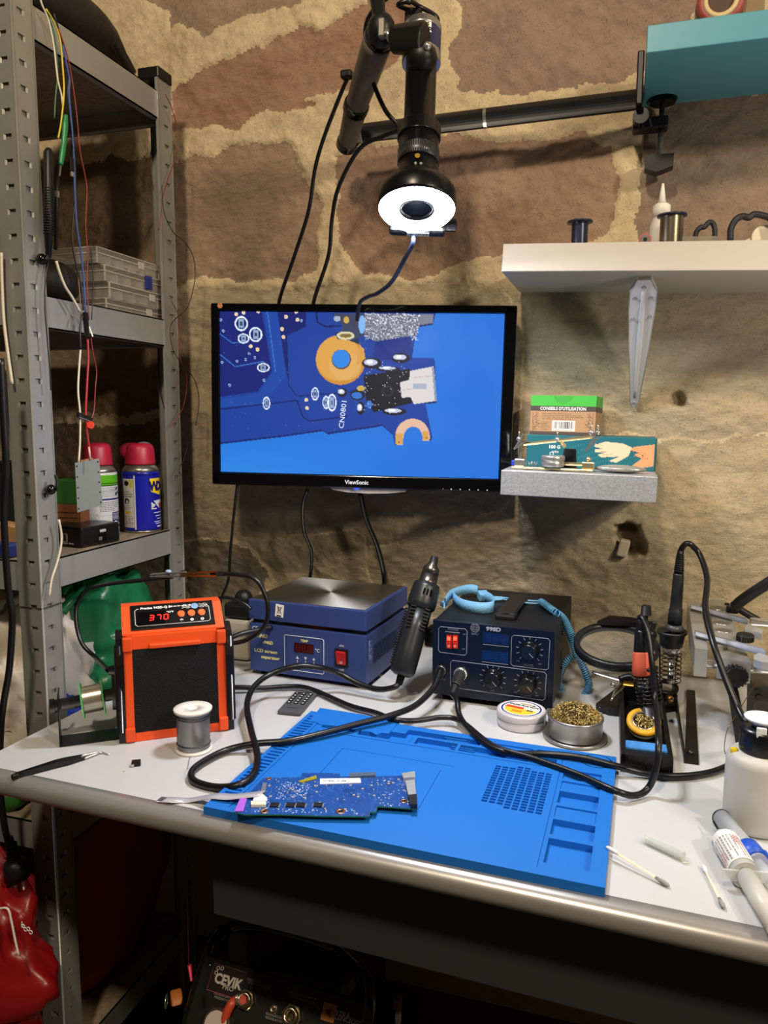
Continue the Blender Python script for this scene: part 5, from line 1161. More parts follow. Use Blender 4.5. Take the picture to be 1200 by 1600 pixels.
# ================================================================ black rework station
def make_998():
    z0 = .762; FL, FR = PZ(677, 1081, z0), PZ(863, 1105, z0); x = (FR-FL).normalized(); w = (FR-FL).length; F = frame(FL, x, z=V((0, 0, 1))); d = .235; h = .118; lean = .004
    t = thing('rework_station', 'black hot air rework station with dials and two lit red switches', 'rework station', F)
    cs = mat('station_black', '#17181b', .5, .2, bump=.12, bscale=500); fp = mat('station_navy', '#0a1122', .30)
    B().box((w/2, d/2+.003, h/2), (w, d, h), bev=.0012).build('case', cs, t)
    B().box((w/2, -.0012, h/2), (w+.002, .008, h+.002), bev=.001).build('front_panel', fp, t)
    for xx, yy in ((.02, .02), (w-.02, .02), (.02, d-.02), (w-.02, d-.02)): B().cyl((xx, yy, -.0115), (xx, yy, .001), .010, n=16).build('foot', BLACK, t)
    y = -.0054; A = lambda a, b_: M4.Translation((a, y, b_)) @ M4.Rotation(pi/2, 4, 'X')
    Q = lambda zx, zy: ((zx-150)/695*w, h*(1-(zy-(340+(zx-150)*.094))/445))     # from the zoomed photo (3.75x) to the panel
    ln_m = mat('panel_line', '#8d93a0', .6); tx = mat('panel_text', '#6f7686', .6)
    def outline(c):
        q = []
        n = len(c)
        for i in range(n):
            p0, p1, p2 = V((*c[i-1], 0)), V((*c[i], 0)), V((*c[(i+1) % n], 0)); q += [p1+(p0-p1).normalized()*.003, p1+(p2-p1).normalized()*.003]
        B().tube([V((p.x, y-.0001, p.y)) for p in q], .00045, 5, True, 0).build('panel_outline', ln_m, t)
    outline([Q(183, 376), Q(352, 392), Q(352, 550), Q(183, 532)]); outline([Q(610, 424), Q(822, 444), Q(818, 626), Q(608, 604)]); outline([Q(258, 580), Q(808, 640), Q(805, 806), Q(258, 744)])
    text('POWER', .0048, A(*Q(270, 395)), tx, t); text('998D', .0085, A(*Q(505, 392)), mat('panel_text2', '#9aa2b2', .5), t, bold=.04, sx=1.2)
    text('ON', .003, A(*Q(335, 423)), tx, t); text('OFF', .003, A(*Q(333, 512)), tx, t); text('OUTLET', .0035, A(*Q(205, 700)), tx, t); text('OUTLET', .0035, A(*Q(322, 716)), tx, t); text('AIR', .0038, A(*Q(508, 760)), tx, t); text('HEATER', .0042, A(*Q(708, 600)), tx, t); text('HEATER', .0042, A(*Q(700, 783)), tx, t)
    for s, q in (('100', (648, 577)), ('450', (770, 592)), ('100', (638, 763)), ('450', (760, 778))): text(s, .0034, A(*Q(*q)), tx, t)
    a, b_ = Q(398, 388); B().cyl((a, y+.0004, b_+.001), (a, y-.0003, b_+.001), .0072, n=24).build('globe_emblem', mat('emblem_grey', '#7d8088', .4, .4), t)
    e = B()
    for k in (-1, 0, 1): e.box((a, y-.0005, b_+.001+k*.0036), (.013 if k == 0 else .010, .0003, .0008))
    e.box((a, y-.0005, b_+.001), (.0008, .0003, .014)); e.build('emblem_lines', BLACK, t, kind='stuff'); text('BAKU', .0042, A(a, b_-.0085), tx, t)
    # rockers
    for zx in (249, 286):
        a, b_ = Q(zx, 466); B().box((a, y-.0004, b_), (.0098, .003, .025), bev=.0005).build('switch_frame', BLACK, t)
        k = B(); hx = .0040
        k.hull8([V((a-hx, y-.0022, b_-.0105)), V((a+hx, y-.0022, b_-.0105)), V((a+hx, y+.001, b_-.0105)), V((a-hx, y+.001, b_-.0105))], [V((a-hx, y-.0052, b_)), V((a+hx, y-.0052, b_)), V((a+hx, y+.001, b_)), V((a-hx, y+.001, b_))])
        k.hull8([V((a-hx, y-.0052, b_)), V((a+hx, y-.0052, b_)), V((a+hx, y+.001, b_)), V((a-hx, y+.001, b_))], [V((a-hx, y-.0032, b_+.0105)), V((a+hx, y-.0032, b_+.0105)), V((a+hx, y+.001, b_+.0105)), V((a-hx, y+.001, b_+.0105))])
        k.build('lit_rocker', mat('lit_red', '#7a1414', .25, emit='#ff3018', es=.35), t)
        B().box((a, y-.0050, b_+.006), (.005, .001, .006)).build('rocker_lamp', mat('neon_glow', '#551010', .3, emit='#ff5a3a', es=2.2), t); text('O', .0045, M4.Translation((a, y-.0042, b_-.0065)) @ M4.Rotation(pi/2-.2, 4, 'X'), mat('rocker_mark', '#e8b8a8', .5), t, ext=.0005)
    B().box((Q(265, 410)[0], y-.0003, Q(270, 411)[1]), (.023, .0004, .0009)).build('power_line', ln_m, t)
    for zx, zy in ((520, 447), (518, 552)):
        a, b_ = Q(zx, zy); B().box((a, y-.0002, b_), (.040, .0008, .0165)).build('display', mat('blue_display', '#0d2250', .12), t); B().box((a, y-.0004, b_-.0105), (.040, .0004, .0007)).build('display_line', ln_m, t)
        dg = B()
        for i in range(3):
            for sx, sy, hz in ((0, 1, 1), (.5, .5, 0), (.5, -.5, 0), (0, -1, 1), (-.5, -.5, 0), (-.5, .5, 0), (0, 0, 1)): dg.box((a+(i-1)*.0105+sx*.0055, y-.0007, b_+sy*.0045), (.0045, .0002, .0008) if hz else (.0008, .0002, .0038))
        dg.build('unlit_digits', mat('unlit_blue', '#15306a', .3), t, kind='stuff')
    def dial(zx, zy, r=.0125, cap=True, n0=11):
        a, b_ = Q(zx, zy); tk = B()
        for i in range(n0):
            an = radians(225-270*i/(n0-1)); c, s_ = cos(an), sin(an); tk.box((a+c*.0185, y-.0002, b_+s_*.0185), (.0042, .0004, .0007), R=M4.Rotation(-an, 4, 'Y'))
        tk.build('dial_ticks', ln_m, t, kind='stuff')
        k = B().rev((a, y, b_), (a, y-1, b_), [(0, r+.0018), (.002, r+.0012), (.003, r), (.011, r*.90), (.0125, r*.82)], 32); o = k.build('dial', mat('dial_black', '#0d0e11', .28, coat=.3), t)
        fl = B()
        for i in range(20):
            an = 2*pi*i/20; fl.box((a+cos(an)*r*.95, y-.007, b_+sin(an)*r*.95), (.0014, .008, .0014), R=M4.Rotation(-an, 4, 'Y'))
        fl.build('dial_flutes', MATS['dial_black'], o, kind='stuff'); B().box((a+r*.35, y-.0128, b_-r*.35), (r*.7, .0004, .0009), R=M4.Rotation(pi/4, 4, 'Y')).build('dial_pointer', ln_m, o)
    dial(712, 512); dial(508, 682, .0135); dial(706, 706)
    # outlets
    a, b_ = Q(202, 640); B().cyl((a, y+.001, b_), (a, y-.006, b_), .0085, n=20, bev=.001).build('air_outlet', mat('dark_chrome', '#4b4a48', .3, .8), t); out1 = F @ V((a, y-.006, b_))
    a, b_ = Q(320, 660); B().cyl((a, y+.001, b_), (a, y-.005, b_), .0105, n=20, bev=.001).build('socket_collar', CHROME, t); B().cyl((a, y-.004, b_), (a-.002, y-.026, b_-.011), .0088, .0078, 18, bev=.001).build('plug', mat('plug_grey', '#3c3c3e', .35, .6), t); B().cyl((a-.002, y-.026, b_-.011), (a-.0045, y-.036, b_-.021), .0066, .0042, 14).build('plug_boot', BLACK, t); out2 = F @ V((a-.0045, y-.036, b_-.021))
    # strap handle on top
    hx = w*.56
    hd = B(); hd.box((hx, d*.44, h+.0075), (.030, d*.50, .006), bev=.0025); hd.box((hx, d*.21, h+.004), (.032, .030, .009), bev=.003); hd.box((hx, d*.70, h+.004), (.032, .030, .009), bev=.003); hd.build('strap_handle', mat('handle_black', '#1b1b1d', .35), t)
    for i in range(4): B().box((hx, d*.21-.006+i*.010, h+.0090), (.012, .003, .0008)).build('handle_slot', BLACKG, t)
    # hook on the left for the gun
    B().box((-.0125, .045, h*.66), (.024, .036, .030), bev=.004).build('gun_rest', BLACK, t)
    for zz in (.25, .75): B().ball((w+.001, .10, h*zz), (.0025, .003, .003), 8, 5).build('case_screw', BLACKG, t)
    return t, F, w, d, h, out1, out2
ST, SF, SW, SD, SH, OUT1, OUT2 = make_998()
def hot_air_gun():
    a, b_ = PY(628, 1052, -.235), PY(672, 897, -.165); ax = (b_-a); L = ax.length; ax.normalize(); F = frame(a, RT-ax*RT.dot(ax), z=ax)
    t = thing('hot_air_gun', 'black hot air gun standing upright between hot plate and rework station', 'hot air gun', F)
    gb = mat('gun_black', '#1d1f22', .36); O = V((0, 0, 0)); Z = V((0, 0, 1)); k = S(a)
    B().rev(O, Z, [(-.004, .012), (0, .0185), (.006, .0205), (.04, .0205), (.075, .0195), (L*.66, .0195)], 28).build('grip', gb, t)
    B().rev(O, Z, [(L*.64, .0200), (L*.66, .0232), (L*.70, .0238), (L*.86, .0222), (L*.90, .0205)], 28).build('collar', gb, t)
    B().rev(O, Z, [(L*.90, .0165), (L*.92, .0150), (L*1.0, .0140)], 24).build('heater_tube', mat('heater_steel', '#6d665c', .32, .95), t); B().rev(O, Z, [(L*1.0, .0145), (L*1.06, .0130), (L*1.10, .0075), (L*1.18, .0062), (L*1.18, .0050), (L*1.12, .0050)], 22).build('nozzle', MATS['heater_steel'], t)
    rb = B()
    for i in range(7): 
        for s in (-1, 1): rb.box((s*.011, -.0175, L*.44+i*.0055), (.009, .003, .002), R=M4.Rotation(s*.3, 4, 'Z'))
    rb.build('grip_ribs', BLACK, t, kind='stuff')
    for i in range(3): B().box((-.002+i*.006, -.0215, L*.80), (.0028, .004, .010)).build('air_slot', BLACKG, t)
    gd = B()
    for i in range(22): gd.ball((-.0215, -.002, .012+i*.0042), .0021, 6, 4)
    gd.build('bead_trim', BLACK, t, kind='stuff')
    B().cyl((0, 0, -.018), (0, 0, -.002), .0055, .0068, 14).build('cord_boot', BLACK, t)
    return F @ V((0, 0, -.016))
GB = hot_air_gun()
# blue wrist strap resting on the rework station
def strap():
    T3 = lambda zx, zy, dz=.002: PZ(640+zx/3.75, 880+zy/3.75, SF.col[3].z+SH+dz)
    bl = mat('strap_blue', '#6fa6cc', .7, bump=.5, bscale=400)
    t = thing('wrist_strap', 'light blue antistatic wrist strap with coiled cord on the rework station', 'wrist strap', T3(400, 220))
    up = V((0, .002, .0085))
    B().ribbon([T3(205, 235, .014), T3(240, 185, .016), T3(300, 160, .016), T3(360, 150, .016), T3(400, 160, .014)], up*.9, .002).build('band', bl, t, W=True)
    B().ribbon([T3(262, 180, .011), T3(258, 205, .011), T3(300, 238, .011), T3(370, 256, .011), T3(440, 262, .011), T3(490, 250, .012), T3(480, 215, .014), T3(440, 190, .016)], up, .002).build('band', bl, t, W=True)
    B().box(T3(430, 190, .014), (.017, .016, .014), R=M4.Rotation(.5, 4, 'Z') @ M4.Rotation(.3, 4, 'X'), bev=.002).build('buckle', bl, t, W=True)
    B().box(T3(205, 235, .006), (.009, .016, .009), R=M4.Rotation(-.35, 4, 'Z'), bev=.002).build('clip', bl, t, W=True)
    B().cyl(T3(480, 205, .008), T3(540, 205, .006), .0042, .003, 10).build('snap_plug', bl, t, W=True)
    B().tube([T3(535, 200, .004), T3(640, 213, .004), T3(740, 222, .004), T3(785, 215, .006)], .0016, 7).build('cord', bl, t, W=True)
    B().tube([T3(535, 208, .004), T3(640, 228, .004), T3(745, 236, .004), T3(765, 225, .006)], .0016, 7).build('cord', bl, t, W=True)
    X = lambda zx, zy, y: PY(640+zx/3.75, 880+zy/3.75, y)
    yb = -.105
    pc = [T3(770, 226, .006), T3(850, 285, .006), X(905, 330, -.115), X(950, 430, yb), X(985, 540, yb), X(1030, 640, yb), X(1050, 720, yb), X(1010, 785, yb-.01), X(940, 790, yb-.01), X(880, 730, yb), X(875, 650, yb+.006), X(910, 580, yb+.008), X(960, 545, yb+.010)]
    C = spline(pc, 40); N = len(C); pts = []; L = 0.
    cum = [0.]
    for i in range(1, N): cum.append(cum[-1]+(C[i]-C[i-1]).length)
    tot = cum[-1]; turns = int(tot/.0036); K = turns*8
    u = V((0, 1, 0))
    for i in range(K+1):
        s = tot*i/K; j = min(max(int(np.searchsorted(cum, s))-1, 0), N-2); f = (s-cum[j])/max(cum[j+1]-cum[j], 1e-9); p = C[j].lerp(C[j+1], f); d = (C[j+1]-C[j]).normalized()
        u = (u-d*u.dot(d)).normalized(); w = d.cross(u); a = 2*pi*i/8; pts.append(p+(u*cos(a)+w*sin(a))*.0052)
    B().tube(pts, .0014, 5, smooth=0).build('coiled_cord', mat('coil_blue', '#4f8fb8', .45), t, W=True)
    B().tube([X(960, 545, yb+.01), X(935, 470, yb+.012), X(905, 370, yb+.01), X(890, 320, -.10)], .0015, 6).build('cord', bl, t, W=True)
strap()
# small remote control
p = [PZ(458, 1077, .758), PZ(492, 1080, .758), PZ(473, 1113, .758), PZ(437, 1110, .758)]; c = (p[0]+p[1]+p[2]+p[3])/4; x = (p[1]-p[0]+p[2]-p[3]); yv = (p[0]-p[3]+p[1]-p[2]); w, l = x.length/2, yv.length/2; c.z = .7505
F = frame(c, x, z=V((0, 0, 1))); t = thing('remote_control', 'slim grey remote control with black keys in front of the hot plate', 'remote', F); l = .086; w = .037
B().box((0, 0, .0032), (w, l, .0062), bev=.0025).build('body', mat('remote_grey', '#4a4c51', .45), t)
for i in range(3):
    for j in range(5): B().box(((i-1)*.0112, .030-j*.0098, .0068), (.0062, .0058, .0016), bev=.0006).build('key', BLACK, t)
for i in range(3):
    for j in range(5): B().box(((i-1)*.0112, .030-j*.0098, .0077), (.0026, .0024, .0002)).build('key_mark', WHITEP, t)
B().box((0, -.028, .0065), (.018, .0014, .0002)).build('maker_mark', mat('faint_print', '#2a2b2e', .5), t)

# ================================================================ cables over the table
def tz(l): return [PZ(a, b_, z) for a, b_, z in l]
cable('hot_air_hose', [GB]+[PZ(a, b_, z) for a, b_, z in ((615, 1074, .775), (590, 1077, .768), (560, 1068, .772), (530, 1052, .785), (500, 1043, .80), (465, 1041, .805), (425, 1052, .795), (398, 1072, .785), (386, 1100, .775), (392, 1140, .768), (402, 1180, .764), (396, 1210, .7635), (372, 1227, .762), (335, 1230, .7555), (303, 1220, .7555), (300, 1206, .7555), (318, 1190, .756), (355, 1172, .757), (400, 1162, .764), (450, 1158, .766), (500, 1147, .768), (560, 1131, .770), (610, 1118, .772), (648, 1103, .775), (675, 1078, .785))]+[OUT1+V((.0, -.014, -.006)), OUT1], .0046, 'thick black hose looping from the hot air gun to the rework station outlet', n=10)
cable('iron_cord', tz([(352, 1074, .760), (376, 1074, .760), (410, 1075, .757), (440, 1073, .757), (470, 1073, .757), (495, 1080, .757), (545, 1102, .757), (585, 1113, .7575), (615, 1124, .765), (650, 1126, .7615), (690, 1121, .763), (720, 1127, .763), (770, 1165, .764), (830, 1184, .764), (900, 1209, .764), (960, 1235, .764), (992, 1243, .757), (1014, 1230, .762), (1026, 1195, .79), (1029, 1150, .815)])+[PY(1024, 1098, -.288), PY(1019, 1040, -.274), PY(1013, 992, -.256), PY(1005, 968, -.243), PY(999, 964, -.236)], .0040, 'black cord crossing the blue mat and rising to the orange-gripped iron', n=10)
cable('iron_cord', [OUT2]+tz([(714, 1095, .778), (718, 1118, .766), (735, 1142, .764), (765, 1166, .763), (800, 1177, .7625), (850, 1178, .764), (905, 1183, .766), (960, 1196, .764), (1005, 1208, .757), (1050, 1213, .756), (1100, 1209, .756), (1135, 1198, .756), (1165, 1180, .757), (1178, 1165, .762)])+[PY(1170, 1140, -.385), PY(1150, 1100, -.37), PY(1130, 1050, -.345), PY(1113, 1000, -.315), PY(1102, 950, -.26), PY(1105, 905, -.20), PY(1094, 868, -.16), PY(1078, 850, -.16), PY(1068, 853, -.16), PY(1062, 866, -.16)], .0042, 'black cord from the rework station socket to the upright iron in the spring', n=10)
cable('power_cable', [OF @ V((-OHW-.020, .055, .085))]+pys([(150, 1028), (128, 1005), (119, 970), (122, 940), (140, 920), (180, 911), (230, 906), (270, 901)], -.40, -.33), .0034, 'black cable arching left from the orange station to the hanging clips')
cable('power_cable', pys([(330, 897), (370, 898), (400, 906), (416, 935), (418, 965), (408, 985), (390, 998), (372, 1004), (350, 1006)], -.33, -.345), .0036, 'black cable curving right from the clips behind the orange station')
cable('power_cable', pys([(318, 945), (330, 938), (355, 934), (380, 942), (392, 952)], -.22), .0032, 'short black cable arched behind the orange station top, right end')
cable('power_cable', pys([(212, 956), (225, 947), (240, 943), (255, 950)], -.30), .0032, 'short black cable arch showing above the orange station, left half')
cable('power_cable', pys([(340, 1008), (372, 992), (400, 985), (425, 980)], -.27, -.20), .0040, 'black cable passing between the orange station and blue hot plate')
# clips joining the two cable ends
def clip_pair():
    a, b_ = PY(236, 899, -.335), PY(342, 896, -.335); t = thing('crocodile_clip', 'two joined metal crocodile clips hanging above the orange station', 'clip', (a+b_)/2)
    x = (b_-a).normalized(); up = V((0, 0, 1)); L = (b_-a).length
    for s, o in ((0, 0.), (1, .45)):
        p = a+x*L*o
        for k in (-1, 1): 
            n_ = (up*k); B().hull8([p-V((0, .003, 0))+n_*.0004, p+V((0, .003, 0))+n_*.0004, p+x*L*.52+V((0, .0025, 0))+n_*.002, p+x*L*.52-V((0, .0025, 0))+n_*.002], [p-V((0, .003, 0))+n_*.0026, p+V((0, .003, 0))+n_*.0026, p+x*L*.52+V((0, .0025, 0))+n_*.0046, p+x*L*.52-V((0, .0025, 0))+n_*.0046]).build('jaw', CHROME if s == 0 else mat('brass_steel', '#c8ab6b', .25, 1.), t, W=True)
    B().cyl(a-x*.008, a+x*.006, .0028, n=8).build('sleeve', BLACK, t, W=True); B().cyl(b_-x*.004, b_+x*.008, .0032, n=8).build('sleeve', BLACK, t, W=True)
    B().ball(PY(263, 893, -.338), (.0055, .004, .003), 8, 5).build('blue_tip', mat('pale_blue', '#9db8d8', .4), t, W=True)
clip_pair()
# power sockets and adapter between the two stations
p = PY(378, 958, -.12); b = B().box((p.x, -.12, .79), (.05, .05, .075), bev=.006); tag(b.build('power_strip', mat('ivory_strip', '#b5aa98', .45)), 'ivory power strip standing behind the orange station', 'power strip')
t = thing('power_plug', 'black power plug sitting on the ivory power strip', 'plug', (p.x, -.12, .8278)); B().box((0, 0, .015), (.052, .045, .028), bev=.006).build('body', BLACK, t); B().ball((.004, 0, .034), (.017, .016, .018), 12, 8).build('cord_cap', BLACK, t)
# ================================================================ right side of the table
p = PZ(814, 1131, .7505); k = S(p); r = 37.5*k
t = thing('flux_tin', 'round white tin of flux paste with printed lid on the table', 'tin', (p.x, p.y, .7505))
tw = mat('tin_white', '#cfcbd2', .32, .15); h = .0235
B().lathe((0, 0, 0), [(r-.0015, 0), (r-.0002, .0012), (r-.0002, h*.50), (r-.001, h*.53)], 40).build('tin_body', tw, t)
B().lathe((0, 0, h*.54), [(r-.0005, 0), (r+.0006, .0006), (r+.0006, h*.38), (r-.0006, h*.44), (r-.0025, h*.46), (r-.0035, h*.44)], 40).build('lid', tw, t)
im = Img(120, 120, '#e8e6e4'); im.ell(60, 60, 56, 56, '#2c2f7e', 1, .91); im.ell(60, 60, 47, 47, '#e9e4da'); 
m_ = ((im.x-60)**2+(im.y-60)**2) < 46**2
im.put(m_ & (im.y > 62), '#e9c93a'); im.put(m_ & (im.y > 50) & (im.y < 66) & (im.x < 66), '#d9522e'); im.put(m_ & (im.y > 76) & (im.y < 90) & (im.x > 40) & (im.x < 70), '#d98a2a'); im.rect(44, 20, 78, 30, '#b8b08a'); im.ell(84, 26, 5, 4, '#2a2a2a')
a0 = .25
def disc(u, v): x, y = (u-.5)*2*(r-.004), (v-.5)*2*(r-.004); q = sqrt(x*x+y*y); s = min(1, (r-.004)/max(q, 1e-9)); x, y = x*s, y*s; return V((x*cos(a0)+y*sin(a0), -x*sin(a0)+y*cos(a0), h*.985+.0004))
decal(im, disc, 'printed_lid', INKG, t)
Fq = M4.Translation((0, 0, h*.985+.0007)) @ M4.Rotation(-a0, 4, 'Z')
text('SOLDER FLUX PASTE', .0056, Fq @ M4.Translation((0, .0105, 0)), mat('ink_navy', '#23255e', .5), t, bold=.03, sx=.86); text('500', .006, Fq @ M4.Translation((.014, -.004, 0)), mat('ink_dark', '#2a2a2e', .5), t, bold=.03)
# brass wool in an upturned tin lid
p = PZ(898, 1152, .7505); k = S(p); R1, R2 = 49.5*k, 41.5*k
t = thing('tip_cleaner', 'silver tin heaped with golden brass wool right of the flux tin', 'tip cleaner', (p.x, p.y, .7505))
ts = mat('tin_plate', '#a9a7a3', .33, .9)
B().lathe((0, 0, 0), [(R1-.004, 0), (R1-.001, .0008), (R1, .003), (R1-.001, .0052), (R1-.003, .0045), (R1-.006, .003), (R2*.8, .003)], 44).build('base_lid', ts, t)
B().lathe((0, 0, .0032), [(R2-.002, 0), (R2, .002), (R2, .0255), (R2+.0012, .0265), (R2+.0012, .0285), (R2-.001, .0295), (R2-.003, .0285), (R2-.004, .022)], 44).build('tin', ts, t)
def wool(name, parent, rad, z0, hh, n, F=None, th=.00045, cr=.0045):
    b = B(); rnd = random.Random(5)
    for i in range(n):
        a, q = rnd.uniform(0, 2*pi), rad*sqrt(rnd.random()); top = hh*sqrt(max(0, 1-(q/rad)**2)); c = V((q*cos(a), q*sin(a), z0+top*rnd.uniform(.35, 1.)))
        ax = V((rnd.gauss(0, 1), rnd.gauss(0, 1), rnd.gauss(0, 1))).normalized(); u = ax.orthogonal().normalized(); w = ax.cross(u); cr_ = cr*rnd.uniform(.5, 1.1); s0 = rnd.uniform(0, 6); tn = rnd.uniform(2.5, 6)
        pts = [c+(u*cos(s0+tn*k_/9)+w*sin(s0+tn*k_/9))*cr_+ax*cr_*.5*(k_/9-.5) for k_ in range(10)]
        b.ribbon([q_ for q_ in pts], ax*th*1.6, .0002, 0)
    if F is not None: b.xf(F)
    b.build(name, mat('brass_wool', '#c9b070', .3, .8, var=.35, vscale=300), parent, kind='stuff')
B().lathe((0, 0, .03), [(R2-.004, -.006), (R2*.85, .003), (R2*.5, .013), (R2*.1, .016), (0, .016)], 24, False).build('wool_core', mat('dull_brass', '#3c2e14', .6, .6, bump=1., bscale=300), t)
wool('brass_wool', t, R2-.003, .028, .019, 1500, None, .00028, .0034)

# soldering stand with sponge, tip cleaner, coil and magnifier
def make_stand():
    z = .7505
    fl, fr, br, bl_ = PZ(969, 1204, z), PZ(1051, 1217, z), PZ(1056, 1112, z), PZ(984, 1106, z)
    x = (fr-fl+br-bl_).normalized(); o = (fl+fr)/2; F = frame(o, x, z=V((0, 0, 1))); w = (fr-fl).length; d = ((bl_+br)/2-o).length; I = F.inverted()
    t = thing('soldering_stand', 'black soldering stand with blue sponge, yellow tip cleaner and magnifier', 'stand', F)
    pm = mat('stand_black', '#131315', .38)
    h0 = .024; hb = .034
    B().box((0, d/2, .003), (w, d, .006), bev=.001).build('tray_floor', pm, t)
    for s in (-1, 1): B().hull8([V((s*(w/2-.006), 0, .0)), V((s*w/2, 0, 0)), V((s*w/2, d, 0)), V((s*(w/2-.006), d, 0))][::s], [V((s*(w/2-.006), 0, h0)), V((s*w/2, 0, h0)), V((s*w/2, d, hb)), V((s*(w/2-.006), d, hb))][::s]).build('tray_side', pm, t)
    B().box((0, .003, h0*.70), (w, .006, h0*.6), bev=.001).build('front_lip', pm, t); B().box((0, .010, h0-.002), (w-.004, .016, .005), bev=.001).build('front_ledge', pm, t)
    for i in (-1, 0, 1): B().box((i*.020, -.0005, .014), (.004, .003, .022)).build('front_rib', pm, t)
    B().box((0, d, hb/2+.004), (w, .005, hb+.008), bev=.001).build('tray_back', pm, t)
    sp = mat('sponge_blue', '#3f86d0', .9, bump=.9, bscale=350, var=.12, vscale=160)
    B().box((0, .0265, h0-.001), (w-.012, .022, .009), bev=.0015).build('sponge', sp, t)
    # tip cleaner ring leaning back
    c = V((0, d*.46, .026)); ax = V((0, -.50, .87)); G = frame(c, V((1, 0, 0)), z=ax)
    B().rev((0, 0, -.016), (0, 0, 1), [(0, .0195), (.014, .0225)], 32).xf(G).build('cleaner_cup', mat('cup_silver', '#b0aca2', .35, .8), t)
    b = B().rev((0, 0, -.003), (0, 0, 1), [(0, .0205), (.002, .0232), (.007, .0228), (.009, .019), (.008, .0155), (.004, .0148), (0, .0150)], 36, caps=False); b.xf(G).build('cleaner_ring', mat('yellow_silicone', '#e0a82c', .38), t)
    b = B().rev((0, 0, .0042), (0, 0, 1), [(0, .0158), (.0012, .0150), (.0012, .0138), (0, .0138)], 32, caps=False).xf(G).build('inner_rim', CHROME, t)
    wool('cleaner_wool', t, .0142, -.002, .007, 130, G, .0004, .004)
    B().rev((0, 0, -.002), (0, 0, 1), [(0, .0145), (0.001, .0001)], 20).xf(G).build('wool_core', MATS['dull_brass'], t)
    # rear base wing
    wing = [(931, 1104), (963, 1079), (1010, 1082), (1052, 1090), (1056, 1106), (1020, 1112), (984, 1116), (950, 1112)]
    q = [I @ PZ(a, b_, .756) for a, b_ in wing]; B().prism([(v.x, v.y) for v in q], .0, .0105).build('base_wing', pm, t)
    v = I @ PZ(938, 1104, .762); B().cyl((v.x, v.y, .0105), (v.x, v.y, .0112), .0028, n=12).build('base_hole', BLACKG, t)
    # coil holder round the iron
    c0, c1 = I @ PY(1016, 1101, -.255), I @ PY(1008, 1046, -.245); ax = (c1-c0); L = ax.length; ax.normalize(); u = ax.orthogonal().normalized(); w_ = ax.cross(u)
    pts = []
    for i in range(9*14+1): a = 2*pi*i/14; pts.append(c0+ax*L*i/(9*14)+(u*cos(a)+w_*sin(a))*.0165)
    B().tube(pts, .0014, 6, smooth=0).build('coil', mat('coil_black', '#1b1c20', .22, .4), t)
    B().rev(c1-ax*.002, c1+ax, [(0, .0155), (.001, .0182), (.005, .0182), (.006, .0160)], 28, caps=False).build('coil_collar', pm, t)
    B().cyl(c0-ax*.02, c0+ax*.004, .0150, .0160, 20).build('coil_foot', pm, t)
    for s in (-.004, .004): B().cyl(c1+V((s, -.0170, -.004)), c0+V((s*1.4, -.017, -.03)), .0011, n=6).build('coil_stay', pm, t)
    # magnifier
    yc = -.150; C = PY(962, 1009, yc); Rm = 64*S(C); nrm = V((-.05, -.26, .965)).normalized(); G = F.inverted() @ frame(C, V((1, 0, 0)), z=nrm)
    B().rev((0, 0, -.006), (0, 0, 1), [(0, Rm*.86), (.0, Rm*.99), (.003, Rm), (.011, Rm), (.013, Rm*.96), (.012, Rm*.87), (.006, Rm*.85)], 48, caps=False).xf(G).build('magnifier_rim', mat('rim_black', '#1a1c20', .35), t)
    B().rev((0, 0, -.004), (0, 0, 1), [(.004, Rm*.87), (.006, Rm*.55), (.0075, Rm*.28), (.008, .0001)], 40, caps=False).xf(G).build('magnifier_lens', mat('clear_lens', '#aab2b4', .04, clear=.88), t)
    b = B(); b.prism([(-.03, Rm*.72), (.035, Rm*.80), (.050, Rm*.62), (.058, Rm*.35), (.06, Rm*.9), (.02, Rm*1.06), (-.012, Rm*1.05)], .008, .015).xf(G).build('magnifier_bracket', pm, t)
    # upright column with thumb screws
    col = [I @ PY(x_, y_, -.190) for x_, y_ in ((1020, 1088), (1018, 1045), (1016, 1000), (1012, 978))]
    B().tube(col, [.005, .005, .0055, .006], 10).build('column', pm, t)
    for x_, y_, r_ in ((1018, 1022, .011), (1016, 992, .0095), (1008, 976, .008)): B().ball(I @ PY(x_, y_, -.192), r_, 14, 8).build('swivel_joint', pm, t)
    a = I @ PY(1009, 972, -.192); b_ = I @ PY(1010, 946, -.192); ax = (b_-a).normalized(); Lk = (b_-a).length
    B().cyl(a, a+ax*Lk*.45, .003, n=10).build('screw', BLACKM, t); B().cyl(a+ax*Lk*.42, b_, .0078, .0068, 14, bev=.001).build('thumb_screw', BLACK, t)
    B().tube([I @ PY(1000, 985, -.195), I @ PY(1016, 980, -.195), I @ PY(1023, 972, -.195)], .004, 8).build('wing_lever', pm, t)
    # small helping clips near the base
    B().cyl(I @ PY(926, 1050, -.175), I @ PY(968, 1062, -.19), .0026, n=10).build('clip_rod', CHROME, t)
    B().tube([I @ PY(968, 1062, -.19), I @ PY(985, 1058, -.19), I @ PY(998, 1066, -.195)], .0055, 10).build('rod_joint', BLACKM, t); B().ball(I @ PY(958, 1070, -.19), .0045, 10, 6).build('thumb_screw', CHROME, t)
    cp = B(); a, b_ = I @ PY(975, 1068, -.20), I @ PY(955, 1094, -.235)
    for s in (-1, 1): cp.tube([a+V((s*.003, 0, 0)), a.lerp(b_, .5)+V((s*.003, 0, .002)), b_], [.0022, .0026, .0012], 6)
    cp.build('crocodile_clip', mat('clip_nickel', '#b6a88c', .25, 1.), t, kind='stuff')
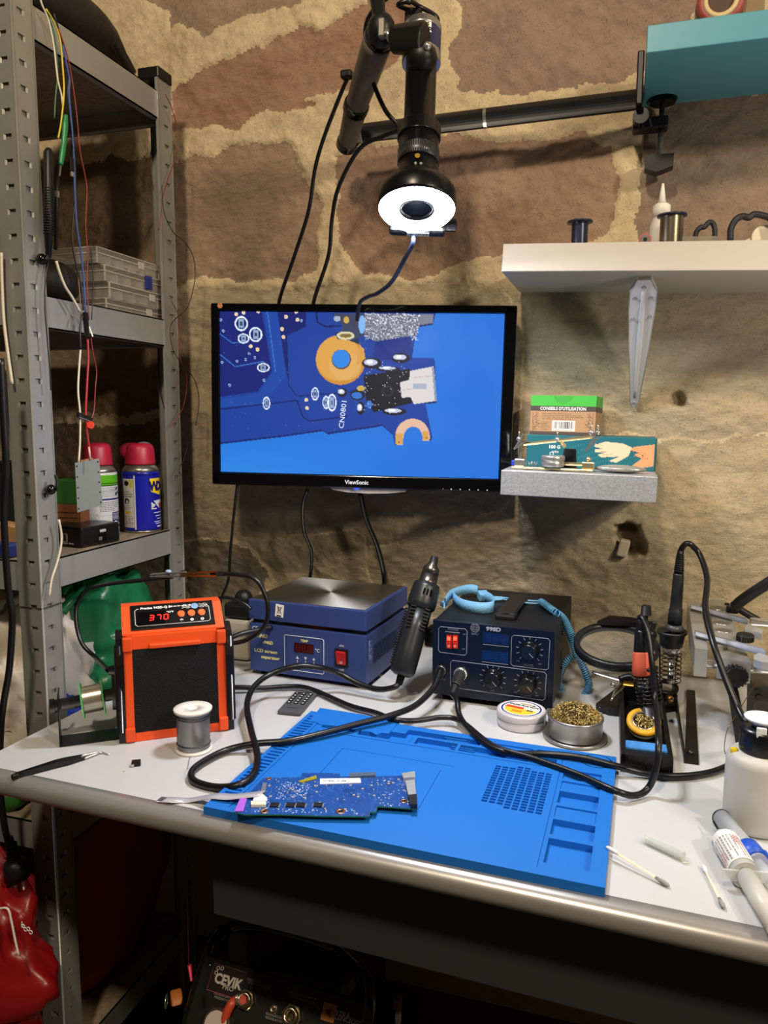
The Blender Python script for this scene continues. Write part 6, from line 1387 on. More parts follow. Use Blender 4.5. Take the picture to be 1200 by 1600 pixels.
    B().cyl(I @ PY(974, 1067, -.205), I @ PY(990, 1069, -.205), .0036, n=10).build('clip_barrel', BRASS, t); B().ball(I @ PY(1046, 1092, -.23), .0058, 12, 8).build('thumb_screw', mat('copper_screw', '#a97a4e', .3, 1.), t)
    return t
make_stand()
def make_iron_orange():
    top, mid, low = PY(1001, 970, -.235), PY(1007, 1025, -.242), PY(1013, 1068, -.252); ax = (low-top); L = ax.length; ax.normalize(); F = frame(top, RT, z=ax)
    t = thing('soldering_iron', 'soldering iron with orange grip and black handle standing in the coil', 'soldering iron', F)
    O = V((0, 0, 0)); Z = V((0, 0, 1)); g = mat('iron_black', '#141519', .25)
    B().rev(O, Z, [(-.004, .0050), (0, .0062), (.014, .0072), (.016, .0060)], 18).build('cord_boot', BLACK, t)
    B().rev(O, Z, [(.013, .0078), (.016, .0088), (L*.50, .0112), (L*.56, .0116)], 22).build('handle', g, t)
    B().rev(O, Z, [(L*.50, .0118), (L*.52, .0124), (L*.70, .0136), (L*.86, .0142), (L*.88, .0120)], 26).build('grip', mat('orange_grip', '#c8583c', .6), t)
    B().rev(O, Z, [(L*.86, .0092), (L*1.15, .0060)], 14).build('barrel', CHROME, t)
    b = B(); b.torus((0, -.0140, L*.72), (0, 1, .05), .0055, .0006, 20, 5); b.torus((0, -.0142, L*.72), (0, 1, .05), .003, .0005, 16, 5); b.build('grip_emblem', mat('grip_mark', '#a8482e', .6), t, kind='stuff')
make_iron_orange()
def make_spring_holder():
    base = PY(1046, 1078, -.150); t = thing('spring_holder', 'steel spring iron holder with black funnel right of the magnifier', 'holder', base); I = ROOTM[t.name].inverted()
    fn = I @ PY(1050, 987, -.150); bs = I @ PY(1048, 1068, -.150); ax = (fn-bs); L = ax.length; ax.normalize(); k = S(PY(1050, 1000, -.15))
    bk = mat('funnel_black', '#18191c', .45)
    B().rev(fn-ax*.022*1.0, fn+ax, [(0, 16*k), (.010, 18*k), (.016, 19*k), (.020, 22.5*k), (.024, 22.5*k), (.023, 20*k), (.018, 13*k)], 32, caps=False).build('funnel', bk, t)
    B().rev(fn-ax*.034, fn+ax, [(0, 13*k), (.013, 14.5*k)], 28).build('ferrule', CHROME, t)
    u = ax.orthogonal().normalized(); w = ax.cross(u); n = 7; pts = [bs+ax*(L-.034)*i/(n*16)+(u*cos(2*pi*i/16)+w*sin(2*pi*i/16))*15*k for i in range(n*16+1)]
    B().tube(pts, .0009, 6, smooth=0).build('spring', mat('spring_steel', '#5b5048', .3, .9), t)
    B().cyl(bs+ax*.002, fn-ax*.03, 5.6*k, n=16).build('guard_tube', CHROME, t)
    for i in range(3): B().cyl(bs+ax*(.012+i*.016)+w*0-V((0, 5.4*k, 0)), bs+ax*(.012+i*.016)-V((0, 5.9*k, 0)), .0034, n=10).build('tube_hole', BLACKG, t)
    B().torus(I @ PY(1042, 1074, -.152), (0, -.35, 1), 15*k, .0030, 28, 8).build('base_ring', BLACKM, t); B().box(I @ PY(1042, 1086, -.150), (.030, .018, .010), bev=.002).build('base_clamp', BLACKM, t)
    B().cyl(I @ PY(1031, 1000, -.152), I @ PY(1031, 1066, -.152), .0012, n=6).build('stay', BLACKM, t)
    pb = I @ PY(1042, 1084, -.15); B().cyl(V((pb.x, pb.y, .7505-base.z)), V((pb.x, pb.y, pb.z)), .006, n=12).build('foot_post', BLACKM, t)
make_spring_holder()
top, bot = PY(1063, 866, -.16), PY(1049, 984, -.152); ax = (bot-top); L = ax.length; ax.normalize(); t = thing('soldering_iron', 'all-black soldering iron standing upright in the spring holder', 'soldering iron', frame(top, RT, z=ax)); k = S(top); O = V((0, 0, 0)); Z = V((0, 0, 1))
B().rev(O, Z, [(-.006, 4.5*k), (0, 5*k), (.012, 6.2*k), (.030, 7.2*k)], 16).build('cord_boot', BLACK, t)
rb = B()
for i in range(8): rb.torus((0, 0, .002+i*.0032), Z, (5.6+.22*i)*k, .0008, 16, 5)
rb.build('boot_ribs', BLACK, t, kind='stuff')
B().rev(O, Z, [(.029, 7.4*k), (.031, 8.2*k), (L*.62, 9.2*k), (L*.72, 9.6*k), (L*.73, 10.6*k), (L*.93, 11*k)], 24).build('handle', mat('iron_grey', '#1d1e21', .42), t)
B().rev(O, Z, [(L*.92, 11*k), (L*.95, 13.5*k), (L*.985, 15*k), (L*1.0, 13*k)], 24).build('collar', mat('collar_grey', '#3a3b3e', .4), t); B().cyl((0, 0, L), (0, 0, L*1.3), 4*k, n=12).build('barrel', CHROME, t)

# aluminium board holder with black feet
def make_jig():
    t = thing('board_holder', 'aluminium circuit board holder with black knobs and flat black legs', 'board holder', PZ(1080, 1190, .7505)); W_ = dict(W=True)
    al = mat('jig_aluminium', '#c0c0bb', .36, .75, bump=.04, bscale=200)
    zt = PY(1086, 1013, -.28).z; zb = PY(1086, 1056, -.28).z
    def blk(q, z0, z1, name, m=al): P = [PZ(a, b_, z1) for a, b_ in q]; return B().prism([(v.x, v.y) for v in P], z0, z1).build(name, m, t, W=True)
    blk([(1086, 1013), (1106, 1015), (1093, 940), (1074, 938)], zb, zt, 'end_block')
    # top plate with holes and sliding front block
    a = [PZ(x_, y_, zt) for x_, y_ in ((1122, 1012), (1154, 1000), (1133, 938), (1104, 938))]
    B().prism([(v.x, v.y) for v in a], zt-.008, zt+.001).build('top_plate', al, t, W=True)
    for x_, y_ in ((1124, 961), (1127, 973), (1130, 985), (1122, 950)):
        c = PZ(x_, y_, zt+.0012); r_ = 14*S(c); b = B().rev(c, c+V((0, 0, 1)), [(.0001, r_*.86), (.0006, r_*.9), (.0008, r_), (0, r_)], 28, caps=False); b.build('hole_rim', CHROME, t, W=True)
        B().cyl(c+V((0, 0, -.0004)), c+V((0, 0, .0003)), r_*.88, n=28).build('round_hole', mat('hole_shade', '#8c8a84', .3, .8), t, W=True)
    z2 = PY(1122, 1027, -.29).z; z3 = PY(1122, 1060, -.29).z
    blk([(1121, 1027), (1174, 1035), (1158, 1005), (1122, 1003)], z3, z2, 'sliding_block')
    def strip(p0, p1, wd, hh, z, name, m): q0, q1 = PZ(*p0, z), PZ(*p1, z); B().ribbon([q0, q1], V((0, wd, 0)), hh, 0).build(name, m, t, W=True)
    ice = mat('pale_acrylic', '#99a0b0', .25)
    strip((1079, 948), (1167, 971), .008, .006, zt+.005, 'acrylic_bar', ice); strip((1086, 990), (1194, 1019), .008, .006, zt+.005, 'acrylic_bar', ice)
    for q, z in (([(1163, 980), (1170, 973), (1176, 977), (1192, 984), (1190, 990), (1180, 987), (1164, 984)], zt+.004), ([(1178, 1024), (1186, 1020), (1204, 1026), (1204, 1036), (1190, 1034), (1178, 1030)], zt+.004)): blk(q, z-.010, z, 'jaw', mat('jaw_silver', '#c9ccd0', .3, .6))
    for x_, y_, y2 in ((1172, 971, -.13), (1172, 1044, -.285)):
        c = PY(x_, y_, y2); B().cyl(c, c+V((.34, 0, 0)), .0062, n=18).build('guide_rod', CHROME, t, W=True)
    c0 = PY(1106, 1040, -.285); B().cyl(c0+V((-.004, 0.01, 0)), c0+V((.36, .01, 0)), .0058, n=16).build('guide_rod', CHROME, t, W=True)
    def knob(p, ax, r_, hh):
        p = V(p); ax = V(ax).normalized(); o = B().cyl(p, p+ax*hh, r_, n=24, bev=.001).build('knob', BLACK, t, W=True); u = ax.orthogonal().normalized(); w = ax.cross(u); kb = B()
        for i in range(18): a_ = 2*pi*i/18; kb.tube([p+(u*cos(a_)+w*sin(a_))*r_+ax*.001, p+(u*cos(a_)+w*sin(a_))*r_+ax*(hh-.001)], r_*.11, 5, smooth=0)
        kb.build('knob_grips', BLACK, o, W=True, kind='stuff')
    knob(PZ(1145, 957, zt), (0, 0, 1), .0092, .010); knob(PZ(1164, 1002, zt), (0, 0, 1), .0105, .011); knob(PY(1148, 1053, -.292), (.05, -1, 0), .0135, .014)
    B().cyl(PZ(1136, 946, zt), PZ(1136, 946, zt)+V((0, 0, .004)), .004, n=10).build('screw', BLACKM, t, W=True)
    # legs: flat black straps
    lg = mat('leg_black', '#1d1c1b', .38, .4)
    f = [PZ(1070, 1189, .7535), PZ(1092, 1192, .7535), PZ(1086, 1079, .7535), PZ(1073, 1077, .7535)]; B().prism([(v.x, v.y) for v in f], .7506, .7535).build('foot', lg, t, W=True)
    B().ball(PZ(1079, 1177, .754), .0048, 12, 6).build('foot_bolt', mat('bolt_dark', '#3c3a38', .3, .8), t, W=True)
    x0 = f[0].x-.001
    P = lambda y_, z_, dx=0.: V((x0+dx, y_, z_))
    yb, yf = f[3].y, f[0].y
    out = [(yf, .7506), (yb+.0, .7506), (yb+.005, .775), (yb-.055, zb+.004), (yb-.085, zb+.004), (yb-.03, .790), (yb-.045, .772), (yf, .757)]
    n = len(out); b = B(); b.add([P(y_, z_) for y_, z_ in out]+[P(y_, z_, .0025) for y_, z_ in out], [tuple(range(n)), tuple(range(n, 2*n))[::-1]]+[(i, (i+1) % n, n+(i+1) % n, n+i) for i in range(n)]); b.build('leg', lg, t, W=True)
    q = [PY(1135, 1062, -.27), PY(1150, 1062, -.27), PY(1172, 1165, -.36), PY(1150, 1165, -.36)]; b = B(); b.add([v for v in q]+[v+V((0, .003, 0)) for v in q], [(0, 1, 2, 3), (7, 6, 5, 4)]+[(i, 4+i, 4+(i+1) % 4, (i+1) % 4) for i in range(4)]); b.build('leg', lg, t, W=True)
    q = [PY(1178, 1074, -.24), PY(1215, 1074, -.24), PY(1215, 1160, -.24), PY(1176, 1152, -.24)]; b = B(); b.add([v for v in q]+[v+V((0, .06, 0)) for v in q], [(0, 1, 2, 3), (7, 6, 5, 4)]+[(i, 4+i, 4+(i+1) % 4, (i+1) % 4) for i in range(4)])
    gp = b.build('side_casing', mat('casing_grey', '#4a4642', .5, .3), t, W=True)
    for x_, y_ in ((1186, 1089), (1186, 1078)): v = PY(x_, y_, -.2405); B().cyl(v, v+V((0, -.0015, 0)), .0038, n=14).build('casing_screw', mat('bolt_dark', '#3c3a38', .3, .8), t, W=True)
make_jig()
cable('lamp_arm', [PY(1148, 948, -.10), PY(1165, 934, -.11), PY(1205, 908, -.13), PY(1260, 872, -.15)], .0085, 'thick black tube arm rising to the right behind the board holder', None, mat('tube_black', '#19191b', .5), 'arm', 14)
cable('lamp_arm', [PY(1150, 948, -.08), PY(1165, 958, -.08), PY(1186, 970, -.08)], .0055, 'shorter black tube dipping behind the rear knob of the board holder', None, MATS['tube_black'], 'arm', 12)
cable('loose_wire', [PY(1182, 1064, -.25), PY(1168, 1088, -.28), PY(1150, 1118, -.32), PY(1136, 1142, -.34), PZ(1132, 1172, .762), PZ(1140, 1186, .7512)], .0006, 'hair-thin copper wire looping from the board holder down to the bottle', None, mat('thin_copper', '#8a6a4a', .35, .8), 'wire', 5)
# frosted bottle
p = PZ(1181, 1288, .7505); k = S(p); rB = 49*k
t = thing('solvent_bottle', 'frosted plastic bottle with black cap and open white spout', 'bottle', (p.x, p.y, .7505))
fr = mat('frosted_plastic', '#c9c8c2', .5, clear=.16, var=.03, vscale=20); hB = .086
B().lathe((0, 0, 0), [(rB*.9, 0), (rB*.985, .003), (rB, .007), (rB, hB*.86), (rB*.96, hB*.93), (rB*.85, hB*.975), (rB*.62, hB), (rB*.6, hB)], 48).build('bottle_body', fr, t)
B().lathe((0, 0, .003), [(rB*.93, 0), (rB*.95, .003), (rB*.95, hB*.60)], 40).build('liquid', mat('cloudy_liquid', '#b3b2ac', .35), t)
B().lathe((0, 0, hB), [(rB*.64, 0), (rB*.65, .001), (rB*.65, .022), (rB*.62, .026), (rB*.4, .0275), (0.0001, .0275)], 40).build('cap', mat('cap_black', '#12141a', .28), t)
sw = mat('spout_white', '#d6dbe0', .35)
B().lathe((0, 0, hB+.0275), [(.010, 0), (.013, .004), (.0185, .0085), (.0195, .0105), (.0180, .0108), (.012, .006), (.0001, .005)], 30, False).build('spout_dish', sw, t); B().box((-.004, -.019, hB+.027), (.010, .004, .012), bev=.001).build('spout_tab', sw, t)
G = frame((.024, .006, hB+.047), (0, 1, 0), z=(-.85, -.3, .45)); B().rev((0, 0, -.002), (0, 0, 1), [(0, .015), (.003, .018), (.006, .0175)], 26).xf(G).build('flip_lid', sw, t)
q = PZ(1147, 1174, .80); b = B().box(PY(1147, 1174, p.y-.005), (.008, .006, .009), bev=.002); tag(b.build('yellow_clip', mat('yellow_plastic', '#d8c21c', .4)), 'tiny yellow plastic piece beside the bottle cap', 'clip') if False else b.build('cap_tab', mat('yellow_plastic', '#d8c21c', .4), t, W=True)
# syringes
def axis(a, b_, za, zb_): A_, B_ = PZ(*a, za), PZ(*b_, zb_); return A_, (B_-A_).normalized(), (B_-A_).length
cl = mat('syringe_clear', '#dfe4e8', .12, clear=.55)
A_, d, L = axis((1119, 1268), (1217, 1388), .762, .762); k = S(A_)
t = thing('syringe', 'clear syringe of grey solder paste with blue collar lying against the bottle', 'syringe', frame(A_, d, z=V((0, 0, 1)))); X = V((1, 0, 0)); O = V((0, 0, 0)); r1 = .0096
B().rev(O, X, [(0, .0022), (.010, .0034), (.0115, .0050)], 14).build('luer_tip', sw, t)
B().rev(O, X, [(.011, .0055), (.0135, r1), (.10, r1)], 28).build('barrel', cl, t)
B().rev(O, X, [(.0135, r1*.86), (.078, r1*.86)], 24).build('paste', mat('solder_paste', '#5a5c64', .4, .5, var=.35, vscale=150), t)
B().rev(O, X, [(.0125, r1*.9), (.0125, r1*1.03), (.0142, r1*1.03), (.0142, r1*.9)], 24, caps=False).build('black_ring', BLACK, t)
bl = mat('collar_blue', '#1f4fc0', .4); B().rev(O, X, [(.074, r1*1.0), (.075, r1*1.3), (.096, r1*1.3), (.097, r1)], 24).build('blue_collar', bl, t); B().box((.0855, 0, 0), (.010, .032, .008), bev=.002).build('finger_wing', bl, t); B().rev(O, X, [(.097, r1*.6), (.15, r1*.6)], 16).build('plunger_rod', cl, t)
A_, d, L = axis((1127, 1304), (1212, 1446), .764, .764)
t = thing('syringe', 'fat syringe with white printed label and dark needle tip, nearest the table edge', 'syringe', frame(A_, d, z=V((0, 0, 1)))); r2 = .0132
B().rev(O, X, [(-.026, .0012), (-.004, .0014)], 10).build('needle', BLACKM, t); B().rev(O, X, [(-.006, .0030), (.002, .0042), (.006, .0062), (.009, .0068)], 18).build('needle_hub', mat('pale_green', '#b6c4ae', .4), t)
B().rev(O, X, [(.007, .0085), (.012, r2), (.072, r2), (.073, r2*1.03)], 32).build('barrel', mat('milky_barrel', '#d3d4ce', .3, clear=.25), t)
im = Img(120, 90, '#e4e2de'); im.rect(0, 0, 120, 90, '#e6e4e0')
im.lines_of_text(22, 10, 112, 80, 11, '#55555c', .75); im.lines_of_text(24, 8, 60, 26, 3, '#c05a60', .8); im.lines_of_text(70, 50, 116, 76, 4, '#c05a60', .7); im.rect(2, 62, 14, 80, '#8a8a90', .8); im.line([(20, 86), (112, 86)], 2.4, '#7a2c44'); im.line([(20, 86), (8, 78), (10, 66)], 2., '#7a2c44')
decal(im, lambda u, v: V((.013+.052*u, -(r2+.0004)*cos(3.6*(v-.5)+.8), (r2+.0004)*sin(3.6*(v-.5)+.8))), 'label', INK, t)
B().rev(O, X, [(.070, r2*.70), (.150, r2*.70)], 20).build('plunger_rod', mat('plunger_white', '#d9d8d2', .35, clear=.3), t); B().box((.0735, 0, 0), (.003, .045, .012), bev=.001).build('finger_flange', cl, t); B().rev(O, X, [(.012, r2*.85), (.05, r2*.85)], 20).build('paste', mat('pale_flux', '#c9c3a8', .5), t)
# swabs, clear needle cap
def swab(a, b_, za, zb_, label, ends):
    A_, d, L = axis(a, b_, za, zb_); t = thing('cotton_swab', label, 'swab', frame(A_, d, z=V((0, 0, 1))))
    B().cyl((0, 0, 0), (L, 0, 0), .00125, n=10).build('stick', mat('swab_stick', '#d9d2bd', .5), t)
    for x_, m_, s in ((0., ends[0], 1), (L, ends[1], -1)): B().rev((x_-s*.003, 0, 0), (x_+s, 0, 0), [(0, .0005), (.002, .0018), (.006, .0024), (.011, .0020), (.015, .0013)], 12).build('cotton_tip', m_, t)
cw, cg = mat('clean_cotton', '#dcdcdc', .9, bump=.4, bscale=400), mat('dirty_cotton', '#8d8d8a', .9, var=.4, vscale=200)
swab((951, 1325), (1042, 1382), .762, .7530, 'cotton swab with grey tip leaning on the right edge of the blue mat', (cw, cg)); swab((1099, 1354), (1130, 1416), .753, .7530, 'cotton swab lying flat on the table left of the syringes', (cw, cg))
A_, d, L = axis((1004, 1309), (1068, 1338), .7555, .7555); t = thing('needle_cap', 'empty clear plastic needle cap lying on the white table', 'cap', frame(A_, d, z=V((0, 0, 1)))); gc = mat('clear_green', '#d5ddd5', .1, clear=.60)
B().rev(O, X, [(0, .0028), (.001, .0034), (L*.95, .0046), (L, .0052), (L, .0040), (.004, .0026)], 20, caps=False).build('tube', gc, t); B().rev((L+.002, 0, -.004), (L+.002, 0, 1), [(0, .0050), (.001, .0052), (.0012, .0040)], 16, caps=False).build('rim_tab', gc, t)
# ================================================================ things on the steel shelving
# black bag on the top shelf
t = thing('sports_bag', 'black fabric bag with straps lying on the top steel shelf', 'bag', (-.925, -.30, 1.7585)); fb = mat('bag_black', '#1a1715', .62, bump=.5, bscale=120)
b = B(); b.ball((0, 0, .056), (.105, .205, .060), 40, 20, amp=.05, freq=14, seed=2., zmin=.0005); b.build('bag_body', fb, t)
I = ROOTM[t.name].inverted()
for k, l in enumerate(([(95, -8), (118, 12), (150, 38), (185, 82), (200, 108)], [(112, 8), (140, 22), (170, 50), (196, 92), (210, 118)])): B().ribbon([I @ PX(x_, y_, -.835+.004*k) for x_, y_ in l], V((.004, 0, .006)), .002).build('strap', mat('strap_black', '#211d1a', .45), t)
# clear organiser boxes
zs_ = 1.3605; n0 = PX(168, 481, -.82); yb = PX(259, 430, -.82).y; cp = mat('organiser_plastic', '#b7b2a8', .22, clear=.70)
cpd = mat('organiser_edge', '#cfc9bc', .25, clear=.40)
LABS = ['bottom clear organiser box of the stack on the middle shelf', 'second clear organiser box from the bottom on the middle shelf', 'third clear organiser box with blue latch on the middle shelf', 'topmost clear organiser box of the stack on the middle shelf']
hb = .0255; OFFS = [(0, -.268), (.006, -.262), (.002, -.270), (-.006, -.283)]
for i in range(4):
    dx, y0 = OFFS[i]; x1 = -.818+dx*.5; ln = .175; wd = .125; z0 = zs_+i*(hb+.0006)
    t = thing('organiser_box', LABS[i], 'box', (x1-wd/2, y0+ln/2, z0), 'clear organiser boxes')
    wl = B(); hh = hb*.62
    for sx in (-1, 1): wl.box((sx*(wd/2-.001), 0, hh/2), (.0014, ln-.003, hh))
    for sy in (-1, 1): wl.box((0, sy*(ln/2-.001), hh/2), (wd-.003, .0014, hh))
    wl.box((0, 0, .0007), (wd-.002, ln-.002, .0012)); wl.build('tray', cp, t)
    B().box((0, 0, hb*.82), (wd, ln, hb*.36), bev=.002).build('lid', cp, t)
    rm = B()
    for sx in (-1, 1): rm.box((sx*wd/2, 0, hb*.64), (.002, ln, .0018)); rm.box((sx*wd/2, 0, hb*.985), (.0016, ln-.004, .0014))
    for sy in (-1, 1): rm.box((0, sy*ln/2, hb*.64), (wd, .002, .0018)); rm.box((0, sy*ln/2, hb*.985), (wd-.004, .0016, .0014))
    for sx in (-1, 1):
        for sy in (-1, 1): rm.box((sx*(wd/2-.001), sy*(ln/2-.001), hb*.5), (.0022, .0022, hb))
    rm.build('rim', cpd, t)
    for j in range(1, 5): B().box((0, -ln/2+ln*j/5, hh/2), (wd-.004, .0022, hh-.001)).build('divider', cpd, t)
    ct = B()
    for j in range(5):
        if random.random() < .75: ct.ball((wd/2-.022, -ln/2+ln*(j+.5)/5, .005), (.016, .012, .0045), 8, 5, amp=.15, freq=90, seed=j+i*7.)
    if ct.v: ct.build('contents', mat('small_parts', '#5b544c', .5, .3, var=.4, vscale=300), t, kind='stuff')
    if i == 2: B().box((wd/2+.0022, .030, hb*.58), (.0036, .018, .023), bev=.001).build('latch', mat('latch_blue', '#1d2f7c', .4), t)
    else: B().box((wd/2+.0012, .030, hb*.62), (.002, .016, .012), bev=.0006).build('latch', cpd, t)
b = B().ball(PX(95, 443, -.85)+V((-.01, -.01, 0)), (.038, .045, .034), 20, 12, amp=.12, freq=20, seed=9., zmin=1.3605); tag(b.build('fabric_pouch', fb), 'black fabric pouch wedged beside the clear organiser boxes', 'pouch')
# spray cans
def can(px, py, r, h, label, paint, img, cap, capdir):
    p = PZ(px, py, .9788); t = thing('spray_can', label, 'spray can', (p.x, p.y, .9788)); v = (CAM-p); a0 = math.atan2(v.y, v.x)
    mt = mat('can_rim', '#a9a59c', .3, .9)
    B().lathe((0, 0, 0), [(r*.95, 0), (r*1.01, .001), (r*1.01, .003), (r, .004)], 36).build('base_rim', mt, t)
    B().lathe((0, 0, .0035), [(r, 0), (r, h-.006), (r*.985, h-.003)], 40).build('can_body', paint, t)
    B().lathe((0, 0, h), [(r*.99, 0), (r*.94, .005), (r*.80, .011), (r*.68, .014), (r*.66, .016)], 36).build('shoulder', mt, t)
    decal(img, lambda u, v_: V((cos(a0+(.5-u)*-pi*1.0)*(r+.0003), sin(a0+(.5-u)*-pi*1.0)*(r+.0003), .006+(h-.010)*v_)), 'printed_wrap', INKG, t)
    # trigger cap
    z = h+.013; rc = r*.80; c = B().lathe((0, 0, z), [(rc, 0), (rc*1.0, .002), (rc*.93, .030), (rc*.80, .0365), (rc*.5, .039), (.0001, .0395)], 32); c.build('cap', cap, t)
    ax = RT*capdir; F = frame((0, 0, z), (ax.x, ax.y, 0), z=V((0, 0, 1)))
    b = B(); b.ball((.016, 0, .0235), (.024, .0165, .0165), 18, 10); b.xf(F).build('cap_snout', cap, t)
    b = B(); b.ball((-.006 if capdir else 0, -.004, .0355), (.0135, .0115, .0062), 18, 8); b.xf(F).build('trigger', mat('trigger_grey', '#6e6a6c', .4), t)
    return t, r, h, a0
red = mat('cap_red', '#a8203a', .4)
im = Img(130, 170, '#1a1f96'); im.rect(0, 0, 130, 4, '#0e1160')
im.rect(18, 14, 48, 162, '#b8b4ac'); im.rect(49, 4, 52, 168, '#c9c4b8'); im.ell(30, 28, 7, 8, '#1c1c20'); im.rect(38, 16, 47, 40, '#b8a83c'); im.ell(30, 82, 7, 9, '#1c1c20'); im.ell(31, 84, 3.5, 5, '#b8b4ac'); im.rect(25, 112, 40, 121, '#b5a028'); im.lines_of_text(22, 50, 46, 72, 3, '#55555a'); im.lines_of_text(22, 94, 44, 108, 3, '#55555a'); im.lines_of_text(22, 126, 46, 158, 7, '#2f2f38')
im.poly([(84, 14), (128, 14), (128, 60), (112, 66), (86, 54)], '#e6c81e'); im.poly([(86, 86), (98, 96), (86, 106)], '#c8ccd2'); im.poly([(92, 82), (126, 80), (126, 104), (110, 108), (100, 96)], '#d3d3d8'); im.poly([(106, 92), (126, 88), (126, 104), (110, 108)], '#b23a44'); im.rect(86, 105, 100, 108, '#dcdce0')
for i, y in enumerate((118, 128, 137, 146, 152)): im.rect(92+4*(i % 3), y, 126, y+2.5, '#d8d8e2')
im.rect(100, 160, 126, 164, '#d8d8e2')
ct, r, h, a0 = can(223, 829, .0345, .113, 'blue and yellow spray can with red trigger cap on the steel shelf', mat('can_blue', '#1a1f96', .25), im, red, -1)
for j, (ch, a) in enumerate((('W', .70), ('D', 1.05), ('-', 1.28))):
    an = a0+a; F = M4.Translation((cos(an)*(r+.0006), sin(an)*(r+.0006), .006+(h-.010)*.775)) @ M4.Rotation(an+pi/2, 4, 'Z') @ M4.Rotation(pi/2, 4, 'X'); text(ch, .0235, F, mat('shield_ink', '#14165c', .5), ct, bold=.05, sx=.85)
im = Img(130, 170, '#c6c8cc'); im.rect(0, 0, 130, 28, '#58a81e'); im.rect(0, 22, 130, 25, '#2c6212'); im.rect(0, 28, 130, 31, '#2a3a1e')
im.lines_of_text(66, 34, 118, 62, 6, '#6a7080'); im.rect(66, 66, 130, 71, '#26286e'); im.lines_of_text(66, 74, 118, 104, 6, '#6a7080'); im.lines_of_text(8, 108, 90, 166, 14, '#70727c', .6); im.rect(94, 106, 130, 150, '#1c2058'); im.ell(104, 140, 8, 9, '#d6d8de', 1, .7); im.rect(114, 138, 126, 144, '#d6d8de'); im.lines_of_text(96, 108, 128, 128, 5, '#c9ccd8', .9); im.lines_of_text(98, 152, 126, 168, 4, '#5a70a8'); im.speck(6, '#22242c', 106, 36, 120, 58, 4)
can(157, 838, .0325, .116, 'white and green spray can with red cap, left of the blue can', mat('can_white', '#c6c8cc', .3), im, red, 0)
# black power adapter box
c, rr, l_ = PZ(128, 857, .9788), PZ(169, 840, .9788), PZ(92, 853, .9788); x = (c-l_).normalized(); F = frame(c, x, z=V((0, 0, 1))); t = thing('drive_dock', 'black plastic drive dock box on the edge of the lower steel shelf', 'box', F)
W1 = .085; D1 = .085; H1 = .034; B().box((-W1/2, D1/2, H1/2), (W1, D1, H1), bev=.004, seg=3).build('case', mat('dock_black', '#131416', .3), t)
B().box((.0002, .045, .013), (.0008, .016, .011)).build('side_port', BLACKG, t); B().box((.0006, .040, .011), (.0006, .007, .006)).build('port_metal', CHROME, t); text('HDD', .006, M4.Translation((.0004, .046, .0235)) @ M4.Rotation(pi/2, 4, 'Z') @ M4.Rotation(pi/2, 4, 'X'), WHITEP, t, bold=.04)
B().box((-.040, -.0002, .015), (.016, .0008, .014)).build('front_socket', mat('socket_pale', '#9c9a94', .4), t); text('Open  Ready', .0045, M4.Translation((-.030, -.0003, .006)) @ M4.Rotation(pi/2, 4, 'X'), WHITEP, t)
for i in range(2): B().box((-.043+i*.006, -.0006, .015), (.004, .0006, .011)).build('socket_hole', BLACKG, t)
p = PY(101, 790, -.27); t = thing('cardboard_box', 'green and brown cardboard box behind the grey plate on the lower shelf', 'box', at((p.x, -.27, .9788), .12)); q0 = PY(96, 812, -.27); hb_ = PY(118, 752, -.27).z-.9788; w_ = .06
B().box((0, .03, hb_*.31), (w_, .06, hb_*.62), bev=.001).build('carton', mat('brown_card', '#7a4a28', .7, var=.1, vscale=40), t); B().box((0, .03, hb_*.81), (w_+.001, .061, hb_*.38), bev=.001).build('lid', mat('dark_green_card', '#2b6420', .6), t)
for i in range(3): B().box((.0, -.0004, hb_*(.30+.09*i)), (w_*.8, .0006, .0016)).build('printed_line', mat('dark_brown_ink', '#4c2c16', .7), t)
# grey metal plate hanging on its two wires
q = [PX(117, 724, -.785), PX(154, 716, -.785), PX(160, 788, -.785), PX(121, 800, -.785)]
v0 = CAM-q[0]; nrm = V((v0.x, v0.y, 0)).normalized(); q = []
c0 = PX(138, 757, -.782)
for px, py in ((117, 723.5), (155, 716), (160.5, 789), (121, 801)): d_ = ray(px, py); q.append(CAM+d_*((c0-CAM).dot(nrm)/d_.dot(nrm)))
F = frame(q[0], q[1]-q[0], y=q[0]-q[3]); I = F.inverted(); t = thing('heating_plate', 'grey rectangular metal plate hanging on white and red wires before the cans', 'plate', F); L4 = [(I @ v) for v in q]
B().prism([(v.x, v.y) for v in (L4[3], L4[2], L4[1], L4[0])], -.003, 0).build('plate', mat('plate_grey', '#8d979b', .45, .4, bump=.1, bscale=100), t)
for k_, (a, b_) in enumerate([(0, 3), (1, 2)]):
    for j in range(5):
        v = L4[a].lerp(L4[b_], .07+.215*j); s = 1 if a == 0 else -1; B().cyl((v.x+s*.0025, v.y, -.0002), (v.x+s*.0025, v.y, .0004), .0011, n=10).build('hole', BLACKG, t)
tp = I @ PX(138, 719, -.782); B().box((L4[0].lerp(L4[1], .5)+V((0, .0012, -.0015))), (.018, .003, .002)).build('solder_tab', mat('tab_brown', '#9a6a3c', .5), t)
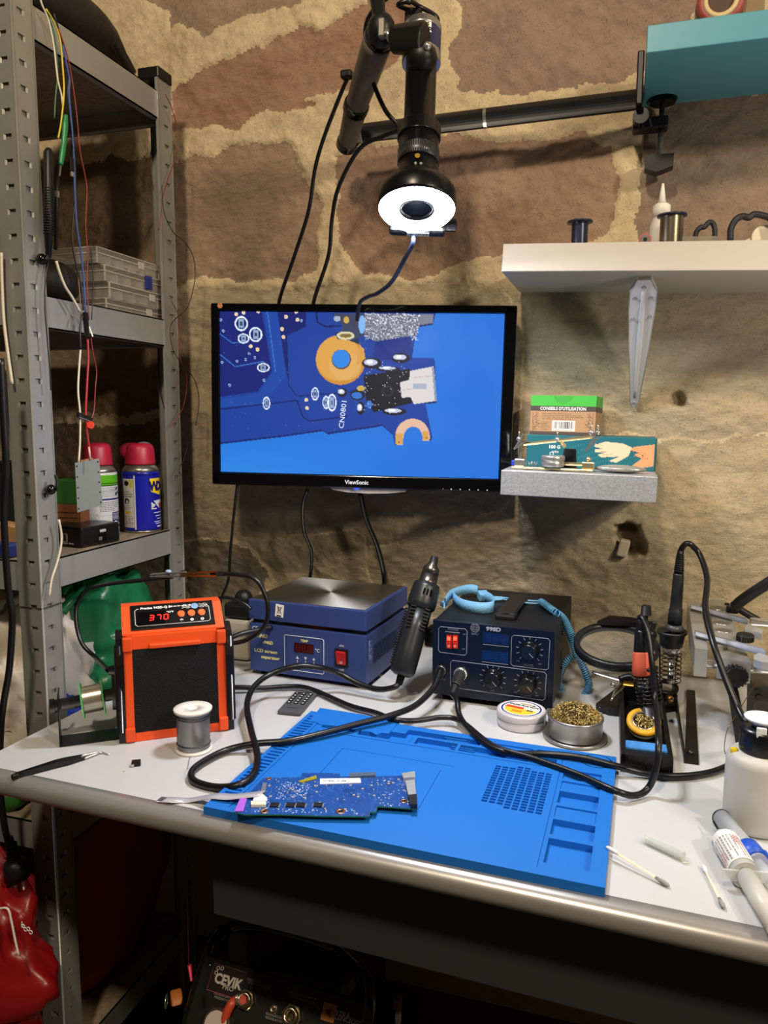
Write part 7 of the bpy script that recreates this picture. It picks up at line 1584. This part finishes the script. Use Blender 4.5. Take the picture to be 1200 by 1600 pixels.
# hanging leads (all in the plane just outside the shelf side)
def lead(l, r, col, label, x=-.788, name='wire'): return cable(name, [PX(a, b_, x) for a, b_ in l], r, label, None, mat('wire_%s' % col.strip('#'), col, .4), 'wire', 6, 5)
lead([(60, -12), (66, 8), (76, 32), (84, 70), (88, 105), (91, 128), (96, 148), (98, 165)], .0013, '#d8d2bc', 'white wire of the bundle hanging from the top shelf', -.786)
lead([(72, 16), (84, 50), (89, 90), (90, 120), (87, 150), (85, 185)], .0011, '#2e6a4e', 'dark green wire of the bundle hanging from the top shelf', -.787)
lead([(72, 14), (84, 34), (94, 62), (98, 105), (100, 135), (99, 160), (95, 195), (91, 216)], .0013, '#c9b83a', 'yellow wire of the bundle hanging from the top shelf', -.784)
lead([(84, 20), (98, 70), (107, 118), (106, 150), (112, 205), (116, 235), (118, 300), (113, 370), (118, 410), (127, 450), (130, 485)], .0013, '#1b1a1c', 'long black wire hanging beside the blue one to the taped splice', -.785)
lead([(98, 70), (106, 110), (109, 128), (108, 150), (114, 220), (117, 295), (120, 350), (127, 400), (131, 440), (134, 492)], .0015, '#37518c', 'blue wire hanging down to the black taped splice', -.782)
lead([(92, 45), (106, 90), (115, 140), (121, 190), (125, 235), (133, 275), (136, 300), (134, 350), (137, 400), (136, 450), (139, 500)], .0009, '#8a3430', 'thin red wire hanging down past the organiser boxes', -.783)
lead([(113, 235), (118, 310), (114, 370), (117, 400), (123, 440), (126, 490), (124, 520)], .0009, '#7c5c50', 'thin brownish wire hanging between the black and white ones', -.786)
lead([(140, 380), (146, 440), (143, 500)], .0008, '#2a2624', 'thin dark wire crossing the clear organiser boxes', -.784)
lead([(88, 408), (93, 425), (102, 448), (113, 465), (125, 487)], .0020, '#cfc6b0', 'thick white cable bending down to the taped splice', -.780, 'cable')
lead([(129, 492), (126, 505), (125, 525), (126, 546)], .0018, '#1b1a1c', 'short black lead beside the taped splice', -.779)
lead([(126, 543), (124, 570), (122, 610), (125, 645), (125, 690), (123, 722)], .0015, '#d6d0bd', 'white wire holding the grey plate', -.780)
lead([(137, 530), (138, 560), (136, 600), (134, 650), (138, 690), (140, 702)], .0017, '#a82c36', 'thick red wire holding the grey plate', -.779)
lead([(139, 698), (141, 719)], .0016, '#d9a6a4', 'pale pink end of the red wire at the grey plate', -.779, 'wire_end')
lead([(142, 528), (146, 555), (151, 580), (149, 605), (147, 640), (143, 655)], .0010, '#7c2a2c', 'thin dark red wire looping right of the thick red one', -.780)
lead([(258, 147), (268, 168), (277, 205), (274, 245), (264, 275), (255, 305), (252, 330), (248, 360)], .0008, '#7a2e28', 'thin red wire draped over the rear upright, upper part', -.782)
lead([(239, 205), (236, 238), (233, 262), (240, 295), (246, 345), (252, 380), (258, 412)], .0008, '#6a2c28', 'thin red wire hanging left of the rear upright', -.84)
lead([(253, 290), (256, 330), (270, 362), (290, 380), (303, 405), (304, 440), (293, 480), (272, 500), (266, 515), (270, 545), (285, 570), (303, 592), (311, 625), (306, 665)], .0007, '#221c1a', 'thin black wire bulging right of the rear upright', -.775)
lead([(268, 470), (280, 500), (282, 560), (292, 585), (288, 630), (272, 660), (264, 668)], .0007, '#7a2e28', 'thin red wire looping across the rear upright, lower part', -.777)
lead([(248, 545), (248, 600), (256, 635), (263, 656)], .0007, '#221c1a', 'thin black wire hanging left of the rear upright, lower bay', -.83)
lead([(295, 690), (288, 715), (279, 735), (284, 742)], .0007, '#1d1b1a', 'tiny black wire end on the rear upright by the blue can', -.775)
lead([(76, 405), (71, 440), (70, 480), (74, 530), (78, 580), (80, 610)], .0010, '#1d1b1a', 'thin black wire running down the front upright edge', -.786)
lead([(92, 812), (96, 835), (95, 855), (89, 880), (81, 905), (77, 932)], .0017, '#d0c7b2', 'short white cable curving over the front upright', -.786, 'cable')
# splice, probes, clips
def stick(name, a, b_, r0, r1, m, label, cat, x=-.780, n=12): return tag(B().cyl(PX(*a, x), PX(*b_, x), r0, r1, n, bev=r1*.3).build(name, m), label, cat)
stick('taped_splice', (133, 488), (136, 526), .0042, .0036, BLACKM, 'black taped cable splice hanging before the middle shelf beam', 'splice')
stick('wire_end', (139, 510), (145, 526), .0011, .0011, WHITEP, 'white bare wire end beside the taped splice', 'wire', -.777, 8)
pt = thing('test_probe', 'ribbed black test probe hanging against the front upright', 'probe', PX(76, 232, -.787)); I = ROOTM[pt.name].inverted(); a, b_ = I @ PX(76, 232, -.782), I @ PX(76, 402, -.782)
B().rev(a, b_, [(0, .0035), (.006, .0068), ((b_-a).length*.55, .0064), ((b_-a).length, .0038)], 14).build('handle', BLACK, pt); rb = B(); ax = (b_-a).normalized()
for i in range(18): rb.torus(a+ax*(.055+i*.0036), ax, .0066, .0008, 14, 5)
rb.build('grip_ribs', BLACK, pt, kind='stuff')
pt = thing('test_probe', 'smooth thin black test probe right of the ribbed one', 'probe', PX(88, 250, -.787)); I = ROOTM[pt.name].inverted(); a, b_ = I @ PX(90, 250, -.786), I @ PX(87, 390, -.786)
B().rev(a, b_, [(0, .0022), (.04, .0034), ((b_-a).length, .0024)], 12).build('handle', BLACK, pt); B().cyl(a.lerp(b_, .35), a.lerp(b_, .42), .0037, n=12).build('steel_band', CHROME, pt)
gp = thing('crocodile_clip', 'green sleeved crocodile clip hanging from the yellow wire', 'clip', PX(100, 178, -.780)); I = ROOTM[gp.name].inverted(); a, m_, b_ = I @ PX(103, 180, -.780), I @ PX(100, 222, -.780), I @ PX(95, 258, -.780)
B().tube([a, a.lerp(m_, .4), m_, m_.lerp(b_, .5), b_], [.0026, .0042, .0036, .0040, .0030], 12).build('sleeve', mat('clip_green', '#1f7a46', .35), gp); B().cyl(b_, I @ PX(93, 275, -.780), .0014, .0009, 8).build('jaw', CHROME, gp)
up_ = thing('usb_plug', 'small black micro plug dangling beside the green clip', 'plug', PX(111, 245, -.783)); I = ROOTM[up_.name].inverted()
B().box(I @ PX(112, 257, -.783), (.004, .010, .020), bev=.001).build('plug_body', BLACK, up_); B().box(I @ PX(112.5, 271, -.783), (.002, .006, .008)).build('plug_metal', CHROME, up_); B().cyl(I @ PX(113, 225, -.783), I @ PX(112, 247, -.783), .0016, .0022, 8).build('plug_boot', BLACK, up_)
stick('wire_clip', (122, 648), (142, 656), .0042, .0036, BLACK, 'black wire clip gripping the white and red wires above the plate', 'clip', -.777)
c = PX(141, 664, -.777); tag(B().cyl(c, c+(CAM-c).normalized()*.007, .0062, .0056, 18, bev=.001).build('push_pin', mat('red_knob', '#d2382a', .35)), 'round red knob on the wires above the grey plate', 'knob')
for (px, py, lb) in ((65, 405, 'upper black magnetic ball stuck on the front upright'), (79, 765, 'lower black magnetic ball stuck on the front upright')):
    c = PX(px, py, -.7915); tag(B().ball(c, .0078, 18, 12).build('magnet_ball', mat('ball_black', '#100f10', .14)), lb, 'magnet')
cable('hook', [PX(67, 408, -.789), PX(72, 405, -.782), PX(76, 395, -.782), PX(76, 380, -.784)], .0022, 'black hook bent round the upper magnetic ball', None, BLACK, 'hook')
cable('hook', [PX(82, 768, -.789), PX(88, 764, -.782), PX(89, 752, -.782), PX(87, 742, -.784)], .0022, 'black hook bent round the lower magnetic ball', None, BLACK, 'hook')
# things left of the front upright
cable('cable', pys([(2, 395), (3, 440), (6, 500), (12, 550), (19, 600)], -.475), .0022, 'white cable running down left of the front upright', None, mat('cream_cable', '#c9bfa6', .45))
cable('mains_cable', pys([(1, 560), (5, 640), (9, 720), (6, 790), (8, 850), (13, 920), (19, 960), (18, 1000), (14, 1050), (7, 1090), (2, 1130), (0, 1180), (1, 1240), (7, 1290), (14, 1318)], -.53), .0046, 'thick black mains cable hanging at the left edge down to the plug')
t = thing('mains_plug', 'black two-pin mains plug hanging on its cable below the table corner', 'plug', PY(16, 1310, -.53)); I = ROOTM[t.name].inverted()
B().tube([I @ PY(13, 1308, -.53), I @ PY(18, 1328, -.53), I @ PY(22, 1345, -.53)], [.006, .0075, .010], 12).build('cord_boot', BLACK, t); a, b_ = I @ PY(22, 1342, -.53), I @ PY(27, 1372, -.53); B().rev(a, b_, [(0, .010), (.006, .0165), ((b_-a).length, .0175)], 18).build('body', BLACK, t)
for s in (-1, 1): B().cyl(b_+V((s*.008, 0, 0)), b_+V((s*.008+.003, 0, -.015)), .002, n=10).build('pin', CHROME, t)
rb = B(); ax = (b_-a).normalized()
for i in range(4): rb.torus(a-ax*(.004+i*.006), ax, .0085-.0006*i, .0016, 14, 5)
rb.build('boot_ribs', BLACK, t, kind='stuff')
p = PY(17, 838, -.40); tag(B().box((p.x, -.40, .9788+.024), (.05, .03, .048), R=M4.Rotation(.12, 4, 'Y'), bev=.001).build('wooden_block', mat('pale_wood', '#b58a56', .6, var=.25, vscale=40)), 'pale wooden block on the lower shelf left of the upright', 'block')
tag(B().box((p.x+.004, -.42, .9788+.0115), (.05, .03, .022), R=M4.Rotation(-.1, 4, 'Z'), bev=.004).build('blue_case', mat('blue_case', '#23306e', .4)), 'small blue case in front of the pale wooden block', 'case') if True else None
p = PY(14, 770, -.25); tag(B().box((p.x-.03, -.20, .9788+.065), (.09, .07, .13), bev=.003).build('black_carton', mat('black_card', '#171719', .6)), 'tall black carton at the far left of the lower shelf', 'box')
# bags on the shelf below
def bag(c, r, m, label, name='plastic_bag', amp=.28, freq=11., seed=1., zmin=None, n=72, cat='bag', mm=40): return tag(B().ball(c, r, n, mm, amp=amp, freq=freq, seed=seed, zmin=zmin).build(name, m), label, cat)
wp = mat('white_film', '#cfc4b4', .4, bump=.5, bscale=25); gp_ = mat('green_film', '#1a6a42', .3, bump=.5, bscale=25, clear=.06); rp = mat('red_film', '#861216', .3, bump=.4, bscale=25)
z4 = .5725
bag((-.955, -.34, z4+.15), (.105, .10, .16), wp, 'crumpled white plastic bag on the shelf left of the front upright', seed=3., zmin=z4)
bag((-1.02, -.25, z4+.30), (.10, .10, .07), mat('grey_film', '#8f897e', .4, bump=.5, bscale=25), 'greyish plastic bag lying on top of the white one', seed=8., zmin=z4)
gbag = bag((-.905, -.235, z4+.175), (.098, .100, .185), gp_, 'large crumpled green plastic bag behind the orange station', seed=5., zmin=z4, freq=10.)
B().tube([PX(96, 955, -.86), PX(112, 938, -.85), PX(128, 920, -.85), PX(126, 905, -.86), PX(108, 908, -.87), PX(96, 925, -.88)], [.010, .006, .004, .004, .006, .010], 8).build('knotted_handle', gp_, gbag, W=True)
bag((-.842, -.395, z4+.085), (.032, .052, .085), mat('blue_film', '#2f3f92', .35, bump=.5, bscale=30), 'blue plastic bag between the front upright and the spool holder', seed=12., zmin=z4, n=28)
bag((-.965, -.428, z4+.022), (.07, .028, .035), mat('leaf_film', '#2f6a28', .35, bump=.5, bscale=30), 'green plastic bag corner poking out under the white bag', seed=15., zmin=z4, n=28)
z5 = .1735
bag((-.92, -.24, z5+.19), (.112, .19, .215), mat('red_cloth', '#8f1218', .6, bump=.3, bscale=40), 'big dark red bag filling the bottom shelf behind the upright', 'red_bag', .10, 4., 4., z5)
xr = PY(58, 1450, -.535).x
rbag = bag((xr-.15, -.535, z5+.20), (.15, .052, .19), rp, 'bright red plastic bag with white print at the lower left corner', 'red_bag', .20, 8., 21., .06)
o_ = bag((xr-.125, -.622, z5+.05), (.085, .030, .10), mat('clear_red', '#c03a30', .2, bump=.6, bscale=25, clear=.2), 'crumpled translucent red bag in front of the printed red bag', 'plastic_bag', .25, 10., 31., .02)
B().tube([PY(-4, 1420, -.580), PY(12, 1420, -.580), PY(18, 1440, -.580), PY(24, 1470, -.580), PY(29, 1492, -.580)], .0016, 6).build('cord_handle', WHITEP, rbag, W=True, label='white cord handle')
b = B()
for i in range(4): b.torus(PY(36+i*4, 1447+i*2.2+(i % 2)*3, -.575), (0.1, -1, 0), .0026, .0007, 10, 4)
b.tube([PY(33, 1444, -.575), PY(36, 1450, -.575), PY(34, 1440, -.575)], .0007, 4); b.build('bag_print', WHITEP, rbag, W=True, kind='stuff')

# ================================================================ compressor under the table
def make_compressor():
    y0 = -.47; c = PY(455, 1600, y0); t = thing('compressor', 'black air compressor with tubular frame and control panel under the workbench', 'compressor', (c.x, y0, 0)); I = ROOTM[t.name].inverted(); W_ = dict(W=True)
    bk = mat('compressor_black', '#141416', .35); fr = mat('frame_black', '#101012', .12, coat=.5)
    # sloping panel
    P = [PY(328, 1500, y0), PY(572, 1572, y0), PY(560, 1660, y0-.05), PY(290, 1600, y0-.05)]
    x = (P[1]-P[0]).normalized(); F = frame(P[0], x, y=(P[0]-P[3])); If = F.inverted(); w = (P[1]-P[0]).length
    b = B().box((w/2, -.07, -.012), (w+.02, .15, .024), bev=.003); b.xf(F); pn = b.build('control_panel', bk, t, W=True)
    def on(px, py): d = ray(px, py); n = F.col[2].xyz; kk = (P[0]-CAM).dot(n)/d.dot(n); return If @ (CAM+d*kk)
    def T_(s, px, py, sz, m=WHITEP, **kw): q = on(px, py); return text(s, sz, F @ M4.Translation((q.x, q.y, .0006)), m, pn, W=True, **kw)
    q = on(355, 1533); b = B().box((q.x, q.y, .0005), (.052, .034, .0012), bev=.004); b.xf(F).build('badge', mat('badge_dark', '#1a0c0e', .4), pn, W=True)
    gm = mat('badge_white', '#c9c2b8', .5); b = B(); b.tube([F @ V((q.x+sx*.0255, q.y+sy*.0165, .0012)) for sx, sy in ((-1, -1), (1, -1), (1, 1), (-1, 1))], .0006, 5, True, 0); b.build('badge_border', mat('badge_red', '#a04a4c', .5), pn, W=True)
    T_('CEVIK', 357, 1534, .017, gm, bold=.04, sx=.9, ext=.0012); T_('PRO', 357, 1544, .009, gm, ext=.0012)
    b = B()
    for dx, dy in ((-.018, .012), (-.012, .013), (-.019, .006)): b.torus(F @ V((q.x+dx, q.y+dy, .0014)), F.col[2].xyz, .0022, .0007, 12, 5)
    b.build('badge_bubbles', gm, pn, W=True, kind='stuff')
    for s, px, py, sz in (('SALIDA REGULADA', 405, 1535, .0042), ('SAIDA REGULADA', 405, 1540, .0042), ('PRESION SALIDA', 350, 1556, .0042), ('PRESSAO SAIDA', 350, 1562, .0042), ('SALIDA REGULADOR', 473, 1556, .0042), ('SAIDA REGULADOR', 473, 1562, .0042), ('REGULADOR', 428, 1587, .0042), ('REGULADOR', 428, 1593, .0042)): T_(s, px, py, sz, mat('dim_print', '#8a8680', .6))
    T_('ULTRA', 533, 1585, .0082, gm, bold=.02); T_('SILENCIOSO', 542, 1594, .0082, gm, bold=.02)
    q = on(514, 1582); b = B().box((q.x, q.y, .0006), (.019, .021, .0012), bev=.002); b.xf(F).build('sticker', mat('amber_sticker', '#b8763a', .5), pn, W=True); b = B().prism([(q.x-.004, q.y-.002), (q.x-.001, q.y-.002), (q.x+.003, q.y-.005), (q.x+.003, q.y+.006), (q.x-.001, q.y+.003), (q.x-.004, q.y+.003)], .0012, .0018, F); b.build('speaker_symbol', mat('dark_red_ink', '#6a1410', .5), pn, W=True)
    br = mat('fitting_brass', '#b5a888', .25, 1.)
    def fit(px, py, r, hgt):
        q = on(px, py); a = F @ V((q.x, q.y, 0)); n_ = F.col[2].xyz; B().cyl(a, a+n_*hgt*.4, r*1.25, n=6).build('nut', br, pn, W=True); o = B(); o.rev(a, a+n_, [(0, r), (hgt, r*.9), (hgt, r*.5), (hgt*.4, r*.5)], 20); o.build('fitting', br, pn, W=True); return a+n_*hgt
    f1 = fit(385, 1562, .0105, .012); fit(457, 1587, .0115, .014); fit(428, 1577, .0048, .004)
    B().tube([f1, PY(372, 1562, y0-.02), PY(362, 1568, y0-.03), PY(352, 1590, y0-.04), PY(345, 1625, y0-.05)], [.0055, .0062, .0062, .0062, .0062], 12).build('air_hose', mat('orange_hose', '#b8432a', .4), t, W=True)
    b = B(); 
    for i in range(5): 
        v = f1.lerp(PY(372, 1562, y0-.02), .1+.2*i); b.torus(v, (PY(372, 1562, y0-.02)-f1), .0066, .001, 14, 5)
    b.build('hose_spring', CHROME, t, W=True, kind='stuff')
    q = on(340, 1600); a = F @ V((q.x, q.y, 0)); n_ = F.col[2].xyz; B().cyl(a, a+n_*.008, .02, n=28, bev=.002).build('gauge', mat('gauge_rim', '#5a4a44', .3, .6), pn, W=True); B().cyl(a+n_*.008, a+n_*.0085, .016, n=24).build('gauge_face', mat('gauge_face', '#b8a8a0', .5), pn, W=True)
    # frame tubes
    B().tube([PY(285, 1640, y0-.03), PY(300, 1570, y0-.01), PY(318, 1510, y0+.005), PY(332, 1470, y0+.03), PY(360, 1450, y0+.08), PY(430, 1450, y0+.12), PY(520, 1478, y0+.1), PY(560, 1510, y0+.04), PY(577, 1550, y0), PY(573, 1610, y0-.03), PY(570, 1650, y0-.04)], .0085, 14).build('frame_tube', fr, t, W=True)
    B().tube([PY(288, 1640, y0-.035), PY(306, 1575, y0-.015), PY(330, 1505, y0)], .0040, 10).build('frame_tube', fr, t, W=True)
    # motor cover and tank
    a = PY(455, 1490, -.25); B().box((a.x+.01, -.22, .235), (.25, .22, .17), bev=.03, seg=3).build('motor_cover', bk, t, W=True)
    B().cyl((a.x-.11, -.23, .115), (a.x+.24, -.23, .115), .10, n=28, bev=.03).build('tank', bk, t, W=True)
    for s in (-1, 1): B().cyl((a.x+.06+s*.12, -.23, .0), (a.x+s*.15, -.21, .04), .02, n=14).build('foot', BLACK, t, W=True)
    B().box((c.x+.01, y0+.02, .14), (.26, .03, .26), bev=.004).build('lower_front', bk, t, W=True)
    q = PY(284, 1556, y0-.005); B().cyl(q, q+V((-.012, -.01, 0)), .0105, n=14, bev=.002).build('drain_valve', mat('orange_valve', '#a8622a', .4), t, W=True); B().torus(q+V((-.018, -.012, -.004)), (1, .4, 0), .009, .0008, 18, 5).build('pull_ring', CHROME, t, W=True)
make_compressor()
p = PY(622, 1586, -.38); t = thing('cable_gland', 'small white and brown fitting right of the compressor', 'fitting', p); I = ROOTM[t.name].inverted(); B().box(I @ PY(622, 1590, -.38), (.008, .008, .018), bev=.002).build('white_end', WHITEP, t); B().box(I @ PY(621, 1566, -.38), (.014, .012, .022), bev=.003).build('brown_end', mat('brown_end', '#5c4128', .5), t); B().cyl(V((0, 0, -p.z+.001)), I @ PY(622, 1596, -.38), .004, n=8).build('stem', BLACK, t)
cable('thin_cord', [PY(291, 1300, -.55), PY(293, 1400, -.55), PY(295, 1500, -.55), PY(297, 1512, -.55)], .0008, 'thin dark red cord hanging by the table leg', None, mat('cord_dark_red', '#4a1414', .5), 'cord', 5)
stick_ = B().cyl(PY(296, 1508, -.55), PY(299, 1532, -.55), .0026, .0016, 8); tag(stick_.build('cord_toggle', mat('toggle_red', '#b01c3c', .4)), 'small red toggle on the cord by the table leg', 'toggle')

# ================================================================ repeats share a group
GR = {'wire': 'thin wires hanging on the steel shelving', 'cotton_swab': 'cotton swabs on the table', 'spray_can': 'spray cans on the lower steel shelf', 'syringe': 'syringes by the bottle', 'soldering_iron': 'soldering irons', 'wall_shelf': 'wall shelves', 'plastic_bag': 'plastic bags on the steel shelving', 'monitor_cable': 'cables below the monitor', 'camera_cable': 'cables of the microscope', 'power_cable': 'power cables around the orange station', 'iron_cord': 'soldering iron cords', 'magnet_ball': 'magnetic balls on the front upright', 'test_probe': 'test probes on the front upright', 'solder_spool': 'solder spools', 'wire_spool': 'wire spools on the white shelf', 'hook': 'hooks on the front upright', 'disc': 'white discs on the white shelf', 'scissors_handle': 'tool handles on the white shelf', 'red_bag': 'red bags below', 'lamp_arm': 'black tube arms'}
tops = [o for o in COL.objects if o.parent is None and o.get('label')]
for k_, g_ in GR.items():
    m_ = [o for o in tops if o.name.split('.')[0] == k_]
    if len(m_) > 1:
        for o in m_: o['group'] = o.get('group', g_)
